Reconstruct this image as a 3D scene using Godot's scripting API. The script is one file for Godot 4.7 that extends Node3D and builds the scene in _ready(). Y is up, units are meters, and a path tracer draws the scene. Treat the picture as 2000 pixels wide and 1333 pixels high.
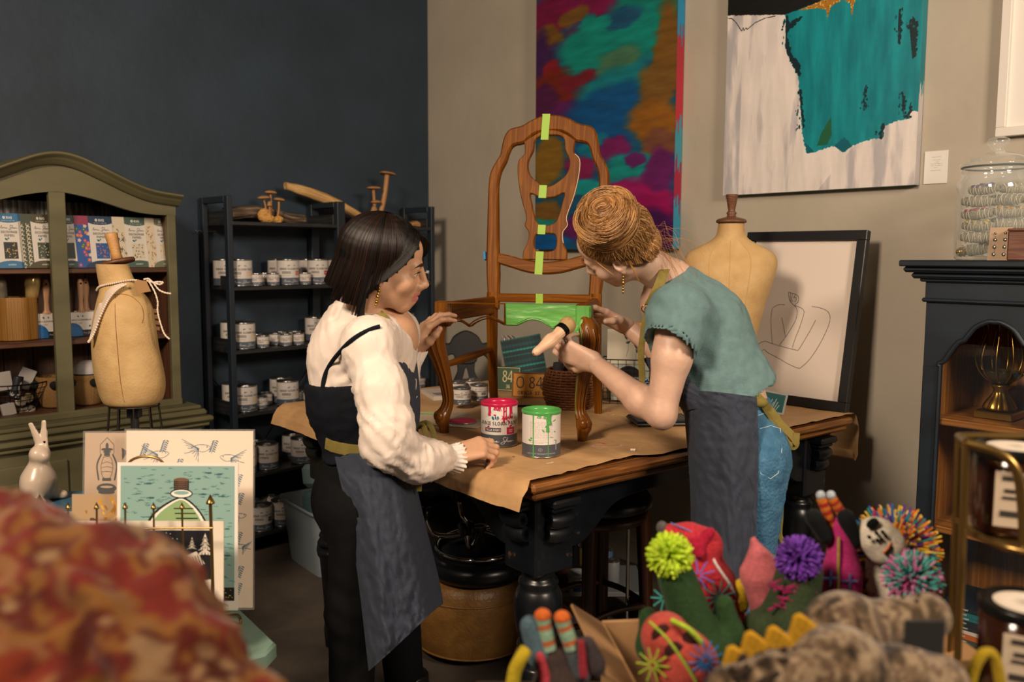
extends Node3D
# A paint shop: two women at a workbench with a half-painted chair.
const F := 1700.0
var CO := Vector3(0,1.5,0)
var CB := Basis()
var names := {}
var mats := {}
var texs := {}
var t0 := 0
var rng := RandomNumberGenerator.new()

# ---------- geometry collector ----------
class M:
	var v := PackedVector3Array()
	var n := PackedVector3Array()
	var u := PackedVector2Array()
	var c := PackedColorArray()
	var i := PackedInt32Array()
	var col := Color.WHITE
	var xf := Transform3D.IDENTITY
	func at(t: Transform3D) -> M:
		xf = t
		return self
	func vert(p: Vector3,nn: Vector3,uv := Vector2.ZERO) -> int:
		v.append(xf*p); n.append((xf.basis*nn).normalized()); u.append(uv); c.append(col)
		return v.size() - 1
	func face(pts: Array,out: Vector3,uvs = null) -> M:
		var nn: Vector3 = (pts[2] - pts[0]).cross(pts[1] - pts[0]).normalized()
		var rev := nn.dot(out) < 0.0
		if rev: nn = -nn
		var b := v.size()
		for k in pts.size():
			vert(pts[k],nn,uvs[k] if uvs != null else Vector2(pts[k].x,pts[k].y))
		for k in range(1,pts.size() - 1):
			if rev: i.append_array(PackedInt32Array([b,b + k + 1,b + k]))
			else: i.append_array(PackedInt32Array([b,b + k,b + k + 1]))
		return self
	func box(cn: Vector3,s: Vector3,bv := 0.0,bs := Basis.IDENTITY) -> M:
		var keep := xf
		xf = xf*Transform3D(bs,cn)
		var h := s/2.0
		bv = minf(bv,minf(h.x,minf(h.y,h.z))*0.98)
		var ax := 0
		if s.y >= s.x and s.y >= s.z: ax = 1
		elif s.z >= s.x: ax = 2
		for a in 3:
			var b1 := (a + 1) % 3
			var b2 := (a + 2) % 3
			if b2 == ax:
				var tmp := b1; b1 = b2; b2 = tmp
			for sg in [-1.0,1.0]:
				var pts := []
				var uvs := []
				for q in [[-1,-1],[1,-1],[1,1],[-1,1]]:
					var p := Vector3()
					p[a] = sg*h[a]; p[b1] = q[0]*(h[b1] - bv); p[b2] = q[1]*(h[b2] - bv)
					pts.append(p); uvs.append(Vector2(p[b1],p[b2] + sg*0.37))
				var o := Vector3(); o[a] = sg
				face(pts,o,uvs)
		if bv > 0.0:
			for a in 3:
				var b1 := (a + 1) % 3
				var b2 := (a + 2) % 3
				for s1 in [-1.0,1.0]:
					for s2 in [-1.0,1.0]:
						var pts := []
						for q in [[-1,0],[1,0],[1,1],[-1,1]]:
							var p := Vector3()
							p[a] = q[0]*(h[a] - bv)
							p[b1] = s1*(h[b1] - (0.0 if q[1] == 0 else bv))
							p[b2] = s2*(h[b2] - (bv if q[1] == 0 else 0.0))
							pts.append(p)
						var o := Vector3(); o[b1] = s1; o[b2] = s2
						face(pts,o)
			for sx in [-1.0,1.0]:
				for sy in [-1.0,1.0]:
					for sz in [-1.0,1.0]:
						face([Vector3(sx*h.x,sy*(h.y - bv),sz*(h.z - bv)),Vector3(sx*(h.x - bv),sy*h.y,sz*(h.z - bv)),Vector3(sx*(h.x - bv),sy*(h.y - bv),sz*h.z)],Vector3(sx,sy,sz))
		xf = keep
		return self
	# rows of points; wu joins the ends of each row
	func grid(rows: Array,wu := false,wv := false,su := 1.0,sv := 1.0,cols = null) -> M:
		var R := rows.size()
		var C: int = rows[0].size()
		var base := v.size()
		for r in R:
			var row: PackedVector3Array = rows[r]
			var up: PackedVector3Array = rows[r + 1] if r + 1 < R else (rows[1] if wv else row)
			var dn: PackedVector3Array = rows[r - 1] if r > 0 else (rows[R - 2] if wv else row)
			for k in C:
				var du: Vector3
				if wu: du = row[k + 1 if k + 1 < C else 1] - row[k - 1 if k > 0 else C - 2]
				else: du = row[mini(k + 1,C - 1)] - row[maxi(k - 1,0)]
				var nn := (up[k] - dn[k]).cross(du)
				if nn.length_squared() < 1e-16:
					var o: PackedVector3Array = rows[1] if r == 0 else rows[maxi(r - 1,0)]
					if r > 0 and r < R - 1: o = rows[r + 1]
					var ce := Vector3()
					for q in o: ce += q
					nn = row[k] - ce/o.size()
				if cols != null: col = cols[r][k]
				vert(row[k],nn.normalized(),Vector2(su*k/(C - 1.0),sv*(1.0 - r/(R - 1.0))))
		for r in R - 1:
			for k in C - 1:
				var a := base + r*C + k
				i.append_array(PackedInt32Array([a,a + 1,a + C + 1,a,a + C + 1,a + C]))
		return self
	func lathe(prof: Array,seg := 24,su := 1.0,sv := 1.0,wob = null) -> M:
		var rows := []
		for p in prof:
			var row := PackedVector3Array()
			for k in seg + 1:
				var a := -PI/2 + TAU*k/seg
				var r: float = p[0]
				if wob != null: r *= wob.call(a,p[1])
				row.append(Vector3(cos(a)*r,p[1],sin(a)*r))
			rows.append(row)
		var b := v.size()
		grid(rows,true,false,su,sv)
		for k in range(b,v.size()): u[k].x = su - u[k].x
		return self
	func tube(path: Array,rad,sides := 10,caps := true,flat := 1.0,upv := Vector3.ZERO,su := 1.0) -> M:
		var rows := []
		var N := path.size()
		var A := Vector3()
		var len := 0.0
		for k in N:
			var T: Vector3 = (path[mini(k + 1,N - 1)] - path[maxi(k - 1,0)]).normalized()
			if k == 0:
				A = upv if upv != Vector3.ZERO else (Vector3.UP if absf(T.y) < 0.9 else Vector3.RIGHT)
			A = (A - T*A.dot(T)).normalized()
			var Bv := A.cross(T)
			var r: float = rad[k] if rad is Array else rad
			var row := PackedVector3Array()
			for q in sides + 1:
				var a := TAU*q/sides
				row.append(path[k] + (A*cos(a)*flat + Bv*sin(a))*r)
			if k == 0 and caps:
				var z := PackedVector3Array(); z.resize(sides + 1); z.fill(path[0]); rows.append(z); rows.append(row.duplicate())
			rows.append(row)
			if k == N - 1 and caps:
				rows.append(row.duplicate())
				var z := PackedVector3Array(); z.resize(sides + 1); z.fill(path[k]); rows.append(z)
			if k > 0: len += path[k].distance_to(path[k - 1])
		var b := v.size()
		grid(rows,true,false,1.0,1.0)
		for k in range(b,v.size()): u[k] = Vector2(u[k].y*len*su,u[k].x*0.1*su)
		return self
	func ball(cn: Vector3,r: Vector3,bs := Basis.IDENTITY,seg := 12) -> M:
		var keep := xf
		xf = xf*Transform3D(bs,cn)
		var rows := []
		var hs := maxi(4,seg/2)
		for a in hs + 1:
			var t := -PI/2 + PI*a/hs
			var row := PackedVector3Array()
			for k in seg + 1:
				var th := -PI/2 + TAU*k/seg
				row.append(Vector3(cos(t)*cos(th)*r.x,sin(t)*r.y,cos(t)*sin(th)*r.z))
			rows.append(row)
		grid(rows,true)
		xf = keep
		return self
	# outline in the xy plane, thickness along z
	func prism(poly: PackedVector2Array,depth: float,bv := 0.0,holes: Array = []) -> M:
		var outer := poly
		if Geometry2D.is_polygon_clockwise(outer): outer.reverse()
		var loops := [outer]
		for hh in holes:
			var hp: PackedVector2Array = hh
			if not Geometry2D.is_polygon_clockwise(hp): hp.reverse()
			loops.append(hp)
		var flat := PackedVector2Array()
		var ins := []
		for lp in loops:
			var o := PackedVector2Array()
			for k in lp.size():
				var e1: Vector2 = (lp[k] - lp[k - 1]).normalized()
				var e2: Vector2 = (lp[(k + 1) % lp.size()] - lp[k]).normalized()
				var nr := (Vector2(-e1.y,e1.x) + Vector2(-e2.y,e2.x))
				nr = nr.normalized()/maxf(0.5,cos(e1.angle_to(e2)/2.0))
				o.append(lp[k] + nr*bv)
			ins.append(o)
		flat = ins[0]
		for k in range(1,ins.size()):
			var hp: PackedVector2Array = ins[k]
			var best := 1e9
			var bi := 0
			var bj := 0
			for a in flat.size():
				for b in hp.size():
					var dd := flat[a].distance_squared_to(hp[b])
					if dd < best: best = dd; bi = a; bj = b
			var nf := flat.slice(0,bi + 1)
			for q in hp.size() + 1: nf.append(hp[(bj + q) % hp.size()])
			nf.append_array(flat.slice(bi))
			flat = nf
		var tri := Geometry2D.triangulate_polygon(flat)
		var z := depth/2.0
		for sg in [1.0,-1.0]:
			var b := v.size()
			for p in flat: vert(Vector3(p.x,p.y,z*sg),Vector3(0,0,sg),p)
			for k in range(0,tri.size(),3):
				var a0 := tri[k]; var a1 := tri[k + 1]; var a2 := tri[k + 2]
				var ccw := (flat[a1] - flat[a0]).cross(flat[a2] - flat[a0]) > 0
				if ccw == (sg > 0): i.append_array(PackedInt32Array([b + a0,b + a2,b + a1]))
				else: i.append_array(PackedInt32Array([b + a0,b + a1,b + a2]))
		for q in loops.size():
			var lp: PackedVector2Array = loops[q]
			var ip: PackedVector2Array = ins[q]
			var L := lp.size()
			for k in L:
				var k2 := (k + 1) % L
				var e := lp[k2] - lp[k]
				if e.length() < 1e-7: continue
				var nn := Vector2(e.y,-e.x).normalized()
				var ep := (lp[k] - lp[k - 1])
				var en := (lp[(k2 + 1) % L] - lp[k2])
				var n1 := Vector2(ep.y,-ep.x).normalized()
				var n2 := Vector2(en.y,-en.x).normalized()
				n1 = (n1 + nn).normalized() if n1.dot(nn) > 0.6 else nn
				n2 = (n2 + nn).normalized() if n2.dot(nn) > 0.6 else nn
				var zb := z - bv
				var strips := [[lp,-zb,0.0,lp,zb,0.0]]
				if bv > 0.0:
					strips = [[ip,-z,-1.0,lp,-zb,0.0],[lp,-zb,0.0,lp,zb,0.0],[lp,zb,0.0,ip,z,1.0]]
				for st in strips:
					var b := v.size()
					var zz: float = (st[2] + st[5])*0.7
					for w in [[st[0][k],st[1],n1],[st[0][k2],st[1],n2],[st[3][k2],st[4],n2],[st[3][k],st[4],n1]]:
						vert(Vector3(w[0].x,w[0].y,w[1]),Vector3(w[2].x,w[2].y,zz),w[0] + Vector2(0,w[1]))
					i.append_array(PackedInt32Array([b,b + 2,b + 1,b,b + 3,b + 2]))
		return self
	func mesh() -> ArrayMesh:
		var a := []
		a.resize(Mesh.ARRAY_MAX)
		a[Mesh.ARRAY_VERTEX] = v; a[Mesh.ARRAY_NORMAL] = n; a[Mesh.ARRAY_TEX_UV] = u; a[Mesh.ARRAY_COLOR] = c; a[Mesh.ARRAY_INDEX] = i
		var am := ArrayMesh.new()
		am.add_surface_from_arrays(Mesh.PRIMITIVE_TRIANGLES,a)
		return am

# ---------- distance field meshed as surface nets ----------
class S:
	var lo: Vector3
	var h: float
	var nx: int
	var ny: int
	var nz: int
	var f := PackedFloat32Array()
	func _init(a: Vector3,b: Vector3,cell: float):
		lo = a; h = cell
		nx = int((b.x - a.x)/cell) + 2; ny = int((b.y - a.y)/cell) + 2; nz = int((b.z - a.z)/cell) + 2
		f.resize(nx*ny*nz); f.fill(1.0)
	func rng_of(a: Vector3,b: Vector3) -> Array:
		var p := (a - lo)/h
		var q := (b - lo)/h
		return [clampi(int(p.x),0,nx - 1),clampi(int(p.y),0,ny - 1),clampi(int(p.z),0,nz - 1),clampi(int(q.x) + 1,0,nx - 1),clampi(int(q.y) + 1,0,ny - 1),clampi(int(q.z) + 1,0,nz - 1)]
	# tapered capsule; flattened along ax by factor s (<1 thinner)
	func cap(a: Vector3,b: Vector3,ra: float,rb: float,k := 0.02,ax := Vector3.ZERO,s := 1.0,cut := false) -> S:
		var rm := maxf(ra,rb) + k + h*2.0
		var e := Vector3.ONE*rm
		var g := rng_of(a.min(b) - e,a.max(b) + e)
		var ba := b - a
		var bb := maxf(ba.length_squared(),1e-9)
		var fl := ax != Vector3.ZERO and s != 1.0
		var sc := 1.0/s - 1.0
		for z in range(g[2],g[5] + 1):
			for y in range(g[1],g[4] + 1):
				var o := (z*ny + y)*nx
				for x in range(g[0],g[3] + 1):
					var pa := lo + Vector3(x,y,z)*h - a
					var t := clampf(pa.dot(ba)/bb,0.0,1.0)
					var q := pa - ba*t
					if fl: q += ax*(q.dot(ax)*sc)
					var d := q.length() - (ra + (rb - ra)*t)
					var w := f[o + x]
					if cut:
						d = -d
						var hh := maxf(k - absf(w - d),0.0)/maxf(k,1e-6)
						f[o + x] = maxf(w,d) + hh*hh*k*0.25
					else:
						var hh := maxf(k - absf(w - d),0.0)/maxf(k,1e-6)
						f[o + x] = minf(w,d) - hh*hh*k*0.25
		return self
	func ell(cn: Vector3,r: Vector3,k := 0.02,bs := Basis.IDENTITY,cut := false) -> S:
		var rm := maxf(r.x,maxf(r.y,r.z)) + k + h*2.0
		var g := rng_of(cn - Vector3.ONE*rm,cn + Vector3.ONE*rm)
		var inv := bs.transposed()
		var ri := Vector3.ONE/r
		for z in range(g[2],g[5] + 1):
			for y in range(g[1],g[4] + 1):
				var o := (z*ny + y)*nx
				for x in range(g[0],g[3] + 1):
					var q := (inv*(lo + Vector3(x,y,z)*h - cn))*ri
					var k0 := q.length()
					var k1 := (q*ri).length()
					var d := k0*(k0 - 1.0)/maxf(k1,1e-6)
					var w := f[o + x]
					if cut:
						d = -d
						var hh := maxf(k - absf(w - d),0.0)/maxf(k,1e-6)
						f[o + x] = maxf(w,d) + hh*hh*k*0.25
					else:
						var hh := maxf(k - absf(w - d),0.0)/maxf(k,1e-6)
						f[o + x] = minf(w,d) - hh*hh*k*0.25
		return self
	# keep only the side of a plane the normal points to
	func slice(p: Vector3,nn: Vector3) -> S:
		for z in nz:
			for y in ny:
				var o := (z*ny + y)*nx
				for x in nx:
					f[o + x] = maxf(f[o + x],-(lo + Vector3(x,y,z)*h - p).dot(nn))
		return self
	# cut away the wedge in front of two planes
	func wedge(p1: Vector3,n1: Vector3,p2: Vector3,n2: Vector3) -> S:
		for z in nz:
			for y in ny:
				var o := (z*ny + y)*nx
				for x in nx:
					var p := lo + Vector3(x,y,z)*h
					f[o + x] = maxf(f[o + x],-maxf((p - p1).dot(n1),(p - p2).dot(n2)))
		return self
	func chain(pts: Array,rs: Array,k := 0.02,ax := Vector3.ZERO,s := 1.0) -> S:
		for q in pts.size() - 1: cap(pts[q],pts[q + 1],rs[q],rs[q + 1],k,ax,s)
		return self
	func put(m: M,move = null,paint = null) -> M:
		var idx := PackedInt32Array()
		idx.resize(nx*ny*nz); idx.fill(-1)
		var offs := PackedInt32Array([0,1,nx,nx + 1,nx*ny,nx*ny + 1,nx*ny + nx,nx*ny + nx + 1])
		var sy := nx
		var sz := nx*ny
		var lim := h*1.8
		var cells := PackedInt32Array()
		for z in nz - 1:
			for y in ny - 1:
				var o := z*sz + y*sy
				for x in nx - 1:
					var w := f[o + x]
					if w > lim or w < -lim: continue
					var a := o + x
					var neg := 0
					for q in 8:
						if f[a + offs[q]] < 0.0: neg += 1
					if neg == 0 or neg == 8: continue
					var sum := Vector3(); var cnt := 0
					for e in [[0,1],[2,3],[4,5],[6,7],[0,2],[1,3],[4,6],[5,7],[0,4],[1,5],[2,6],[3,7]]:
						var fa := f[a + offs[e[0]]]
						var fb := f[a + offs[e[1]]]
						if (fa < 0.0) == (fb < 0.0): continue
						var t := fa/(fa - fb)
						var pa := Vector3(e[0] & 1,(e[0] >> 1) & 1,e[0] >> 2)
						var pb := Vector3(e[1] & 1,(e[1] >> 1) & 1,e[1] >> 2)
						sum += pa.lerp(pb,t); cnt += 1
					var nn := Vector3(
						f[a + 1] + f[a + sy + 1] + f[a + sz + 1] + f[a + sy + sz + 1] - f[a] - f[a + sy] - f[a + sz] - f[a + sy + sz],
						f[a + sy] + f[a + sy + 1] + f[a + sy + sz] + f[a + sy + sz + 1] - f[a] - f[a + 1] - f[a + sz] - f[a + sz + 1],
						f[a + sz] + f[a + sz + 1] + f[a + sz + sy] + f[a + sz + sy + 1] - f[a] - f[a + 1] - f[a + sy] - f[a + sy + 1]).normalized()
					var p := lo + (Vector3(x,y,z) + sum/cnt)*h
					if paint != null: m.col = paint.call(p,nn)
					if move != null: p += nn*move.call(p,nn)
					idx[a] = m.vert(p,nn,Vector2(p.x,p.y))
					cells.append(a)
		var b0: int = m.i.size()
		for a in cells:
			var x := a % nx
			var y := (a/nx) % ny
			var z := a/sz
			if y > 0 and z > 0: quad(m,a,a + 1,idx[a],idx[a - sy],idx[a - sy - sz],idx[a - sz])
			if x > 0 and z > 0: quad(m,a,a + sy,idx[a],idx[a - sz],idx[a - sz - 1],idx[a - 1])
			if x > 0 and y > 0: quad(m,a,a + sz,idx[a],idx[a - 1],idx[a - 1 - sy],idx[a - sy])
		if move != null:   # folds change the slope: take normals from the moved faces
			var used := {}
			for q in range(b0,m.i.size()): used[m.i[q]] = true
			for q in used: m.n[q] = Vector3.ZERO
			for q in range(b0,m.i.size(),3):
				var A := m.i[q]; var Bq := m.i[q + 1]; var C := m.i[q + 2]
				var nn := (m.v[C] - m.v[A]).cross(m.v[Bq] - m.v[A])
				m.n[A] += nn; m.n[Bq] += nn; m.n[C] += nn
			for q in used: m.n[q] = m.n[q].normalized()
		return m
	func quad(m: M,a: int,b: int,p: int,q: int,r: int,s: int):
		if p < 0 or q < 0 or r < 0 or s < 0: return
		var ia := f[a] < 0.0
		var ib := f[b] < 0.0
		if ia == ib: return
		if ia: m.i.append_array(PackedInt32Array([p,r,q,p,s,r]))
		else: m.i.append_array(PackedInt32Array([p,q,r,p,r,s]))

# ---------- scene helpers ----------
func at(px: float,py: float,d: float) -> Vector3:   # the point d metres along the lens axis that the photo shows at px,py
	return CO + CB*Vector3((px - 1000.0)/F*d,-(py - 666.5)/F*d,-d)
func on(px: float,py: float,p0: Vector3,nn: Vector3) -> Vector3:
	var r := at(px,py,1.0) - CO
	return CO + r*((p0 - CO).dot(nn)/r.dot(nn))
func on_h(px: float,py: float,hh: float) -> Vector3:
	return on(px,py,Vector3(0,hh,0),Vector3.UP)
func depth_of(p: Vector3) -> float:
	return -(CB.inverse()*(p - CO)).z
func numbered(s: String) -> String:
	if not names.has(s):
		names[s] = 0
		return s
	names[s] += 1
	return "%s_%03d" % [s,names[s]]
func tag(o: Node3D,label: String,cat: String,group := ""):
	o.set_meta("label",label); o.set_meta("category",cat)
	if group: o.set_meta("group",group)
	return o
func thing(called: String,label: String,cat: String,pos := Vector3.ZERO,bs := Basis.IDENTITY,group := "") -> Node3D:
	var o := Node3D.new()
	o.name = numbered(called)
	add_child(o)
	o.transform = Transform3D(bs,pos)
	tag(o,label,cat,group)
	return o
func add(m: M,called: String,mt: Material,parent: Node = null) -> MeshInstance3D:
	var o := MeshInstance3D.new()
	o.mesh = m.mesh()
	o.material_override = mt
	if parent == null:
		o.name = numbered(called)
		add_child(o)
	else:
		o.name = called
		parent.add_child(o,true)
	return o
func addw(m: M,called: String,mt: Material,parent: Node = null,base := Vector3.INF) -> MeshInstance3D:   # geometry given in world coordinates
	var t := Transform3D.IDENTITY
	var q := parent
	while q != null and q != self:
		t = q.transform*t
		q = q.get_parent()
	if parent == null and base != Vector3.INF: t = Transform3D(Basis(),base)
	var inv := t.affine_inverse()
	for k in m.v.size():
		m.v[k] = inv*m.v[k]; m.n[k] = (inv.basis*m.n[k]).normalized()
	var o := add(m,called,mt,parent)
	if parent == null and base != Vector3.INF: o.position = base
	return o
func struct(o: Node3D):
	o.set_meta("kind", "structure")
	return o
func copy(o: Node3D,xf: Transform3D,label := "",group := "") -> Node3D:
	var r: Node3D = o.duplicate()
	var nm := String(o.name)
	var cut := nm.rfind("_")
	if cut > 0 and nm.substr(cut + 1).is_valid_int(): nm = nm.substr(0,cut)
	r.name = numbered(nm)
	add_child(r)
	r.transform = xf
	if label: r.set_meta("label",label)
	if group: r.set_meta("group",group)
	return r
func mat(key: String,c := Color.WHITE,rough := 0.6,metal := 0.0,spec := 0.5) -> StandardMaterial3D:
	if mats.has(key): return mats[key]
	var m := StandardMaterial3D.new()
	m.resource_name = key
	m.albedo_color = c; m.roughness = rough; m.metallic = metal; m.metallic_specular = spec
	mats[key] = m
	return m
func textured(m: StandardMaterial3D,t: Texture2D,sc := Vector3.ONE,tri := false) -> StandardMaterial3D:
	m.albedo_texture = t; m.uv1_scale = sc; m.uv1_triplanar = tri
	m.texture_filter = BaseMaterial3D.TEXTURE_FILTER_LINEAR
	return m
func bump(m: StandardMaterial3D,t: Texture2D,k: float) -> StandardMaterial3D:
	m.normal_enabled = true; m.normal_texture = t; m.normal_scale = k
	return m
func vcol(m: StandardMaterial3D) -> StandardMaterial3D:
	m.vertex_color_use_as_albedo = true
	return m
func hx(s: String) -> Color: return Color(s)
func lin(s: String) -> Color: return Color(s).srgb_to_linear()
func noise(freq: float,oct := 4,sd := 1,type := FastNoiseLite.TYPE_SIMPLEX_SMOOTH) -> FastNoiseLite:
	var q := FastNoiseLite.new()
	q.seed = sd; q.frequency = freq; q.fractal_octaves = oct; q.noise_type = type
	return q
# noise picture coloured by a ramp; stretch >1 pulls it out along u
func noise_tex(key: String,size: int,freq: float,oct: int,ramp: Array,stretch := 1.0,sd := 1) -> ImageTexture:
	if texs.has(key): return texs[key]
	var q := noise(freq,oct,sd)
	var g := Gradient.new()
	g.offsets = PackedFloat32Array(ramp.map(func(e): return e[0]))
	g.colors = PackedColorArray(ramp.map(func(e): return Color(e[1]) if e[1] is String else e[1]))
	var src := q.get_seamless_image(maxi(8,int(size/stretch)),size,false,false,0.15) if stretch >= 1.0 else q.get_seamless_image(size,maxi(8,int(size*stretch)),false,false,0.15)
	src.resize(size,size,Image.INTERPOLATE_CUBIC)
	var lut := []
	for k in 256: lut.append(g.sample(k/255.0))
	var im := Image.create(size,size,false,Image.FORMAT_RGB8)
	var data := src.get_data()
	for y in size:
		for x in size: im.set_pixel(x,y,lut[data[y*size + x]])
	texs[key] = ImageTexture.create_from_image(im)
	return texs[key]
func lap(s: String):
	print(s, " ",Time.get_ticks_msec() - t0, " ms")
	t0 = Time.get_ticks_msec()
func bump_tex(key: String,size: int,freq: float,oct: int,strength: float,stretch := 1.0,sd := 3) -> ImageTexture:
	if texs.has(key): return texs[key]
	var q := noise(freq,oct,sd)
	var src := q.get_seamless_image(maxi(8,int(size/stretch)),size,false,false,0.15)
	src.resize(size,size,Image.INTERPOLATE_CUBIC)
	src.convert(Image.FORMAT_RGBA8)
	src.bump_map_to_normal_map(strength)
	texs[key] = ImageTexture.create_from_image(src)
	return texs[key]

# ---------- flat print: a canvas ----------
class Cv:
	var im: Image
	var w: int
	var h: int
	func _init(a: int,b: int,c: Color):
		w = a; h = b
		im = Image.create(a,b,false,Image.FORMAT_RGB8); im.fill(c)
	func poly(pts: PackedVector2Array,c: Color) -> Cv:
		var y0 := h; var y1 := 0
		for p in pts:
			y0 = mini(y0,int(floor(p.y))); y1 = maxi(y1,int(ceil(p.y)))
		for y in range(maxi(y0,0),mini(y1,h - 1) + 1):
			var xs := []
			var yy := y + 0.5
			for k in pts.size():
				var a := pts[k]; var b := pts[(k + 1) % pts.size()]
				if (a.y <= yy) != (b.y <= yy): xs.append(a.x + (yy - a.y)/(b.y - a.y)*(b.x - a.x))
			xs.sort()
			for k in range(0,xs.size() - 1,2):
				var xa := maxi(int(round(xs[k])),0)
				var xb := mini(int(round(xs[k + 1])),w)
				if xb > xa: im.fill_rect(Rect2i(xa,y,xb - xa,1),c)
		return self
	func rect(x: float,y: float,a: float,b: float,c: Color) -> Cv:
		im.fill_rect(Rect2i(int(x),int(y),int(a),int(b)),c)
		return self
	func oval(x: float,y: float,rx: float,ry: float,c: Color,rot := 0.0) -> Cv:
		var p := PackedVector2Array()
		for k in 28: p.append(Vector2(x,y) + Vector2(cos(TAU*k/28)*rx,sin(TAU*k/28)*ry).rotated(rot))
		return poly(p,c)
	func line(pts: Array,wd: float,c: Color,taper := false) -> Cv:
		for k in pts.size() - 1:
			var a: Vector2 = pts[k]; var b: Vector2 = pts[k + 1]
			var d := (b - a)
			if d.length() < 0.01: continue
			var nr := Vector2(-d.y,d.x).normalized()*wd/2.0
			var f0 := 1.0; var f1 := 1.0
			if taper:
				f0 = 1.0 - absf(2.0*k/(pts.size() - 1.0) - 1.0); f1 = 1.0 - absf(2.0*(k + 1)/(pts.size() - 1.0) - 1.0)
			poly(PackedVector2Array([a + nr*f0,b + nr*f1,b - nr*f1,a - nr*f0]),c)
			if wd > 3.0 and not taper: oval(b.x,b.y,wd/2.0,wd/2.0,c)
		return self
	func curve(pts: Array,wd: float,c: Color,taper := false) -> Cv:
		return line(smooth(pts),wd,c,taper)
	static func smooth(pts: Array,sub := 6,closed := false) -> Array:
		var o := []
		var n := pts.size()
		for k in (n if closed else n - 1):
			var p0 = pts[(k - 1 + n) % n] if closed or k > 0 else pts[k]
			var p1 = pts[k]
			var p2 = pts[(k + 1) % n]
			var p3 = pts[(k + 2) % n] if closed or k + 2 < n else p2
			for q in sub: o.append(p1.cubic_interpolate(p2,p0,p3,q/float(sub)))
		if not closed: o.append(pts[n - 1])
		return o
	func blobp(pts: Array,c: Color) -> Cv:
		return poly(PackedVector2Array(Cv.smooth(pts,6,true)),c)
	func text(s: String,x: float,y: float,size: float,c: Color,bold := true,align := 0,sx := 1.0,rot := 0.0,fontname := "Droid Sans") -> Cv:
		var tm := TextMesh.new()
		var fo := SystemFont.new()
		fo.font_names = PackedStringArray([fontname])
		if bold: fo.font_weight = 700
		tm.font = fo; tm.text = s; tm.font_size = 48; tm.pixel_size = size/48.0; tm.depth = 0.0; tm.curve_step = 2.0
		tm.horizontal_alignment = HORIZONTAL_ALIGNMENT_LEFT if align == 0 else HORIZONTAL_ALIGNMENT_CENTER
		var a := tm.get_mesh_arrays()
		if a.is_empty(): return self
		var vv: PackedVector3Array = a[Mesh.ARRAY_VERTEX]
		var ii = a[Mesh.ARRAY_INDEX]
		var seq: PackedInt32Array
		if ii == null or ii.size() == 0: seq = PackedInt32Array(range(vv.size()))
		else: seq = ii
		for k in range(0,seq.size() - 2,3):
			var t := PackedVector2Array()
			for q in 3:
				var p := vv[seq[k + q]]
				t.append(Vector2(x,y) + Vector2(p.x*sx,-p.y - size*0.36).rotated(rot))
			poly(t,c)
		return self
	func tex() -> ImageTexture: return ImageTexture.create_from_image(im)
func rv(a: float,b: float) -> float: return rng.randf_range(a,b)

# ---------- the place ----------
var K := W(-0.513,0,-5.387)          # foot of the room corner
var uL := W(-0.6965,0,0.7176)        # along the navy wall,away from the corner
var nL := W(0.7176,0,0.6965)
var uR := W(0.664,0,0.748)           # along the greige wall,away from the corner
var nR := W(-0.748,0,0.664)
var TN := W(0.055,0,-2.12)           # near corner of the workbench
var e1 := W(0.778,0,-0.628)
var e2 := W(-0.628,0,-0.778)
const TH := 0.93
func pL(t: float,y: float,off: float) -> Vector3: return K + uL*t + nL*off + W(0,y,0)
func pR(s: float,y: float,off: float) -> Vector3: return K + uR*s + nR*off + W(0,y,0)
func bL() -> Basis: return Basis(-uL,Vector3.UP,nL).orthonormalized()   # x right along the wall,z into the room
func bR() -> Basis: return Basis(uR,Vector3.UP,nR).orthonormalized()

func _ready():
	rng.seed = 7
	CB = Basis(Vector3.RIGHT,-deg_to_rad(5.68))*Basis(Vector3.BACK,deg_to_rad(0.2))
	var cam := Camera3D.new()
	cam.name = "camera"
	cam.near = 0.05
	var lens := CameraAttributesPhysical.new()
	lens.frustum_focal_length = 12.0/(666.5/F)
	lens.frustum_focus_distance = 2.6
	lens.exposure_aperture = 3.1
	cam.attributes = lens
	add_child(cam)
	cam.transform = Transform3D(CB,CO)
	cam.current = true
	var env := Environment.new()
	env.background_mode = Environment.BG_COLOR
	env.background_color = Color.BLACK
	env.tonemap_mode = Environment.TONE_MAPPER_LINEAR
	env.tonemap_exposure = 0.87
	env.sdfgi_enabled = true; env.ssao_enabled = true; env.ssil_enabled = true
	var we := WorldEnvironment.new()
	we.name = "surroundings"
	we.environment = env
	add_child(we)
	softbox(W(2.15,2.75,0.3),W(-0.1,1.0,-3.3),U(0.7,0.7),12.0,Color(1.0,0.91,0.81), "square photo softbox on a black stand at the right of the shop")
	softbox(W(-1.45,3.0,0.0),W(0.5,1.0,-3.3),U(0.6,0.6),14.5,Color(1.0,0.90,0.79), "square photo softbox on a black stand at the left of the shop")
	room()
	t0 = Time.get_ticks_msec()
	shelving()
	dresser()
	workbench()
	wall_art()
	navy_cabinet()
	bench_chair()
	cans()
	bench_items()
	mannequins()
	print_stand()
	under_bench()
	toys()
	foreground()
	women()

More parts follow.
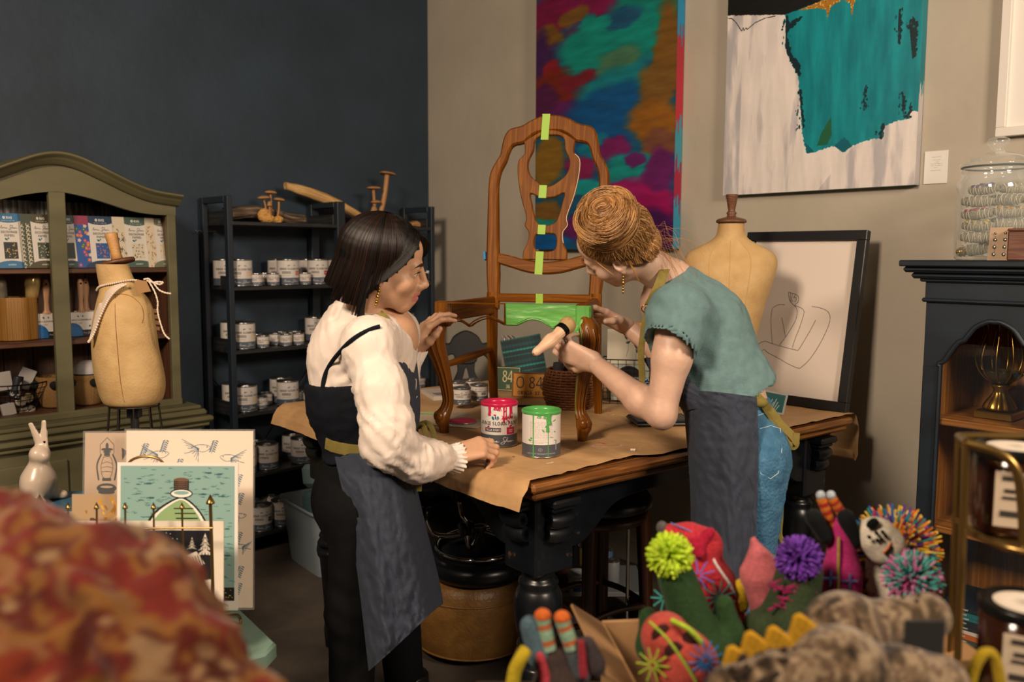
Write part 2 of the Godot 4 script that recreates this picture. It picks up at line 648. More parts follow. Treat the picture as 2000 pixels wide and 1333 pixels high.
func softbox(p: Vector3,aim: Vector3,size: Vector2,energy: float,c: Color,label: String):
	var b := Basis.looking_at(aim - p,Vector3.UP)
	var t := thing("softbox_lamp",label, "lamp",W(p.x,0,p.z))
	var dark := mat("softbox_black",hx("141414"),0.7)
	var m := M.new()
	m.xf = Transform3D(b,p)
	var hw := size.x/2; var hh := size.y/2
	var fr := [W(-hw,-hh,0),W(hw,-hh,0),W(hw,hh,0),W(-hw,hh,0)]
	for k in 4:
		var a: Vector3 = fr[k]; var d: Vector3 = fr[(k + 1) % 4]
		m.face([a,d,d*0.2 + W(0,0,0.35),a*0.2 + W(0,0,0.35)],(a + d))
	m.box(W(0,0,0.42),W(0.14,0.14,0.16),0.01)
	addw(m, "hood",dark,t)
	m = M.new()
	m.xf = Transform3D(b,p)
	m.box(W(0,0,0.012),W(size.x,size.y,0.012))
	var gl := mat("softbox_glow" + str(energy),Color.WHITE,0.8)
	gl.emission_enabled = true; gl.emission = c; gl.emission_energy_multiplier = 2.0
	addw(m, "diffuser",gl,t)
	m = M.new()
	var top := p + b*W(0,0,0.42)
	m.tube([top,W(top.x,0.45,top.z)],0.014,8)
	for k in 3:
		var a := TAU*k/3
		m.tube([W(top.x,0.75,top.z),W(top.x + cos(a)*0.4,0.012,top.z + sin(a)*0.4)],0.011,8)
	addw(m, "stand",dark,t)
	var l := AreaLight3D.new()
	l.name = "softbox_light"
	l.area_size = size
	l.light_energy = energy; l.light_color = c
	l.shadow_enabled = true
	l.set("area_range",12.0)
	add_child(l)
	l.transform = Transform3D(b,p + b*W(0,0,-0.004))

func room():
	var navy := mat("wall_navy",Color.WHITE,0.62)
	textured(navy,noise_tex("navy_paint",512,0.006,5,[[0.0, "222f3d"],[0.5, "273645"],[1.0, "2c3c4c"]]),Vector3.ONE*0.5,true)
	bump(navy,bump_tex("wall_grain",512,0.05,4,2.0),0.15)
	var greige := mat("wall_greige",Color.WHITE,0.75)
	textured(greige,noise_tex("greige_paint",512,0.006,5,[[0.0, "a89f90"],[0.5, "aea596"],[1.0, "b3aa9b"]]),Vector3.ONE*0.5,true)
	bump(greige,bump_tex("wall_grain",512,0.05,4,2.0),0.12)
	var H := 3.3
	var L := 7.5
	var fl := mat("concrete_floor",Color.WHITE,0.55)
	textured(fl,noise_tex("concrete",1024,0.004,6,[[0.0, "3e3833"],[0.45, "544b43"],[0.7, "5f554b"],[1.0, "6e6357"]]),Vector3.ONE*0.45,true)
	bump(fl,bump_tex("wall_grain",512,0.05,4,2.0),0.25)
	var specs := [["wall_left",K + uL*L/2 - nL*0.1,bL(),L,navy],["wall_right",K + uR*L/2 - nR*0.1,bR(),L,greige]]
	var far_l := K + uL*L + uR*L/2
	var far_r := K + uR*L + uL*L/2
	specs.append(["wall_near",far_l + uL*0.1,bR(),L,greige])
	specs.append(["wall_street",far_r + uR*0.1,bL(),L,greige])
	for s in specs:
		var m := M.new()
		m.box(W(0,H/2,0),W(s[3] + 0.4,H,0.2))
		var o := add(m,s[0],s[4])
		o.transform = Transform3D(s[2],s[1])
		struct(o)
	var ce := K + uL*L/2 + uR*L/2
	var m := M.new()
	m.box(W(0,-0.1,0),W(12.5,0.2,12.5))
	var o := add(m, "floor",fl)
	o.position = ce; struct(o)
	m = M.new()
	m.box(W(0,H + 0.1,0),W(12.5,0.2,12.5))
	o = add(m, "ceiling",mat("ceiling_dark",hx("4a4640"),0.9))
	o.position = ce; struct(o)
	# timber skirting board along both walls
	for s in [["baseboard_left",pL(3.0,0.05,0.006),bL(),6.0,mat("skirting_navy",hx("2a323c"),0.5)],["baseboard_right",pR(3.0,0.05,0.006),bR(),6.0,mat("skirting_greige",hx("9c9384"),0.5)]]:
		m = M.new()
		m.box(Vector3.ZERO,W(s[3],0.1,0.012),0.003)
		o = add(m,s[0],s[4])
		o.transform = Transform3D(s[2],s[1]); struct(o)

func wood(key: String,a: String,b: String,c: String,rough := 0.5,sc := 3.0,coat := 0.0) -> StandardMaterial3D:
	if mats.has(key): return mats[key]
	var m := mat(key,Color.WHITE,rough)
	textured(m,noise_tex(key + "_grain",512,0.02,5,[[0.0,a],[0.42,b],[0.52,c],[0.62,b],[1.0,a]],9.0,key.hash() % 1000),W(sc*0.35,sc,sc))
	bump(m,bump_tex("wood_relief",512,0.03,5,3.0,9.0),0.07)
	if coat > 0.0:
		m.clearcoat_enabled = true; m.clearcoat = coat; m.clearcoat_roughness = 0.2
	return m

func shelving():
	var frame := mat("shelf_navy_steel",hx("1d2731"),0.45)
	var board := wood("shelf_black_board", "17181a", "25262a", "33322f",0.42)
	var hs := [0.10,0.405,0.712,1.02,1.325,1.635]
	for uix in 2:
		var w := 0.64
		var c := (1.17 if uix == 0 else 0.535)
		var t := thing("shelving_unit",["tall navy metal shelf of paint tins beside the olive dresser", "tall navy metal shelf of paint tins in the room corner"][uix], "shelf",pL(c,0,0.165),bL())
		for sx in [-1,1]:
			for sz in [-1,1]:
				var m := M.new()
				m.box(W(sx*(w/2 - 0.013),0.885,sz*0.122),W(0.026,1.77,0.036),0.002)
				add(m, "post",frame,t)
			var m := M.new()
			m.box(W(sx*(w/2 - 0.013),1.755,0),W(0.026,0.03,0.208),0.002)
			add(m, "top_rail",frame,t)
		for y in hs:
			var sh := M.new()
			sh.box(W(0,y + 0.008,0.0),W(w - 0.054,0.018,0.278),0.002)
			var so := add(sh, "shelf_board",board,t)
			var m := M.new()
			m.box(W(0,y + 0.04,-0.125),W(w - 0.056,0.055,0.012),0.001)
			add(m, "back_lip",board,so)
			for sx in [-1,1]:
				m = M.new()
				m.box(W(sx*(w/2 - 0.034),y + 0.04,0.0),W(0.012,0.055,0.235),0.001)
				add(m, "side_lip",board,so)
		for sx in [-1,1]:
			var m := M.new()
			m.tube([W(-sx*0.3,0.12,-0.133),W(sx*0.3,0.9,-0.133)],0.004,6)
			add(m, "cross_brace",frame,t)

func workbench():
	var black := mat("bench_black_paint",Color.WHITE,0.32)
	textured(black,noise_tex("worn_black",512,0.015,5,[[0.0, "0c0e12"],[0.75, "12151a"],[0.84, "1a1b1d"],[0.88, "4a3222"],[1.0, "6a4a2c"]],1.0,12),Vector3.ONE*1.6,true)
	var oak := wood("bench_oak", "4d2c12", "6f431c", "8a5a28",0.38,2.5,0.3)
	var W := 1.497; var Dp := 1.45
	var c := TN + e1*W/2 + e2*Dp/2
	var bs := Basis(e1,Vector3.UP,-e2).orthonormalized()    # x along the right edge,z towards the near corner
	var t := thing("workbench", "large square black-legged oak workbench covered with brown paper", "table",c,bs)
	var m := M.new()
	# two stepped oak slabs make the moulded edge
	m.box(W(0,TH - 0.016,0),W(W,0.026,Dp),0.008)
	m.box(W(0,TH - 0.04,0),W(W - 0.03,0.024,Dp - 0.03),0.008)
	add(m, "table_top",oak,t)
	for s in [[0,1],[0,-1],[1,1],[1,-1]]:
		# apron with a dropped, curved end at each leg
		var ln: float = (W if s[0] == 0 else Dp) - 0.26
		var pts := PackedVector2Array()
		pts.append(U(-ln/2,0)); pts.append(U(ln/2,0))
		var low := Cv.smooth([U(ln/2,-0.17),U(ln/2 - 0.1,-0.165),U(ln/2 - 0.16,-0.13),U(ln/2 - 0.24,-0.075),U(ln/2 - 0.38,-0.06),U(0,-0.06)],5)
		for p in low: pts.append(p)
		low.reverse()
		for p in low: pts.append(U(-p.x,p.y))
		m = M.new()
		m.xf = Transform3D(Basis(Vector3.UP,PI/2*s[0]),W(0,TH - 0.052,0))*Transform3D(Basis(),W(0,0,s[1]*((Dp if s[0] == 0 else W)/2 - 0.085)))
		m.prism(pts,0.03,0.003)
		add(m, "apron",black,t)
	for sx in [-1,1]:
		for sz in [-1,1]:
			var lp := W(sx*(W/2 - 0.13),0,sz*(Dp/2 - 0.13))
			m = M.new()
			m.xf = Transform3D(Basis(),lp)
			m.box(W(0,TH - 0.165,0),W(0.135,0.226,0.135),0.006)
			m.lathe([[0.0,0.665],[0.052,0.665],[0.056,0.655],[0.05,0.645],[0.044,0.635],[0.046,0.625],[0.053,0.622],[0.056,0.612],[0.052,0.602],[0.058,0.594],[0.0655,0.575],[0.067,0.55],[0.065,0.51],[0.06,0.475],[0.05,0.452],[0.055,0.446],[0.06,0.436],[0.055,0.426],[0.06,0.42],[0.066,0.408],[0.06,0.398],[0.0,0.398]],28)
			m.lathe([[0.0,0.398],[0.07,0.395],[0.073,0.37],[0.062,0.35],[0.05,0.2],[0.045,0.1],[0.05,0.06],[0.045,0.0],[0.0,0.0]],8)
			var leg := add(m, "leg",black,t)
			# scroll bracket on both outward faces of the block
			for fc in [[W(sx,0,0),W(0,0,sz)],[W(0,0,sz),W(sx,0,0)]]:
				var o: Vector3 = fc[0]
				var sd: Vector3 = fc[1]
				m = M.new()
				var w := 0.044
				m.xf = Transform3D(Basis(sd.cross(Vector3.UP) if false else o.cross(Vector3.UP)*-1.0,Vector3.UP,o),lp + o*0.067 + W(0,TH - 0.062,0))
				m.box(W(0,-0.012,0.018),W(w*2 + 0.012,0.022,0.07),0.006)
				m.box(W(0,-0.03,0.012),W(w*2 - 0.004,0.016,0.056),0.006)
				for q in [[-0.06,0.02,0.022],[-0.1,0.008,0.024]]:
					m.tube([W(-w + 0.006,q[0],q[1]),W(-w*0.4,q[0] - 0.003,q[1] + 0.004),W(w*0.4,q[0] - 0.003,q[1] + 0.004),W(w - 0.006,q[0],q[1])],[q[2]*0.85,q[2],q[2],q[2]*0.85],14)
				add(m, "scroll_bracket",black,leg)
	kraft()

func kraft():
	var paper := mat("kraft_paper",Color.WHITE,0.62)
	var cv := Cv.new(640,640,hx("a97f50"))
	var q := noise(0.008,5,21)
	var q2 := noise(0.05,3,5)
	for y in 640:
		for x in 640:
			var k := q.get_noise_2d(x,y)*0.07 + q2.get_noise_2d(x*3,y*0.4)*0.03
			cv.im.set_pixel(x,y,Color(0.74 + k,0.585 + k*0.9,0.405 + k*0.7))
	rng.seed = 41
	for k in 60:   # drips and wiped paint
		var p := U(rv(40,600),rv(40,600))
		var cc: Color = [hx("b3223f"),hx("c2587a"),hx("d9c9b5"),hx("8a6238"),hx("e6dccd"),hx("7d5a34")][k % 6]
		var a := rv(0,TAU)
		cv.line([p,p + U(cos(a),sin(a))*rv(2,14)],rv(1.0,2.5),cc)
	# chalk rubs near the right woman
	for k in 140:
		var p := U(268 + rng.randfn()*56,588 + rng.randfn()*14)
		cv.line([p,p + U(rv(-5,5),rv(-1,1))],1.0,hx("cbb495"))
	var ring := []
	for k in 15: ring.append(U(188 + cos(k*0.42)*14,566 + sin(k*0.42)*10))
	cv.curve(ring,2.0,hx("d0a5ac"))
	textured(paper,cv.tex())
	bump(paper,bump_tex("paper_crease",512,0.012,4,6.0),0.35)
	var W := 1.497; var Dp := 1.45
	var base := TN + e1*W/2 + e2*Dp/2 + W(0,TH,0)
	var nz := noise(2.2,3,9)
	var rows := []
	var rows2 := []
	var C := 70
	var R := 70
	for r in R + 1:
		var row := PackedVector3Array()
		var row2 := PackedVector3Array()
		for k in C + 1:
			# a runs along e1 from the left side (hanging over) to past the right end; b along e2 from the near edge back
			var a: float = lerpf(-0.105,W + 0.30,float(k)/C)
			var b: float = lerpf(0.0,Dp + 0.05,float(r)/R)
			# the front edge of the sheet is torn back along the oak
			var edge := 0.018 + 0.03*clampf((a - 0.05)/0.3,0.0,1.0)*(1.0 - clampf((a - 0.42)/0.05,0.0,1.0)) + 0.004*nz.get_noise_1d(a*9.0)
			if a > 0.44: edge = 0.012 + 0.008*absf(nz.get_noise_1d(a*4.0 + 3.0))
			b = lerpf(edge if a > 0.0 else 0.0,Dp + 0.03,float(r)/R)
			var y := 0.0025 + 0.0016*absf(nz.get_noise_2d(a*3.0,b*3.0))
			var aa := a
			var lift := smoothstep(0.10,0.0,float(r)/R)
			if a < 0.02:     # rolls over the left edge and droops
				var s := 0.02 - a
				var ang := clampf(s/0.075,0.0,1.0)*1.25
				aa = 0.02 - sin(ang)*0.06 - maxf(0.0,s - 0.094)*0.3
				y += -(1.0 - cos(ang))*0.06 - maxf(0.0,s - 0.094)*0.95
				y += 0.006*nz.get_noise_2d(b*2.5,a*3.0)
			elif a > W + 0.01:   # hangs down past the right end and curls back at the foot
				var s := a - W - 0.01
				aa = W + 0.012 + 0.05*sin(clampf(s/0.12,0.0,1.0)*PI/2)
				y -= maxf(0.0,s - 0.03)*0.85
				if s > 0.2:
					var g := (s - 0.2)/0.09*3.6
					aa += 0.02*(cos(g) - 1.0); y = -0.145 - 0.03*sin(g) 
			y += lift*0.004*(1.0 + nz.get_noise_1d(a*6.0))
			var p := TN + e1*aa + e2*b + W(0,TH + y,0)
			row.append(p)
			row2.append(p - W(0,0.0006,0))
		rows.append(row); rows2.append(row2)
	var m := M.new()
	m.grid(rows)
	tag(addw(m, "kraft_paper",paper,null,base), "paint-flecked brown kraft paper sheet spread over the workbench", "paper")

func wall_art():
	# colour-field canvas
	var cv := Cv.new(300,446,hx("1a3b63"))
	var n1 := noise(0.004,4,31); var n2 := noise(0.0035,4,77); var n3 := noise(0.03,4,15); var n4 := noise(0.005,3,91)
	# soft patches: [x, y, rx, ry, colour], painted in order with brushed edges
	var pt := [[258,151,286,52, "6e1340"],[36,179,99,52, "6a1238"],[396,151,99,30, "5f1648"],[153,183,60,26, "6b4a1e"],[52,237,66,45, "6a4a1a"],[21,301,44,97, "3d1a4a"],[100,273,77,30, "3c1c4c"],[163,244,55,33, "5a1c42"],[396,244,143,82, "0c7a70"],[248,273,165,60, "0d7d72"],[322,215,66,22, "1a4a6a"],[237,215,55,22, "0e8074"],[438,179,88,37, "0f6f66"],[58,305,38,22, "7a1a20"],[89,351,99,45, "6d2212"],[195,341,93,30, "6a1a26"],[36,387,66,45, "4a1840"],[132,409,66,30, "561a50"],[322,316,66,37, "3f6a50"],[311,373,143,45, "12707a"],[279,444,165,75, "0b4a7e"],[205,495,154,45, "0c4c80"],[480,323,55,112, "6f4c1c"],[448,387,66,45, "6e4e20"],[448,466,99,52, "855418"],[469,523,66,37, "6d4430"],[52,537,77,67, "7a5a1a"],[36,666,77,37, "6f5020"],[237,523,66,37, "0e6a80"],[311,527,55,26, "6e1a56"],[184,559,55,30, "7a1a4a"],[374,573,99,37, "11807c"],[385,550,30,16, "5a1c5a"],[417,652,121,60, "960f58"],[469,580,55,45, "5f1a5a"],[322,623,88,30, "8a1458"],[205,602,66,22, "12868a"],[36,702,66,22, "12807c"],[58,745,99,30, "0c5290"],[459,716,88,52, "4e1a5e"],[290,724,132,45, "3a2a6a"],[184,709,66,30, "5a1c50"]]
	for py in 446:
		for px in 300:
			var x := px*1.7067; var y := py*1.7067
			var wx := x + n1.get_noise_2d(x,y)*26.0 + n3.get_noise_2d(x*0.3,y*1.2)*16.0
			var wy := y + n2.get_noise_2d(x,y)*22.0 + n3.get_noise_2d(x*0.3 + 300,y*1.2)*10.0
			var c := W(0.08,0.3,0.42)
			for p in pt:
				var dx: float = (wx - p[0])/p[2]
				if dx > 1.35 or dx < -1.35: continue
				var dy: float = (wy - p[1])/p[3]
				var dd := dx*dx + dy*dy
				if dd < 1.5:
					var w := clampf((1.5 - dd)/1.0,0.0,1.0)
					var pc: Color = pcol(p[4])
					c = c.lerp(W(pc.r,pc.g,pc.b),w*w*(3.0 - 2.0*w))
			var g := 1.0 + n3.get_noise_2d(x*0.3,y*1.6)*0.14
			cv.im.set_pixel(px,py,Color(c.x*g,c.y*g,c.z*g))
	canvas("abstract_painting",cv,1.012,1.915,1.527,3.02,0.05, "tall canvas of brushed magenta, teal and ochre colour patches",[["8a6a35", "2a6f92", "1f86b5", "a82a3a", "b3283c", "3a8fa5", "9c1a3f", "2f8fb0"]])
	# teal block canvas
	cv = Cv.new(467,573,hx("d9d2d0"))
	var g1 := noise(0.012,5,8); var g2 := noise(0.05,4,18); var g3 := noise(0.006,4,3)
	for py in 573:
		for px in 467:
			var k := g1.get_noise_2d(px*2.5,py*0.4)
			var gr := clampf(g3.get_noise_2d(px*4.0,py*0.7 + 400)*2.0 + (0.55 if px < 44 else -0.45) + (0.6 if px > 250 + (573 - py)*0.9 and py > 440 else 0.0),0.0,1.0)
			cv.im.set_pixel(px,py,Color(0.83,0.80,0.785).lerp(Color(0.90,0.865,0.845),clampf(0.5 + k,0.0,1.0)).lerp(Color(0.62,0.61,0.64),gr*0.7))
	rng.seed = 14
	var T := func(q: Array,amp: float):      # outline in picture units,roughened,to texture pixels
		var o := []
		for e in range(0,q.size(),2):
			var f: float = (q[e] - 45.0)/850.0
			var p := U(f*3.7/(3.1 + f*0.6)*467.0,573.0*(1.0 - (857.0 - 52.0*f - q[e + 1])/(1029.0 + 199.0*f)/0.998))
			if o.size() > 0:
				var b: Vector2 = o[-1]; var n := int(b.distance_to(p)/3.0)
				for j in range(1,n): o.append(b.lerp(p,float(j)/n) + U(rv(-amp,amp),rv(-amp,amp)))
			o.append(p)
		return PackedVector2Array(o)
	var teal := [292,70,300,150,298,220,318,270,345,315,362,345,368,420,380,520,390,600,410,672,445,668,500,648,545,640,570,668,600,645,660,620,725,605,745,560,790,535,845,525,868,490,905,492,915,-260,292,-260]
	cv.poly(T.call(teal,1.5),Color(0.0,0.49,0.53))
	for py in 573:
		for px in 467:
			if cv.im.get_pixel(px,py).r < 0.05:
				var k := g1.get_noise_2d(px*2.4,py*0.4 + 90)
				cv.im.set_pixel(px,py,Color(0.0,0.45,0.50).lerp(Color(0.03,0.56,0.60),clampf(0.5 + k,0.0,1.0)))
	var ink := Color(0.02,0.15,0.18)
	for q in [[298,90,306,90,312,200,330,250,372,300,372,350,362,345,320,275,300,225],[366,400,376,400,398,560,390,570],[788,70,800,60,806,150,798,210,790,200],[836,120,850,90,876,120,872,260,858,270],[845,525,862,450,868,490],[725,605,742,540,752,560,738,612],[820,420,828,400,840,480,826,500],[652,400,660,380,664,470,652,490],[300,130,372,90,370,100,306,160]]:
		cv.poly(T.call(q,3.0),ink)
		for j in 14:
			var p: Vector2 = T.call([q[0] + rv(-14,22),q[1] + rv(-10,q[5] - q[1] + 20)],0.0)[0]
			cv.oval(p.x,p.y,rv(0.6,2.4),rv(1,5),ink if j % 3 else Color(0.0,0.33,0.38))
	for q in [[410,672,395,620,430,650,445,668],[530,640,575,600,610,640,570,668]]: cv.poly(T.call(q,2.0),Color(0.0,0.36,0.42))
	cv.poly(T.call([455,640,470,590,512,515,518,590,500,636],0.6),Color(0.10,0.36,0.24))
	cv.poly(T.call([40,93,290,88,350,68,430,38,500,5,920,-180,920,-500,40,-500],0.8),Color(0.055,0.055,0.062))
	var gold := T.call([350,70,430,38,500,2,640,-60,640,-40,600,0,590,60,584,96,578,40,545,22,490,56,480,108,472,62,420,62],1.2) as PackedVector2Array
	cv.poly(gold,hx("a5701f"))
	for j in 240:
		var p := gold[rng.randi() % gold.size()].lerp(gold[rng.randi() % gold.size()],0.15)
		if Geometry2D.is_point_in_polygon(p,gold): cv.oval(p.x,p.y,rv(0.6,1.6),rv(0.6,1.6),hx(["d9a24a", "7a4f14", "e6bc70"][j % 3]))
	cv.line(Array(T.call([48,106,62,104,82,122,108,158,114,142,118,156,126,144,132,150,165,122,210,102,252,94],0.0)),1.8,hx("101012"))
	canvas("teal_painting",cv,2.163,2.972,1.752,2.75,0.035, "large canvas of a ragged teal block on white with black and gold",[["16808c", "16808c", "1a7f8a", "157884", "bfbab8", "b4b0b0"]])
	# gallery card
	cv = Cv.new(160,224,hx("dcd8d3"))
	rng.seed = 2
	for q in [[42,62,2.4],[62,52,1.6],[76,22,1.6],[88,74,1.6],[100,74,1.6],[113,20,1.6],[134,70,1.8]]:   # lines of tiny print,too small to read
		var x: float = 80.0 - q[1]/2.0
		while x < 80.0 + q[1]/2.0:
			var w := rv(4,12); cv.line([U(x,q[0] + rv(-0.6,0.6)),U(x + w,q[0] + rv(-0.6,0.6))],q[2],hx("4a4644")); x += w + 3.0
	var m := M.new()
	m.xf = Transform3D(bR(),Vector3.ZERO)
	panel(m,0.081,0.114,0.002)
	var o := addw(m, "gallery_card",textured(mat("gallery_card",Color.WHITE,0.6),cv.tex()))
	o.position = pR(3.028,1.812,0.003)
	tag(o, "small white printed gallery card beside the teal canvas", "card")
	# white picture frame, only its edge in view
	var t := thing("white_picture_frame", "white box frame hung above the glass jar", "picture frame",pR(3.45,2.16,0.015),bR())
	var wf := mat("frame_white",hx("d8d2ca"),0.45)
	for s in [[0,1],[0,-1],[1,1],[1,-1]]:
		m = M.new()
		if s[0] == 0: m.box(W(0,s[1]*0.25,0),W(0.45,0.03,0.03),0.002)
		else: m.box(W(s[1]*0.21,0,0),W(0.03,0.47,0.03),0.002)
		add(m, "frame_rail",wf,t)
	m = M.new(); m.box(W(0,0,-0.006),W(0.39,0.47,0.006)); add(m, "mount",mat("mount_white",hx("e2ddd6"),0.8),t)
	m = M.new(); m.box(W(0.02,-0.02,-0.001),W(0.2,0.26,0.004)); add(m, "picture",mat("picture_navy",hx("20303c"),0.6),t)

func pcol(s: String) -> Color:
	if not mats.has("c" + s): mats["c" + s] = Color(s)
	return mats["c" + s]
# upright rectangle with its picture on the +z face; y up, centred
func panel(m: M,w: float,hh: float,th: float):
	var a := w/2; var b := hh/2; var z := th/2
	var uv := [U(0,1),U(1,1),U(1,0),U(0,0)]
	m.face([W(-a,-b,z),W(a,-b,z),W(a,b,z),W(-a,b,z)],W(0,0,1),uv)
	var e := [U(0.01,0.01),U(0.01,0.01),U(0.01,0.01),U(0.01,0.01)]
	m.face([W(-a,-b,-z),W(a,-b,-z),W(a,b,-z),W(-a,b,-z)],W(0,0,-1),e)
	for q in [[W(-a,-b,0),W(a,-b,0),W(0,-1,0)],[W(-a,b,0),W(a,b,0),W(0,1,0)],[W(-a,-b,0),W(-a,b,0),W(-1,0,0)],[W(a,-b,0),W(a,b,0),W(1,0,0)]]:
		var d := W(0,0,z)
		m.face([q[0] - d,q[1] - d,q[1] + d,q[0] + d],q[2],e)
func canvas(called: String,cv: Cv,s0: float,s1: float,y0: float,y1: float,th: float,label: String,side: Array):
	var t := thing(called,label, "painting",pR((s0 + s1)/2,y0,th/2 + 0.004),bR())
	var w := s1 - s0; var hh := y1 - y0
	var m := M.new()
	var z := th/2
	m.face([W(-w/2,0,z),W(w/2,0,z),W(w/2,hh,z),W(-w/2,hh,z)],W(0,0,1),[U(0,1),U(1,1),U(1,0),U(0,0)])
	m.face([W(-w/2,0,-z),W(w/2,0,-z),W(w/2,hh,-z),W(-w/2,hh,-z)],W(0,0,-1))
	var mt := textured(mat(called,Color.WHITE,0.42),cv.tex())
	bump(mt,bump_tex("brush_relief",512,0.04,4,4.0,4.0),0.12)
	add(m, "painted_face",mt,t)
	# the wrapped canvas edges carry on the paint
	var ec := Cv.new(8,128,pcol(side[0][0]))
	rng.seed = called.hash()
	for k in side[0].size():
		for x in 8: ec.rect(x,int(k*128.0/side[0].size() + rv(-5,5)),1,128,pcol(side[0][k]))
	m = M.new()
	for sx in [-1,1]:
		m.face([W(sx*w/2,0,-z),W(sx*w/2,0,z),W(sx*w/2,hh,z),W(sx*w/2,hh,-z)],W(sx,0,0),[U(0,1),U(1,1),U(1,0),U(0,0)])
	for sy in [0.0,hh]:
		m.face([W(-w/2,sy,-z),W(w/2,sy,-z),W(w/2,sy,z),W(-w/2,sy,z)],W(0,1 if sy > 0 else -1,0),[U(0,1),U(0,1),U(1,1),U(1,1)])
	add(m, "canvas_edge",textured(mat(called + "_edge",Color.WHITE,0.6),ec.tex()),t)

# point on the plane that runs parallel to the navy wall, off metres in front of it
func onL(px: float,py: float,off: float) -> Vector3: return on(px,py,pL(0,0,off),nL)
func tL(px: float,py: float,off: float) -> float: return (onL(px,py,off) - K).dot(uL)
func onR(px: float,py: float,off: float) -> Vector3: return on(px,py,pR(0,0,off),nR)
func sR(px: float,py: float,off: float) -> float: return (onR(px,py,off) - K).dot(uR)

func sweep(m: M,curve: Array,prof: Array):   # curve of (x,y); profile of (z,dy)
	var rows := []
	for p in prof:
		var row := PackedVector3Array()
		for c in curve: row.append(W(c.x,c.y + p[1],p[0]))
		rows.append(row)
	rows.reverse()
	m.grid(rows)
	for e in [0,curve.size() - 1]:
		var f := []
		for p in prof: f.append(W(curve[e].x,curve[e].y + p[1],p[0]))
		f.append(W(curve[e].x,curve[e].y + prof[-1][1],prof[0][0]))
		m.face(f,W(-1 if e == 0 else 1,0,0))

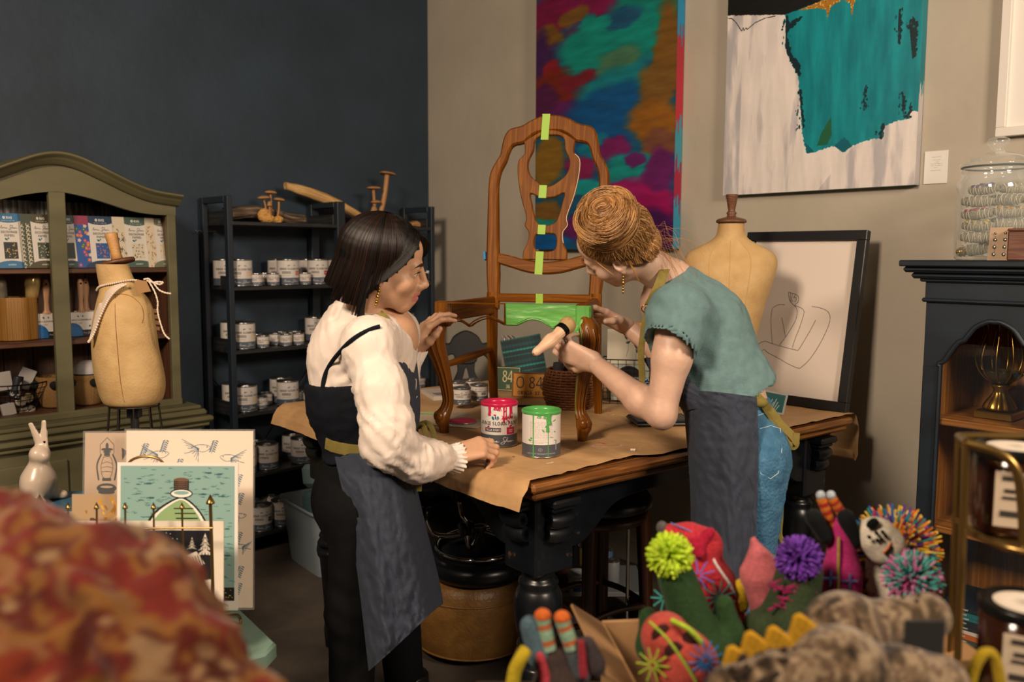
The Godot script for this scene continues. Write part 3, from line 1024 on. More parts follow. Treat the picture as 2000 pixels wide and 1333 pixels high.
func dresser():
	var olive := mat("dresser_olive",Color.WHITE,0.6)
	textured(olive,noise_tex("olive_paint",256,0.012,4,[[0.0, "565238"],[0.5, "625d42"],[1.0, "6c6749"]],3.0),Vector3.ONE*1.5,true)
	var walnut := wood("dresser_walnut", "3d2417", "523322", "66422d",0.5,2.0)
	var t := thing("dresser", "olive green arched dresser with open shelves against the navy wall", "dresser",pL(2.27,0,0),bL())
	var m := M.new()
	var zf := 0.42
	var top := [U(-0.489,1.752),U(-0.372,1.765),U(-0.281,1.793),U(-0.151,1.85),U(-0.07,1.882),U(0,1.893),U(0.07,1.882),U(0.151,1.85),U(0.281,1.793),U(0.372,1.765),U(0.489,1.752)]
	var tc := Cv.smooth(top,6)
	m = M.new()
	sweep(m,tc,[[0.02,0.0],[zf + 0.055,0.0],[zf + 0.058,-0.006],[zf + 0.055,-0.013],[zf + 0.042,-0.018],[zf + 0.034,-0.026],[zf + 0.03,-0.034],[zf + 0.018,-0.04],[zf + 0.016,-0.048],[zf + 0.004,-0.05],[0.02,-0.05]])
	add(m, "cornice",olive,t)
	# arched front board between cornice and openings
	var open := Cv.smooth([U(-0.44,1.664),U(-0.38,1.665),U(-0.297,1.675),U(-0.206,1.699),U(-0.12,1.722),U(-0.03,1.738),U(0.03,1.738),U(0.12,1.722),U(0.206,1.699),U(0.297,1.675),U(0.38,1.665),U(0.44,1.664)],4)
	var pts := PackedVector2Array()
	pts.append(U(-0.478,1.664))
	for p in open: pts.append(p)
	pts.append(U(0.478,1.664))
	var up := tc.duplicate(); up.reverse()
	for p in up: pts.append(U(clampf(p.x,-0.478,0.478),p.y - 0.045))
	m = M.new(); m.at(Transform3D(Basis(),W(0,0,zf - 0.012)))
	m.prism(pts,0.024)
	add(m, "arched_front",olive,t)
	for q in [[0.0,0.062],[-0.459,0.038],[0.459,0.038]]:
		m = M.new()
		var yt := 1.74 if q[0] == 0.0 else 1.668
		m.box(W(q[0],(0.84 + yt)/2,zf - 0.013),W(q[1],yt - 0.84,0.026),0.003)
		add(m, "stile",olive,t)
	for sx in [-1,1]:
		m = M.new(); m.box(W(sx*0.468,1.275,0.21),W(0.018,0.86,0.39)); add(m, "side_panel",olive,t)
		m = M.new(); m.box(W(sx*0.454,1.26,0.21),W(0.008,0.82,0.37)); add(m, "inner_side",walnut,t)
	for k in 8:
		m = M.new(); m.box(W(-0.4 + k*0.1143,1.27,0.03),W(0.1125,0.86,0.012),0.002); add(m, "back_plank",walnut,t)
	m = M.new(); m.box(W(0,1.66,0.05),W(0.9,0.12,0.01))
	var sil := mat("silver_paper",Color.WHITE,0.35,0.6)
	textured(sil,noise_tex("silver_streaks",256,0.05,4,[[0.0, "3c3c40"],[0.5, "77767a"],[0.7, "a5a3a5"],[1.0, "d5d2d0"]],0.12),W(4,3,1))
	add(m, "silver_backing",sil,t)
	for y in [1.428,1.14]:
		m = M.new(); m.box(W(0,y,0.215),W(0.9,0.02,0.36),0.003); add(m, "shelf",walnut,t)
	m = M.new(); m.box(W(0,0.85,0.21),W(0.9,0.016,0.36)); add(m, "shelf",walnut,t)
	m = M.new(); m.box(W(0,0.848,zf - 0.01),W(0.96,0.03,0.03),0.004); add(m, "bottom_rail",olive,t)
	# base with a stepped ledge
	m = M.new()
	m.box(W(0,0.826,0.25),W(1.06,0.018,0.5),0.006)
	m.box(W(0,0.803,0.26),W(1.1,0.03,0.52),0.012)
	m.box(W(0,0.776,0.27),W(1.14,0.026,0.54),0.01)
	m.box(W(0,0.753,0.262),W(1.11,0.02,0.525),0.006)
	add(m, "ledge",olive,t)
	m = M.new(); m.box(W(0,0.40,0.25),W(1.06,0.69,0.5),0.006); add(m, "base_body",olive,t)
	for q in [[-0.275,0.48],[0.275,0.48]]:
		m = M.new()
		m.box(W(q[0],0.40,0.505),W(q[1],0.58,0.018),0.006)
		var d := add(m, "door",olive,t)
		m = M.new(); m.box(W(q[0],0.40,0.517),W(q[1] - 0.13,0.45,0.012),0.006); add(m, "raised_panel",olive,d)
		m = M.new(); m.ball(W(q[0] - signf(q[0])*0.2,0.42,0.53),Vector3.ONE*0.014); add(m, "knob",mat("brass_dark",hx("6b5226"),0.35,0.9),d)
	m = M.new(); m.box(W(0,0.04,0.25),W(1.1,0.08,0.53),0.008); add(m, "plinth",olive,t)
	dresser_goods()

func script_name(cv: Cv,x: float,y: float,s: float,c: Color,w := 1.6):   # the handwritten signature,drawn as strokes
	var st := [[[0,6],[4,2],[9,-7],[13,-11],[12,-4],[11,4],[14,6],[17,1],[18,5],[21,1],[24,0],[25,5],[28,1],[31,0],[32,5],[35,2],[36,5],[39,2],[42,0],[40,5],[45,5],[50,3]],[[76,-12],[70,-14],[64,-9],[67,-3],[72,2],[69,10],[61,13],[56,9],[64,4],[74,3],[80,-8],[83,-14],[80,-6],[80,4],[84,3],[88,0],[86,5],[90,4],[94,0],[92,5],[97,3],[99,0],[100,5],[104,1],[107,4],[112,3]]]
	for k in st:
		var p := []
		for q in k: p.append(U(x + q[0]*s,y + q[1]*s))
		cv.curve(p,w,c)

func dresser_goods():
	var z := 0.35
	# packs of decoupage paper: a patterned strip beside a printed label
	var packs := [
		[-34,43, "1d222b", "c7a23a", "2f6a94", "floral", "pack of decoupage papers with a dark floral strip and bright blue label"],
		[38,104, "3c4537", "c9bda4", "45412a", "damask", "pack of decoupage papers with a green damask strip and brown label"],
		[100,151, "26352f", "31503f", "1f3f44", "floral", "pack of decoupage papers with a dark green label beside the dresser stile"],
		[147,221, "1f4f94", "cc6a3a", "1a3350", "flowers", "pack of decoupage papers with a blue flower strip and navy label"],
		[220,289, "c9bda6", "2a3a30", "41584f", "sprig", "pack of decoupage papers with a cream bird strip and sage label"],
		[285,334, "cbbfa8", "9a6a2c", "6b705a", "sprig", "pack of decoupage papers with a cream and gold strip in the shelf end"]]
	rng.seed = 5
	for p in packs:
		var cv := Cv.new(176,232,hx("c9c2ba"))
		cv.rect(0,0,64,232,hx(p[2]))
		for k in 26:
			var x := rv(4,60); var y := rv(6,226)
			if p[5] == "damask":
				var a := []
				for q in 9: a.append(U(16 + (k % 2)*32 + cos(q*0.7)*(3 + q*1.2),10 + (k/2)*18 + sin(q*0.7)*(3 + q)))
				cv.curve(a,4.0,hx(p[3]))
			elif p[5] == "sprig":
				cv.curve([U(x,y),U(x + rv(-8,8),y + 8),U(x + rv(-10,10),y + 18)],2.0,hx(p[3]))
				cv.oval(x + rv(-5,5),y + rv(4,14),5,2.5,hx(p[3] if k % 3 else "8a4f2a"),rv(0,3))
			else:
				var cc: Color = [hx(p[3]),hx("b04668"),hx("c9b7a8"),hx("4b6a3a")][k % 4]
				for q in 5: cv.oval(x + cos(q*1.257)*5,y + sin(q*1.257)*5,4.5,3.0,cc,q*1.257)
				cv.oval(x,y,2,2,hx("e0c070"))
		var lx := 64
		cv.rect(lx,0,112,232,hx("cfc8bf"))
		cv.oval(lx + 56,4,84,36,hx(p[4])); cv.oval(lx + 56,232,84,32,hx(p[4]))
		cv.rect(0,0,64,40,hx(p[2]) if p[5] != "flowers" else hx("8a3050"))
		for k in 6: cv.oval(lx + 38 + cos(k*1.05)*4,18 + sin(k*1.05)*4,2.4,2.4,hx("e5e0d8"))
		cv.text("RHS",lx + 62,24,15,hx("e5e0d8"),true,1).text("INSPIRING EVERYONE",lx + 56,33,6,hx("d8d3ca"),false,1)
		script_name(cv,lx + 16,60,0.72,hx("2c2a28"),1.5)
		cv.text("DECOUPAGE",lx + 56,84,13,hx("38342f"),true,1).text("PAPERS",lx + 56,99,13,hx("38342f"),true,1)
		cv.oval(lx + 40,110,7,4,hx("1f5560"),0.5).oval(lx + 50,106,5,3,hx("2a6a70"),-0.6)
		cv.rect(lx + 26,122,62,70,hx(p[2]))
		for k in 22:
			cv.oval(lx + rv(30,84),rv(126,188),rv(1.5,4),rv(1.5,3),hx(p[3]),rv(0,3))
		cv.text("A4 PAPER",lx + 56,220,8,hx("d8d3ca"),true,1)
		var a := onL(p[0],470,z); var b := onL(p[1],470,z)
		var w := a.distance_to(b)
		var m := M.new()
		panel(m,w,0.215,0.006)
		var o := add(m, "decoupage_pack",textured(mat("pack" + str(p[0]),Color.WHITE,0.45),cv.tex()))
		var lean := Basis(-uL,deg_to_rad(-9))*bL()
		o.transform = Transform3D(lean,W((a.x + b.x)/2,1.439 + 0.107,(a.z + b.z)/2) - nL*0.0 + nL*(p[0] % 2)*0.003)
		tag(o,p[6], "paper pack")
	# scalloped wooden brush pot
	var pot_wood := wood("brush_pot_wood", "7a5220", "93672c", "b08a52",0.45,6.0)
	var pc := onL(33,640,0.25)
	var m := M.new()
	m.lathe([[0.0,0.0],[0.075,0.0],[0.083,0.004],[0.083,0.168],[0.08,0.172],[0.074,0.172],[0.072,0.165],[0.072,0.02],[0.0,0.02]],48,1.0,1.0,func(a,_y): return 1.0 - 0.07*absf(sin(a*4.0 + 0.3)))
	for k in m.u.size(): m.u[k] = U(m.u[k].y*0.3,m.u[k].x)
	var o := add(m, "brush_pot",pot_wood)
	o.position = W(pc.x,1.151,pc.z)
	tag(o, "lobed honey wood pot holding wrapped brushes", "pot")
	for q in [[12,572, "8f8878", "small brush wrapped in crinkled clear film in the wooden pot"],[54,572, "b59a62", "brush wrapped in gold film in the wooden pot"]]:
		var p := onL(q[0],q[1],0.25)
		var bt := thing("wrapped_brush",q[3], "brush",W(p.x,1.175,p.z))
		bt.rotation = W(0,0,-0.1 if q[0] > 30 else 0.15)
		m = M.new()
		var nz := noise(30.0,2,4)
		m.lathe([[0.0,0.13],[0.022,0.13],[0.024,0.16],[0.03,0.20],[0.026,0.235],[0.012,0.25],[0.0,0.252]],18,1.0,1.0,func(a,y): return 1.0 + 0.16*nz.get_noise_2d(a*0.05 + y,y*1.4))
		var film := mat("film" + q[2],hx(q[2]),0.18,0.35)
		add(m, "bristle_head",film,bt)
		m = M.new(); m.lathe([[0.0,0.115],[0.023,0.115],[0.025,0.13],[0.024,0.145],[0.0,0.147]],18); add(m, "ferrule",mat("ferrule_black",hx("15171a"),0.25,0.6),bt)
		m = M.new(); m.lathe([[0.0,0.0],[0.012,0.0],[0.014,0.06],[0.018,0.115],[0.0,0.117]],14); add(m, "handle",mat("beech",hx("b58a62"),0.5),bt)
	# flat brushes in printed card sleeves
	var bcv := Cv.new(128,128,hx("d2cbc4"))
	bcv.oval(6,118,62,62,hx("1c5f9c")).rect(0,96,128,32,hx("161c26")).oval(6,118,58,56,hx("1c5f9c"))
	for k in 14: bcv.line([U(k*4,76 + k),U(k*4 + 2,128)],1.2,hx("2f78b5"))
	bcv.oval(40,22,6,4,hx("1f4f5f"),0.6).oval(66,22,4,5,hx("22605f"),-0.5)
	bcv.text("ANNIE SLOAN BRUSH",58,46,11,hx("33302c"),true,1).text("FLAT BRUSH",42,62,8,hx("55504a"),false,1).oval(104,76,6,5,hx("1f4f5f"))
	script_name(bcv,66,112,0.45,hx("d8d3cc"),1.0)
	var sleeve := textured(mat("brush_sleeve",Color.WHITE,0.5),bcv.tex())
	var beech := wood("brush_beech", "9a6f4c", "b98c68", "cda17c",0.45,5.0)
	for q in [[93,0.27, "flat paint brush in a blue cornered sleeve beside the wooden pot"],[160,0.27, "flat paint brush in a blue cornered sleeve right of the dresser stile"],[170,0.19, "flat paint brush standing behind another brush on the dresser shelf"]]:
		var p := onL(q[0],640,q[1])
		var bt := thing("flat_brush",q[2], "brush",W(p.x,1.151,p.z),bL(), "sleeved brushes on the dresser")
		m = M.new(); m.at(Transform3D(Basis(),W(0,0.052,0))); panel(m,0.092,0.1,0.022); add(m, "sleeve",sleeve,bt)
		m = M.new(); m.tube([W(0,0.1,0),W(0,0.115,0),W(0,0.15,0),W(0.002,0.2,0),W(0.001,0.225,0),W(0,0.24,0)],[0.02,0.011,0.0095,0.014,0.013,0.008],12,true,0.7,Vector3.BACK)
		add(m, "handle",beech,bt)
		m = M.new(); m.lathe([[0.0,-0.002],[0.004,-0.002],[0.004,0.002],[0.0,0.002]],10)
		var h := add(m, "hang_hole",mat("hole_dark",hx("2a1b12"),0.8),bt); h.position = W(0,0.222,0.0085); h.rotation.x = PI/2
	# slatted crate at the shelf end
	var cp := onL(320,640,0.24)
	var ct := thing("slatted_crate", "tiny slatted wood crate at the right end of the dresser shelf", "crate",W(cp.x,1.151,cp.z),bL())
	for k in 4:
		m = M.new(); m.box(W(0,0.012 + k*0.026,0.04),W(0.07,0.018,0.006),0.001); add(m, "slat",beech,ct)
		m = M.new(); m.box(W(-0.038,0.012 + k*0.026,0),W(0.006,0.018,0.08),0.001); add(m, "slat",beech,ct)
	for sx in [-1,1]:
		m = M.new(); m.box(W(sx*0.03,0.05,0.034),W(0.01,0.1,0.008)); add(m, "corner_post",beech,ct)
	# seagrass baskets with black pompoms
	var grass := mat("seagrass",Color.WHITE,0.85)
	textured(grass,noise_tex("seagrass_weave",256,0.05,3,[[0.0, "5f4426"],[0.5, "8d6a3c"],[1.0, "b08a55"]],2.5),W(6,10,1))
	bump(grass,bump_tex("weave_bump",256,0.06,2,8.0,2.0),1.0)
	for q in [[108,0.24, "seagrass basket with black pompoms left of the dresser stile"],[172,0.27, "seagrass basket with a black pompom holding a round brush"]]:
		var p := onL(q[0],780,q[1])
		var bt := thing("seagrass_basket",q[2], "basket",W(p.x,0.859,p.z),bL(), "")
		m = M.new()
		var prof := [[0.0,0.002],[0.05,0.0]]
		for k in 15:
			var y := 0.008 + k*0.0086
			prof.append([0.052 + 0.017*sin(minf(1.0,k/9.0)*PI/2) - (0.003 if k == 11 else 0.0) + 0.0014*(k % 2),y])
		prof.append_array([[0.068,0.131],[0.064,0.128],[0.06,0.05],[0.0,0.04]])
		m.lathe(prof,30)
		add(m, "woven_body",grass,bt)
		for k in 3:
			var a := PI/2 + (k - 1)*1.2 + (0.35 if q[0] < 140 else 0.0)
			m = M.new(); m.ball(W(cos(a)*0.075,0.1,sin(a)*0.075),Vector3.ONE*0.017)
			add(m, "pompom",mat("pompom_black",hx("0b0b0c"),0.95),bt)
	var p := onL(171,720,0.27)
	var dt := thing("round_brush", "round white topped brush with a navy band lying in the seagrass basket", "brush",W(p.x,0.965,p.z),bL())
	m = M.new(); m.lathe([[0.0,0.0],[0.05,0.0],[0.054,0.01],[0.054,0.028]],28); add(m, "navy_band",mat("band_navy",hx("1b2430"),0.5),dt)
	m = M.new(); m.lathe([[0.054,0.028],[0.053,0.045],[0.044,0.066],[0.026,0.079],[0.0,0.082]],28); add(m, "dome",mat("dome_white",hx("b5aeae"),0.6),dt)
	# wire basket of waxes and packets
	p = onL(28,770,0.24)
	var wire := mat("wire_black",hx("17181a"),0.4,0.7)
	var wt := thing("wire_basket", "black wire basket of packets on the dresser bottom shelf", "basket",W(p.x,0.86,p.z),bL())
	for k in 6:
		var r := 0.075 + 0.01*k
		var ring := []
		for j in 25: ring.append(W(cos(TAU*j/24)*r,0.006 + k*0.022,sin(TAU*j/24)*r*0.8))
		m = M.new(); m.tube(ring,0.0016 if k < 5 else 0.003,5,false); add(m, "wire_ring",wire,wt)
	for k in 16:
		var a := TAU*k/16
		m = M.new(); m.tube([W(cos(a)*0.075,0.006,sin(a)*0.06),W(cos(a)*0.126,0.118,sin(a)*0.1)],0.0014,5,false); add(m, "upright_wire",wire,wt)
	for q in [[8,745,0.27, "b9b2ac",W(0.055,0.075,0.012),0.1, "pale printed packet standing in the black wire basket"],[50,740,0.22, "b4adab",W(0.06,0.085,0.006),-0.45, "white hang card leaning out of the black wire basket"],[16,800,0.3, "a9a39e",W(0.05,0.05,0.02),0.2, "small pale packet low in the black wire basket"]]:
		var c := onL(q[0],q[1],q[2])
		m = M.new(); m.box(Vector3.ZERO,q[4],0.002)
		for k in 3: pass
		o = add(m, "packet",mat("packet" + q[3],hx(q[3]),0.5))
		o.transform = Transform3D(bL()*Basis(Vector3.BACK,q[5]),c)
		tag(o,q[6], "packet")
	var tb := onL(32,757,0.27)
	var tt := thing("dark_tube", "charcoal cardboard tube with white script in the black wire basket", "tube",tb,bL()*Basis(Vector3.BACK,-0.22))
	var tcv := Cv.new(128,128,hx("23272e")); script_name(tcv,10,70,0.9,hx("cfccc8"),2.5)
	m = M.new(); m.lathe([[0.0,-0.045],[0.019,-0.045],[0.02,-0.04],[0.02,0.04],[0.019,0.045],[0.0,0.045]],20); add(m, "tube_body",textured(mat("dark_tube",Color.WHITE,0.4),tcv.tex()),tt)
	for k in 5:
		var c := onL([40,54,46,30,58][k],[785,778,805,815,800][k],0.27 - 0.02*(k % 2))
		m = M.new(); m.at(Transform3D(bL()*Basis(Vector3.RIGHT,1.2 - k*0.2)*Basis(Vector3.UP,k),Vector3.ZERO)); m.lathe([[0.0,-0.008],[0.02,-0.008],[0.022,0.0],[0.02,0.008],[0.0,0.009]],16)
		o = add(m, "wax_tin",mat("wax_tin%d" % (k % 2),hx("8f7f68" if k % 2 else "a59a8c"),0.35,0.3)); o.position = c
		tag(o, "little round wax tin heaped in the black wire basket", "tin", "wax tins in the wire basket")
	p = onL(326,765,0.28)
	m = M.new(); m.box(W(0,0.04,0),W(0.05,0.08,0.06),0.003); m.tube([W(-0.03,0.115,0.02),W(0.03,0.115,0.02)],0.006,8); m.tube([W(0.02,0.08,0.02),W(0.02,0.115,0.02)],0.004,6)
	o = add(m, "dark_box",mat("box_black",hx("15181c"),0.4)); o.transform = Transform3D(bL(),W(p.x,0.859,p.z)); tag(o, "small black box with a bar handle in the dresser corner", "box")

func v2(a: Array) -> Array:
	var o := []
	for k in range(0,a.size(),2): o.append(U(a[k],a[k + 1]))
	return o
func poly2(a: Array) -> PackedVector2Array: return PackedVector2Array(a)

var CHO := W(0.0,TH + 0.0035,-2.68)
func bench_chair():
	var cw := wood("chair_cherry", "5c3008", "70400c", "825012",0.45,4.0)
	cw.metallic_specular = 0.22
	var cg: StandardMaterial3D = cw.duplicate(); cg.roughness = 0.3; cg.metallic_specular = 0.5
	var green := mat("fresh_green_paint",hx("69b155"),0.38)
	bump(green,bump_tex("brush_relief",512,0.04,4,4.0,4.0),0.5)
	var tape := mat("green_tape",hx("8fb83a"),0.55)
	var bs := Basis(Vector3.UP,-deg_to_rad(15))
	var t := thing("dining_chair", "stripped cherry wood cabriole chair, half painted green, standing on the workbench", "chair",CHO,bs)
	var bx := Transform3D(Basis(Vector3.RIGHT,-deg_to_rad(9)),W(0,0.40,-0.43))
	# back: both posts and the shaped crest in one piece
	var out := v2([-0.2,-0.03,-0.213,0.1,-0.217,0.183,-0.219,0.287,-0.221,0.4,-0.217,0.462,-0.199,0.503,-0.182,0.533,-0.176,0.571,-0.166,0.606,-0.147,0.627,-0.105,0.637,-0.075,0.654,-0.036,0.669,0,0.673])
	var inn := v2([-0.163,-0.03,-0.165,0.098,-0.171,0.173,-0.18,0.334,-0.184,0.42,-0.176,0.471,-0.159,0.506,-0.147,0.545,-0.132,0.566,-0.096,0.574,-0.075,0.592,-0.045,0.61,0,0.614])
	var o := Cv.smooth(out,3); var i := Cv.smooth(inn,3)
	var pts := []
	for p in o: pts.append(p)
	for k in range(o.size() - 2,-1,-1): pts.append(U(-o[k].x,o[k].y))
	for p in i: pts.append(U(-p.x,p.y))
	for k in range(i.size() - 2,-1,-1): pts.append(i[k])
	var m := M.new().at(bx); m.prism(poly2(pts),0.03,0.006)
	for k in m.u.size(): m.u[k] = U(m.u[k].y,m.u[k].x)
	add(m, "back_frame",cw,t)
	# pierced splat
	var sl := v2([-0.094,0.578,-0.09,0.535,-0.112,0.507,-0.112,0.455,-0.098,0.38,-0.074,0.304,-0.078,0.272,-0.062,0.246,-0.066,0.208,-0.079,0.178,-0.08,0.148])
	var ss := Cv.smooth(sl,4)
	pts = []
	for p in ss: pts.append(p)
	ss.reverse()
	for p in ss: pts.append(U(-p.x,p.y))
	for p in Cv.smooth(v2([0.07,0.594,0.035,0.612,0,0.618,-0.035,0.612,-0.07,0.594]),4): pts.append(p)
	var h1 := Cv.smooth(v2([-0.054,0.58,-0.03,0.597,0.03,0.597,0.054,0.58,0.058,0.545,0.076,0.503,0.068,0.458,0.03,0.424,0,0.412,-0.03,0.424,-0.068,0.458,-0.076,0.503,-0.058,0.545]),3,true)
	var h2 := Cv.smooth(v2([-0.062,0.387,-0.03,0.375,0,0.371,0.03,0.375,0.062,0.387,0.055,0.35,0.044,0.305,0.03,0.281,0,0.272,-0.03,0.281,-0.044,0.305,-0.055,0.35]),3,true)
	var h3 := Cv.smooth(v2([-0.036,0.236,-0.02,0.242,0.02,0.242,0.036,0.236,0.041,0.21,0.033,0.184,0,0.178,-0.033,0.184,-0.041,0.21]),3,true)
	m = M.new().at(bx*Transform3D(Basis(),W(0,0,0.004))); m.prism(poly2(pts),0.018,0.003,[poly2(h1),poly2(h2),poly2(h3)])
	for k in m.u.size(): m.u[k] = U(m.u[k].y,m.u[k].x)
	add(m, "splat",cw,t)
	# pale scraped rim on the splat edge
	var rim := []
	for k in range(5,33): rim.append(W(-ss[ss.size() - 1 - k].x,ss[ss.size() - 1 - k].y,0.013))
	m = M.new().at(bx); m.tube(rim,0.0016,6); add(m, "scraped_edge",mat("bare_wood",hx("c9b49a"),0.6),t)
	var rt := Cv.smooth(v2([-0.176,0.174,-0.121,0.162,-0.07,0.149,0,0.142,0.07,0.149,0.121,0.162,0.176,0.174]),4)
	var rb := Cv.smooth(v2([-0.176,0.136,-0.119,0.119,-0.06,0.103,0,0.098,0.06,0.103,0.119,0.119,0.176,0.136]),4)
	pts = rt.duplicate(); rb.reverse(); pts.append_array(rb)
	m = M.new().at(bx); m.prism(poly2(pts),0.026,0.005); add(m, "lower_back_rail",cw,t)
	m = M.new(); m.box(W(0,0.412,-0.432),W(0.36,0.03,0.026),0.004); add(m, "seat_back_rail",cw,t)
	# front rail, left half bare, right half painted
	var edge := v2([-0.205,0.34,-0.195,0.35,-0.167,0.357,-0.148,0.35,-0.132,0.341,-0.116,0.352,-0.09,0.364,-0.06,0.366,-0.02,0.349])
	for s in [-1,1]:
		var e := Cv.smooth(edge,4)
		pts = []
		for p in e: pts.append(U(-s*p.x if s < 0 else p.x*-1.0,p.y) if s > 0 else p)
		if s > 0: pts.append(U(-0.016,0.349))
		else: pts.append(U(-0.018,0.349))
		pts.append(U(-0.017,0.417)); pts.append(U(0.205*s,0.417))
		m = M.new().at(Transform3D(Basis(),W(0,0,0.006))); m.prism(poly2(pts),0.028,0.003)
		var r := add(m, "front_rail" if s < 0 else "painted_rail",cw if s < 0 else green,t)
		if s > 0: r.set_meta("label", "wet green painted half of the seat rail")
		var gv := []
		for p in e: gv.append(W(p.x*-s,p.y + 0.009,0.0205))
		m = M.new(); m.tube(gv,0.0022,6); add(m, "carved_bead",cw if s < 0 else green,t)
	for s in [-1,1]:
		m = M.new()
		var sg: float = s
		var a := W(sg*0.225,0,-0.012); var b := W(sg*0.186,0,-0.42)
		m.box((a + b)/2 + W(0,0.385,0),W(0.024,0.062,a.distance_to(b)),0.004,Basis(Vector3.UP,atan2(a.x - b.x,a.z - b.z)))
		add(m, "side_rail",cw,t)
		# cabriole leg: square head, swelling knee, scrolled foot
		m = M.new()
		m.box(W(sg*0.225,0.38,0),W(0.044,0.08,0.044),0.004)
		var pc := []
		var pr := []
		for q in [[0.395,0.0,0.018],[0.37,0.004,0.026],[0.345,0.014,0.033],[0.315,0.02,0.0345],[0.28,0.017,0.031],[0.235,0.006,0.026],[0.19,-0.004,0.022],[0.14,-0.012,0.0185],[0.1,-0.015,0.016],[0.075,-0.009,0.0195],[0.055,0.0,0.0245],[0.04,0.001,0.024],[0.025,-0.002,0.0185],[0.008,-0.004,0.016],[0.0,-0.004,0.015]]:
			pc.append(W(sg*(0.2275 + q[1]),q[0],q[1]*0.9)); pr.append(q[2])
		var sp := Cv.smooth(pc,3)
		var sr := []
		for k in sp.size():
			var f := k/3.0
			sr.append(lerpf(pr[int(f)],pr[mini(int(f) + 1,pr.size() - 1)],f - int(f)))
		m.tube(sp,sr,16,true,1.0,W(sg,0,1).normalized())
		var leg := add(m, "front_leg",cg,t)
		# reeded ridges down the face of the leg
		m = M.new()
		for j in 4:
			var ang := deg_to_rad(-48 + j*32)
			var rd := []
			for k in range(5,29):
				var d := W(sg*sin(deg_to_rad(45)*0.0) ,0,1).rotated(Vector3.UP,sg*0.35 + ang)
				rd.append(sp[k] + d*sr[k]*0.97)
			m.tube(rd,0.0042,6)
		add(m, "reeding",cg,leg)
		m = M.new()
		for j in [-1,1]:
			var d := W(sg*0.7 + j*0.45,0,0.9 - j*0.3*sg).normalized()
			m.ball(W(sg*0.2275,0.054,0.002) + d*0.016,W(0.014,0.017,0.014))
		add(m, "foot_scroll",cg,leg)
		if s > 0:
			m = M.new(); var run := []
			for k in range(5,27): run.append(sp[k] + W(-0.55,0,0.83)*sr[k])
			m.tube(run,0.0034,6); add(m, "paint_run",green,t)
		# rear leg
		m = M.new()
		m.tube([W(sg*0.19,0.43,-0.435),W(sg*0.19,0.36,-0.43),W(sg*0.192,0.2,-0.44),W(sg*0.195,0.0,-0.475)],[0.023,0.024,0.021,0.017],4,true,1.0,W(1,0,1).normalized())
		add(m, "rear_leg",cw,t)
		m = M.new()
		var sa := W(sg*0.222,0.215,-0.012); var sb := W(sg*0.192,0.225,-0.44)
		var st := []; var srd := []
		for k in 9:
			st.append(sa.lerp(sb,k/8.0)); srd.append(0.008 + 0.0065*sin(PI*k/8.0))
		m.tube(st,srd,12); add(m, "stretcher",cw,t)
	# wet paint on the right corner block and knee, and its run down the leg
	m = M.new()
	m.box(W(0.226,0.382,0.0015),W(0.048,0.072,0.046),0.006)
	for q in [[0.205,0.345,0.012],[0.225,0.352,0.016],[0.245,0.338,0.011],[0.212,0.332,0.008],[0.236,0.326,0.007]]:
		m.ball(W(q[0],q[1],0.026),W(q[2],q[2]*1.5,0.009))
	var pk := add(m, "paint_patch",green,t)
	pk.set_meta("label", "wet green paint on the chair corner")
	# strips of tape mark the middle line
	for q in [[0.628,0.094,-0.016],[0.393,0.046,-0.016],[0.256,0.034,-0.014],[0.136,0.082,-0.018]]:
		m = M.new().at(bx); m.box(W(q[2],q[0],0.0155),W(0.028,q[1],0.0012),0.0,Basis(Vector3.BACK,-0.03)); add(m, "tape_strip",tape,t)
	m = M.new().at(bx); m.box(W(-0.016,0.674,0.0),W(0.028,0.0014,0.032)); add(m, "tape_strip",tape,t)
	m = M.new(); m.box(W(-0.012,0.409,-0.4175),W(0.026,0.038,0.0014)); add(m, "tape_strip",tape,t)
	m = M.new().at(bx); m.box(W(-0.222,0.162,0.006),W(0.008,0.03,0.026),0.001,Basis(Vector3.BACK,0.1)); add(m, "tape_tab",mat("blue_tape",hx("1f78b0"),0.6),t)

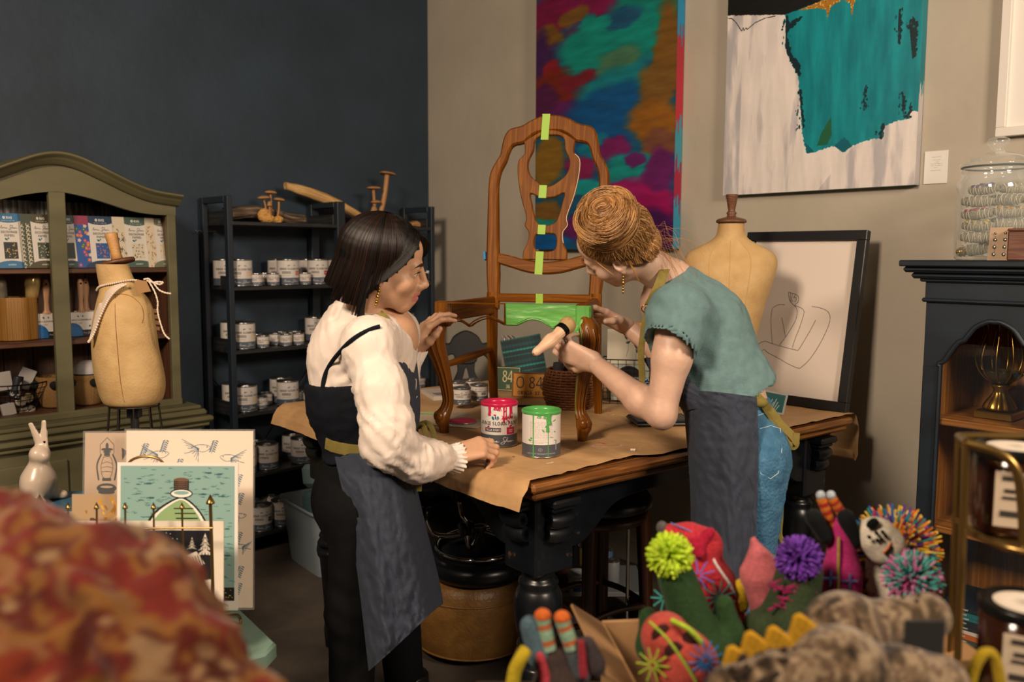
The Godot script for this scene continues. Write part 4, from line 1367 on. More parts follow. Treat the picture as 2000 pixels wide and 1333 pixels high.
func navy_cabinet():
	var navy := mat("cabinet_navy",Color.WHITE,0.5)
	textured(navy,noise_tex("cabinet_paint",256,0.012,4,[[0.0, "101922"],[0.5, "15202b"],[1.0, "1b2733"]],2.0),Vector3.ONE*2.0,true)
	var honey := wood("cabinet_honey", "6b4018", "8a5722", "a06c30",0.4,2.5,0.2)
	var s0 := 3.382
	var t := thing("display_cabinet", "navy display cabinet with an arched glazed door and honey wood shelves", "cabinet",pR(s0,0,0),bR())
	var w := 0.414; var zf := 0.38
	var m := M.new()
	m.box(W(0,1.477,0.21),W(w + 0.13,0.02,0.46),0.004)
	m.box(W(0,1.458,0.205),W(w + 0.115,0.02,0.445),0.008)
	m.box(W(0,1.439,0.2),W(w + 0.075,0.02,0.425),0.008)
	m.box(W(0,1.425,0.197),W(w + 0.03,0.012,0.40),0.004)
	add(m, "cornice",navy,t)
	m = M.new(); m.box(W(0,1.395,0.195),W(w,0.056,0.38)); m.box(W(0,1.362,0.2),W(w + 0.018,0.014,0.385),0.005); add(m, "frieze",navy,t)
	# arched head of the door: shoulders step up into a round arch
	var hw := 0.152
	var arch := Cv.smooth([U(-hw,1.155),U(-hw - 0.004,1.162),U(-hw + 0.012,1.172),U(-hw + 0.028,1.2),U(-hw + 0.05,1.232),U(-hw + 0.068,1.242),U(-hw + 0.078,1.256),U(-hw + 0.1,1.285),U(-0.02,1.302),U(0,1.303)],4)
	var pts := [U(-w/2 + 0.002,1.15),U(-hw,1.15)]
	for p in arch: pts.append(p)
	for k in range(arch.size() - 2,-1,-1): pts.append(U(-arch[k].x,arch[k].y))
	pts.append_array([U(hw,1.15),U(w/2 - 0.002,1.15),U(w/2 - 0.002,1.358),U(-w/2 + 0.002,1.358)])
	m = M.new().at(Transform3D(Basis(),W(0,0,zf - 0.012))); m.prism(poly2(pts),0.024,0.002); add(m, "arched_head",navy,t)
	m = M.new()
	var bead := []
	for p in arch: bead.append(W(p.x,p.y,zf + 0.002))
	for k in range(arch.size() - 2,-1,-1): bead.append(W(-arch[k].x,arch[k].y,zf + 0.002))
	m.tube(bead,0.008,8); 
	for sx in [-1,1]: m.tube([W(sx*hw,1.16,zf + 0.002),W(sx*hw,0.1,zf + 0.002)],0.006,8)
	add(m, "moulding_bead",navy,t)
	for sx in [-1,1]:
		m = M.new()
		m.box(W(sx*(w/2 - 0.028),0.605,zf - 0.012),W(0.055,1.1,0.024),0.004)
		add(m, "stile",navy,t)
		m = M.new(); m.box(W(sx*(w/2 - 0.01),0.68,0.19),W(0.018,1.36,0.355)); add(m, "side_panel",navy,t)
		m = M.new(); m.box(W(sx*(w/2 - 0.024),0.72,0.18),W(0.008,1.25,0.33)); add(m, "inner_side",honey,t)
	m = M.new(); m.box(W(0,0.7,0.02),W(w - 0.04,1.3,0.012)); add(m, "back_panel",honey,t)
	for y in [0.975,0.625,0.24]:
		m = M.new(); m.box(W(0,y,0.19),W(w - 0.05,0.022,0.335),0.003); add(m, "shelf",honey if y > 0.3 else navy,t)
	m = M.new(); m.box(W(0,0.1,0.2),W(w,0.2,0.37),0.006); add(m, "base_plinth",navy,t)
	var gl := mat("cabinet_glass",Color(0.5,0.55,0.55,0.012),0.02,0.0,0.35)
	gl.transparency = BaseMaterial3D.TRANSPARENCY_ALPHA
	m = M.new(); m.box(W(0,0.72,zf - 0.006),W(0.31,1.02,0.003)); add(m, "glass_pane",gl,t)
	# brass cage urn
	var gold := mat("urn_brass",hx("9c7a38"),0.28,0.9)
	var up := pR(sR(1950,820,0.21),0.987,0.21)
	var ut := thing("brass_urn", "brass candle urn with curved wire ribs on the cabinet shelf", "urn",up,bR())
	m = M.new(); m.box(W(0,0.012,0),W(0.115,0.024,0.115),0.003); add(m, "square_foot",gold,ut)
	m = M.new(); m.lathe([[0.0,0.024],[0.046,0.024],[0.047,0.034],[0.04,0.05],[0.032,0.062],[0.022,0.078],[0.02,0.092],[0.027,0.1],[0.03,0.104],[0.026,0.108],[0.0,0.11]],40,1.0,1.0,func(a,y): return 1.0 + (0.07*sin(a*11.0) if y > 0.03 and y < 0.09 else 0.0))
	add(m, "fluted_pedestal",gold,ut)
	m = M.new(); m.lathe([[0.0,0.11],[0.03,0.112],[0.05,0.13],[0.056,0.15],[0.053,0.15],[0.047,0.132],[0.0,0.118]],28); add(m, "cup",mat("urn_glass_cup",hx("4a3d24"),0.2,0.4),ut)
	for k in 10:
		var a := TAU*k/10.0 + 0.2
		var rib := []
		for q in [[0.012,0.108],[0.035,0.118],[0.062,0.145],[0.075,0.185],[0.069,0.225],[0.058,0.26],[0.056,0.285],[0.064,0.305],[0.078,0.315]]: rib.append(W(cos(a)*q[0],q[1],sin(a)*q[0]))
		m = M.new(); m.tube(Cv.smooth(rib,4),0.0028,6); add(m, "rib",gold,ut)
	for k in 6:
		var a := TAU*k/6.0
		m = M.new(); m.ball(W(cos(a)*0.026,0.142,sin(a)*0.026),W(0.016,0.004,0.009),Basis(Vector3.UP,-a)*Basis(Vector3.BACK,0.5),8); add(m, "petal",gold,ut)
	# book stack at the foot of the cabinet
	rng.seed = 3
	var bp := pR(sR(1905,1270,0.22),0.2515,0.22)
	var by := 0.0
	for k in 9:
		var th := 0.011 + 0.003*(k % 3)
		var cc: String = ["2b2b30", "3c4a3f", "b5602a", "c8bfb4", "262a33", "1f2a36", "1f6a70", "1e6c72", "16232c"][k]
		var bt := thing("paperback_book",["dark", "green", "orange", "white", "charcoal", "slate", "teal", "deep teal", "patterned black"][k] + " paperback in the pile at the cabinet foot, number %s up" % ["first", "second", "third", "fourth", "fifth", "sixth", "seventh", "eighth", "topmost"][k], "book",bp + W(0,by,0),bR()*Basis(Vector3.UP,rv(-0.06,0.06)), "paperbacks in the cabinet")
		m = M.new(); m.box(W(0,th/2,0),W(0.15,th - 0.003,0.205)); add(m, "pages",mat("book_pages",hx("b8ad9c"),0.8),bt)
		m = M.new(); m.box(W(0,0.001,0),W(0.154,0.002,0.21)); m.box(W(0,th - 0.001,0),W(0.154,0.002,0.21)); m.box(W(0,th/2,0.105),W(0.154,th,0.002))
		add(m, "cover",mat("book" + cc,hx(cc),0.45),bt)
		var tm := TextMesh.new(); var fo := SystemFont.new(); fo.font_names = PackedStringArray(["Droid Sans"]); fo.font_weight = 700
		tm.font = fo; tm.text = "THE COLOURIST"; tm.font_size = 24; tm.pixel_size = 0.00028; tm.depth = 0.0006
		var tx := MeshInstance3D.new(); tx.mesh = tm; tx.material_override = mat("spine_white",hx("d5d0c8"),0.6); tx.name = "spine_title"; tx.position = W(-0.02,th/2,0.1065); bt.add_child(tx,true)
		by += th + 0.0006
	jar()

func jar():
	var glass := mat("jar_glass",Color(0.93,0.97,0.96,0.07),0.03)
	glass.transparency = BaseMaterial3D.TRANSPARENCY_ALPHA
	var jp := pR(sR(1937,505,0.2),1.4875,0.2)
	var t := thing("glass_jar", "large lidded glass jar of sage bundles on the navy cabinet", "jar",jp)
	var m := M.new()
	m.lathe([[0.0,0.0],[0.1,0.0],[0.108,0.004],[0.112,0.014],[0.1135,0.06],[0.1135,0.22],[0.11,0.245],[0.1,0.262],[0.097,0.27],[0.103,0.276],[0.104,0.284],[0.099,0.29],[0.094,0.288],[0.093,0.268],[0.105,0.243],[0.109,0.22],[0.109,0.06],[0.107,0.016],[0.1,0.01],[0.0,0.01]],48)
	add(m, "jar_body",glass,t)
	m = M.new()
	m.lathe([[0.0,0.292],[0.104,0.292],[0.108,0.297],[0.106,0.303],[0.098,0.306],[0.094,0.314],[0.08,0.324],[0.05,0.333],[0.024,0.338],[0.017,0.344],[0.019,0.35],[0.03,0.36],[0.033,0.37],[0.029,0.379],[0.018,0.384],[0.0,0.385]],40)
	add(m, "lid",glass,t)
	m = M.new()
	for k in 41:
		pass
	var ring := []
	for k in 41: ring.append(W(cos(TAU*k/40)*0.1,0.291,sin(TAU*k/40)*0.1))
	m.tube(ring,0.003,8,false); add(m, "rubber_seal",mat("seal_grey",hx("59686a"),0.5),t)
	# sage bundles bound with twine
	var sage := mat("dried_sage",Color.WHITE,0.9)
	textured(sage,noise_tex("sage_leaf",256,0.06,4,[[0.0, "4d4a3a"],[0.4, "7d7a66"],[0.7, "a09b86"],[1.0, "c2bba6"]],4.0),W(5,3,1))
	bump(sage,bump_tex("weave_bump",256,0.06,2,8.0,2.0),1.2)
	var twine := mat("white_twine",hx("c9c1b0"),0.8)
	var petals := ["5a3f8a", "a0305a", "b98a2a", "6a3a6a", "b5a24a"]
	rng.seed = 12
	var lay := [[0.032,-0.035,0.045,0.1],[0.036,0.05,0.05,-0.25],[0.072,-0.03,0.05,0.15],[0.074,0.055,0.03,-0.5],[0.108,-0.025,0.055,0.1],[0.112,0.06,0.03,0.4],[0.145,-0.03,0.055,-0.1],[0.15,0.058,0.035,0.25],[0.184,-0.03,0.055,0.12],[0.188,0.058,0.035,-0.3],[0.222,-0.015,0.05,-0.15],[0.225,0.05,-0.02,0.8],[0.05,-0.01,-0.05,0.3],[0.12,0.0,-0.05,-0.2],[0.19,0.0,-0.05,0.2]]
	for k in lay.size():
		var q: Array = lay[k]
		var c := jp + bR()*W(q[1],q[0],q[2])
		var bt := thing("sage_bundle", "grey sage bundle bound with white twine stacked in the glass jar", "herb bundle",c,bR()*Basis(Vector3.UP,q[3])*Basis(Vector3.BACK,rv(-0.08,0.08)), "sage bundles in the jar")
		var pl := []; var rl := []
		for j in 9:
			var f := j/8.0
			pl.append(W((f - 0.5)*0.096,0,0)); rl.append(0.0165*(0.62 + 0.5*sin(PI*clampf(f*1.08,0,1)))*rv(0.92,1.08))
		m = M.new(); m.tube(pl,rl,12,true,1.0,Vector3.ZERO,12.0); add(m, "sage_leaves",sage,bt)
		m = M.new()
		for j in 2:
			var wr := []
			for s in 49:
				var f := s/48.0
				var a := f*TAU*5.0*(1 if j == 0 else -1) + j
				wr.append(W((f - 0.5)*0.084,cos(a)*0.0178,sin(a)*0.0178))
			m.tube(wr,0.0011,4)
		add(m, "twine",twine,bt)
		if k % 3 == 1 or k == 6:
			m = M.new()
			for j in 7: m.ball(W(rv(-0.035,0.03),rv(0.008,0.015),rv(0.006,0.015)),W(0.008,0.003,0.006),Basis(W(rv(-1,1),1,rv(-1,1)).normalized(),rv(0,3)),6)
			add(m, "petals",mat("petal" + petals[k % 5],hx(petals[k % 5]),0.7),bt)
	var ob := jp + bR()*W(-0.07,0.026,0.072)
	m = M.new(); m.ball(Vector3.ZERO,Vector3.ONE*0.0135)
	for k in 8: m.ball(W(cos(k*0.785)*0.012,sin(k*0.785)*0.012,0.004),Vector3.ONE*0.004,Basis.IDENTITY,6)
	var o := add(m, "beaded_ball",mat("gold_bead",hx("a58a58"),0.25,0.8)); o.position = ob; tag(o, "small gold beaded ball beside the glass jar", "ornament")
	# earring card and a wooden box
	var ct := thing("earring_card", "kraft card with a pair of silver drop earrings leaning on the jar", "earring card",pR(sR(1949,500,0.34),1.4875,0.34),bR()*Basis(Vector3.RIGHT,-0.12))
	m = M.new(); m.box(W(0,0.05,0),W(0.062,0.1,0.0015)); add(m, "card",mat("kraft_card",hx("b59a80"),0.7),ct)
	for sx in [-1,1]:
		m = M.new()
		m.ball(W(sx*0.014,0.082,0.003),Vector3.ONE*0.004,Basis.IDENTITY,8)
		m.tube([W(sx*0.014,0.08,0.003),W(sx*0.014,0.01,0.003)],0.0007,5)
		for j in 3: m.ball(W(sx*0.014,0.062 - j*0.022,0.003),W(0.0055,0.0055,0.002),Basis.IDENTITY,8)
		add(m, "earring",mat("ear_silver",hx("a59f92"),0.3,0.9),ct)
	var bt := thing("wooden_box", "plain reddish wooden box beside the earring card", "box",pR(sR(2004,500,0.33),1.4875,0.33),bR()*Basis(Vector3.UP,0.3))
	var rw := wood("box_redwood", "4a2b1c", "5e3826", "704736",0.5,5.0)
	m = M.new(); m.box(W(0,0.043,0),W(0.1,0.086,0.08),0.003); add(m, "box_body",rw,bt)
	m = M.new(); m.box(W(0,0.09,0),W(0.104,0.008,0.084),0.003); add(m, "box_lid",rw,bt)

func can_tex(chip: String,small: bool) -> ImageTexture:
	var key := "can" + chip
	if texs.has(key): return texs[key]
	var w := 512; var h := 192
	var cv := Cv.new(w,h,hx("d0c9c4"))
	var band := 140
	cv.rect(0,band,w,h - band,hx("4c5664"))
	rng.seed = chip.hash()
	for k in 5: cv.oval(rv(190,320),rv(6,22),1.5,1.5,hx("8b8782"))
	var c := 256
	cv.oval(c - 22,40,7,4,hx("3f6a80"),-0.5).oval(c - 14,38,5,3,hx("2c5a5a"),0.4).curve([U(c - 28,46),U(c - 16,42),U(c - 8,38)],2.0,hx("2e4a5a"))
	cv.curve([U(c + 16,34),U(c + 20,44),U(c + 26,36)],2.5,hx("38352f")).curve([U(c + 28,34),U(c + 30,45),U(c + 36,44)],2.5,hx("38352f"))
	cv.text("ANNIE SLOAN PAINT",c,76,23,hx("35322e"),true,1,0.82)
	cv.rect(c - 72,88,66,18,hx("55534f")).text("CHALK PAINT",c - 39,102,13,hx("d8d2cb"),true,1,0.8)
	cv.rect(c + 34,84,42,36,hx(chip))
	cv.text("PAINT",c + 55,106,9,hx("e6ded4"),true,1)
	for k in 2: cv.line([U(c - 70,118 + k*7),U(c - 8,118 + k*7)],1.2,hx("8d8883"))
	script_name(cv,c - 60,band + 26,1.1,hx("c5c3c2"),2.4)
	for k in 9: cv.line([U(30,40 + k*10),U(110,40 + k*10)],1.5,hx("a5a09b"))
	for k in 9: cv.line([U(410,40 + k*10),U(480,40 + k*10)],1.5,hx("a5a09b"))
	texs[key] = cv.tex()
	return texs[key]

func make_can(chip: String,small: bool,label: String,tint := "") -> Node3D:
	var t := thing("small_paint_tin" if small else "paint_tin",label, "paint tin")
	var r := 0.03 if small else 0.0545
	var h := 0.062 if small else 0.13
	var tin := mat("tin_metal",hx("a8a8a8"),0.28,0.95)
	var lb := mat("tin_label" + chip + str(small) + tint,hx(tint) if tint else Color.WHITE,0.42)
	textured(lb,can_tex(chip,small))
	var m := M.new()
	var b := 0.006
	m.lathe([[r,b],[r,h - 0.007]],28); add(m, "label_wrap",lb,t)
	m = M.new()
	m.lathe([[0.0,0.0],[r*0.97,0.0],[r*1.02,0.002],[r*1.02,0.005],[r,b]],28)
	add(m, "base_rim",tin,t)
	m = M.new()
	m.lathe([[r,h - 0.007],[r*1.025,h - 0.005],[r*1.03,h - 0.001],[r*0.99,h],[r*0.96,h - 0.004],[r*0.9,h - 0.006],[r*0.84,h - 0.006],[r*0.82,h - 0.002],[r*0.78,h - 0.003],[r*0.76,h - 0.006],[0.0,h - 0.006]],28)
	add(m, "lid",tin,t)
	return t

func cans():
	var chips := {"peach": "d8b59a", "orange": "bf6448", "crimson": "b02040", "mauve": "b88f9c", "cream": "d8bf95", "yellow": "cfae2c", "black": "2a2624", "blue": "8fa9b5", "tan": "8a6a4a"}
	var words := {1.325: "second navy shelf down",1.02: "third navy shelf down",0.712: "fourth navy shelf down",0.405: "fifth navy shelf down",0.1: "lowest navy shelf"}
	var protos := {}
	# [pixel across, shelf, large?, offset from the wall, chip, stacked height]
	var list := [
		[440,1.325,1,0.13, "tan"],[471,1.325,1,0.235, "peach"],[501,1.325,0,0.262, "peach"],[517,1.325,0,0.19, "peach"],[534,1.325,0,0.262, "mauve"],[545,1.325,1,0.115, "mauve"],[563,1.325,1,0.235, "orange"],[596,1.325,0,0.265, "orange"],[603,1.325,1,0.115, "orange"],[622,1.325,1,0.235, "crimson"],[652,1.325,0,0.265, "crimson"],[656,1.325,1,0.115, "tan"],
		[454,1.02,1,0.12, "cream"],[477,1.02,1,0.235, "cream"],[500,1.02,0,0.15, "cream"],[514,1.02,0,0.262, "cream"],[538,1.02,0,0.19, "yellow"],[548,1.02,0,0.12, "yellow"],[559,1.02,0,0.262, "yellow"],[583,1.02,0,0.262, "yellow"],[576,1.02,0,0.15, "yellow"],[617,1.02,1,0.13, "yellow"],[640,1.02,1,0.235, "yellow"],
		[457,0.712,1,0.12, "cream"],[481,0.712,1,0.235, "cream"],[511,0.712,0,0.23, "cream"],[521,0.712,0,0.14, "cream"],[549,0.712,1,0.12, "cream"],[563,0.712,1,0.24, "cream"],[589,0.712,0,0.2, "cream"],[605,0.712,0,0.262, "cream"],[622,0.712,0,0.16, "cream"],
		[447,0.405,1,0.13, "blue"],[500,0.405,1,0.12, "blue"],[523,0.405,1,0.235, "cream"],[480,0.405,1,0.235, "cream"],[573,0.405,1,0.12, "tan"],[590,0.405,1,0.24, "cream"],[626,0.405,1,0.235, "cream"],
		[500,0.1,1,0.12, "black"],[511,0.1,1,0.24, "black"],[532,0.1,1,0.115, "black"],[552,0.1,1,0.24, "black"],[582,0.1,0,0.26, "black"],[575,0.1,0,0.15, "black"],[608,0.1,1,0.12, "black"],
		[790,1.02,1,0.25, "orange"],[735,1.02,1,0.235, "tan"],[836,1.325,0,0.255, "black"],[822,0.712,0,0.25, "black"],[700,1.325,1,0.235, "blue"],[760,0.712,1,0.235, "tan"]]
	rng.seed = 88
	var cam_yaw := 0.0
	for q in list:
		var small: bool = q[2] == 0
		var hy: float = q[1] + 0.0175
		var tt := tL(q[0],lerpf(1050,440,(q[1] - 0.1)/1.535),q[3])
		var pos := pL(tt,hy,q[3])
		var lab := "%s paint tin with %s chip on %s" % ["small" if small else "large",q[4],words[q[1]]]
		if q[0] > 690: lab += " near the room corner"
		elif q[3] < 0.2 : lab += ", back row"
		else: lab += ", front row"
		var face := atan2(-pos.x,-pos.z)*0.55 + atan2(nL.x,nL.z)*0.45 + rv(-0.12,0.12)
		var xf := Transform3D(Basis(Vector3.UP,face),pos)
		var pk: String = q[4] + str(small)
		var o: Node3D
		if not protos.has(pk):
			o = make_can(chips[q[4]],small,lab)
			o.transform = xf
			protos[pk] = o
		else:
			o = copy(protos[pk],xf,lab)
		o.set_meta("group",lab)
	shelf_tops()

func mushroom(m: M,base: Vector3,tip: Vector3,r: float,capr: float,tilt: float):
	var mid := base.lerp(tip,0.5) + W(r*0.9,0,0)
	m.tube(Cv.smooth([base,mid,tip],5),r,10)
	m.at(Transform3D(Basis(Vector3.BACK,tilt),tip))
	m.lathe([[0.0,-0.004],[capr*0.5,-0.005],[capr,-0.002],[capr*1.03,0.003],[capr*0.85,0.008],[capr*0.4,0.012],[0.0,0.013]],20,1.0,1.0,func(a,_y): return 1.0 + 0.08*sin(a*3.0) + 0.04*sin(a*7.0))
	m.at(Transform3D.IDENTITY)

func shelf_tops():
	var y := 1.6525
	var carved := wood("carved_wood", "8d6038", "aa7c4c", "c29663",0.6,8.0)
	var bark := mat("driftwood_bark",Color.WHITE,0.9)
	textured(bark,noise_tex("bark_streaks",512,0.03,5,[[0.0, "2a211b"],[0.4, "564637"],[0.65, "7d6a55"],[1.0, "a5927a"]],8.0),W(3,6,1))
	bump(bark,bump_tex("bark_bump",512,0.03,5,9.0,8.0),1.4)
	# driftwood log
	var a := onL(440,418,0.14); var b := onL(592,425,0.17)
	var nz := noise(7.0,3,6)
	var m := M.new()
	var pts := []; var rs := []
	for k in 15:
		var f := k/14.0
		pts.append(W(lerpf(a.x,b.x,f),y + 0.036 + 0.022*sin(PI*minf(1.0,f*1.25)) - 0.012*f,lerpf(a.z,b.z,f)))
		rs.append((0.043 - 0.012*f)*(1.0 + 0.12*nz.get_noise_1d(f*3)))
	m.tube(pts,rs,18,true,0.8,Vector3.UP,1.0)
	var o := addw(m, "driftwood_log",bark,null,W(a.x,y,a.z)); tag(o, "grey weathered driftwood log lying on top of the navy shelf", "driftwood")
	# burl with a cluster of carved mushrooms
	var c := onL(527,430,0.235); c.y = y
	var t := thing("carved_mushrooms", "cluster of small carved wooden mushrooms on a pale burl", "carving",c,bL())
	var s := S.new(W(-0.09,-0.01,-0.05),W(0.11,0.09,0.06),0.004)
	s.ell(W(-0.03,0.035,0),W(0.032,0.034,0.028),0.01).ell(W(-0.015,0.02,0.01),W(0.03,0.02,0.03),0.01).ell(W(0.045,0.017,0.005),W(0.027,0.017,0.022),0.012).ell(W(0.01,0.01,0),W(0.045,0.01,0.025),0.012)
	s.ell(W(-0.03,0.03,0.032),W(0.012,0.008,0.012),0.006,Basis.IDENTITY,true).ell(W(-0.045,0.055,0.022),W(0.006,0.012,0.01),0.005,Basis.IDENTITY,true).ell(W(-0.005,0.03,0.034),W(0.008,0.012,0.01),0.005,Basis.IDENTITY,true)
	m = s.put(M.new(),func(p,_n): return 0.006*nz.get_noise_3d(p.x*9,p.y*9,p.z*9))
	add(m, "burl",mat("burl_wood",hx("c79553"),0.65),t)
	for q in [[-0.02,0.04,-0.035,0.118,0.0045,0.03,0.1],[0.004,0.02,0.004,0.145,0.005,0.029,-0.03],[0.04,0.02,0.05,0.112,0.0055,0.028,-0.1]]:
		m = M.new(); mushroom(m,W(q[0],q[1],0),W(q[2],q[3],0.004),q[4],q[5],q[6]); add(m, "mushroom",carved,t)
	m = M.new(); m.tube([W(-0.006,0.04,0.014),W(-0.008,0.085,0.014)],0.004,8); m.at(Transform3D(Basis(),W(-0.008,0.08,0.014))); m.lathe([[0.0,0.0],[0.013,0.0],[0.013,0.006],[0.008,0.02],[0.0,0.026]],16); add(m, "mushroom",carved,t)
	# split slab leaning up from the back
	a = onL(557,362,0.14); b = onL(712,427,0.16)
	m = M.new()
	var rows := []
	for k in 17:
		var f := k/16.0
		var p := a.lerp(b,f) + W(0,0.022*sin(PI*f),0)
		var w := 0.024 + 0.012*sin(PI*f) + 0.004*nz.get_noise_1d(f*9)
		var row := PackedVector3Array()
		for j in 9:
			var an := TAU*j/8.0
			row.append(p + W(0,cos(an)*w*(0.75 if cos(an) > 0 else 1.0),0) + nL*sin(an)*0.02 + uL*0.004*nz.get_noise_2d(j*3.0,f*7))
		rows.append(row)
	m.grid(rows,true,false,0.1,0.5)
	for k in m.u.size(): m.u[k] = U(m.u[k].y,m.u[k].x)
	m.face([rows[0][0],rows[0][2],rows[0][4],rows[0][6]],a - b)
	o = addw(m, "split_slab",wood("split_pine", "a8814c", "c49b62", "dab57e",0.65,5.0),null,W(b.x,y,b.z)); tag(o, "pale split wood slab curving up from the navy shelf top", "driftwood")
	m = M.new()
	pts = []; rs = []
	for k in 12:
		var f := k/11.0
		pts.append(a.lerp(b,lerpf(0.45,1.05,f)) + W(0,-0.02 + 0.02*sin(PI*f),0) - nL*0.01); rs.append(0.014 + 0.012*f + 0.004*nz.get_noise_1d(f*20))
	m.tube(pts,rs,10)
	o = addw(m, "bark_branch",bark,null,W(b.x,y,b.z)); tag(o, "dark knotted bark branch under the pale split slab", "driftwood")
	# tall carved mushrooms
	c = onL(735,425,0.2); c.y = y
	t = thing("tall_carved_mushrooms", "group of tall carved wooden mushrooms behind the dark haired woman", "carving",c,bL())
	for q in [[-0.022,0.0,-0.026,0.205,0.0085,0.039,0.02,0],[0.01,0.0,0.07,0.29,0.014,0.045,-0.12,1],[-0.012,0.0,-0.012,0.13,0.005,0.028,0.06,2]]:
		m = M.new(); mushroom(m,W(q[0],q[1],-0.01*q[7]),W(q[2],q[3],0.01),q[4],q[5],q[6]); add(m, "mushroom",carved,t)
	m = M.new(); m.tube([W(-0.03,0.0,0.02),W(-0.03,0.09,0.02)],0.009,8); m.at(Transform3D(Basis(),W(-0.03,0.075,0.02))); m.lathe([[0.0,0.0],[0.019,0.0],[0.02,0.006],[0.013,0.028],[0.0,0.04]],16); add(m, "mushroom",carved,t)
	m = M.new(); m.tube([W(-0.05,0.008,0),W(0.0,0.012,0.0),W(0.05,0.008,0)],[0.012,0.018,0.012],10); add(m, "wood_base",carved,t)
	c = onL(812,425,0.2)
	m = M.new().at(Transform3D(bL(),Vector3.ZERO)); m.prism(poly2([U(-0.045,0),U(0.04,-0.006),U(0.042,0.01),U(-0.01,0.03),U(-0.045,0.018)]),0.05,0.004)
	o = add(m, "wood_offcut",carved); o.position = W(c.x,y + 0.008,c.z); tag(o, "pale wedge shaped wood offcut at the corner end of the shelf top", "wood")
	# wire hook on the shelf post
	c = onL(389,452,0.05)
	m = M.new(); var hk := []
	for k in 14: hk.append(W(-0.004*k + 0.03,0.006*sin(k*1.1),0.006*cos(k*1.1)))
	m.tube(hk,0.0012,5); m.tube([W(0.03,0,0),W(0.09,0.002,0)],0.0012,5)
	o = add(m, "wire_hook",mat("wire_silver",hx("b5b2ac"),0.3,0.9)); o.transform = Transform3D(bL(),c); tag(o, "twisted silver wire tied to the navy shelf post", "wire")

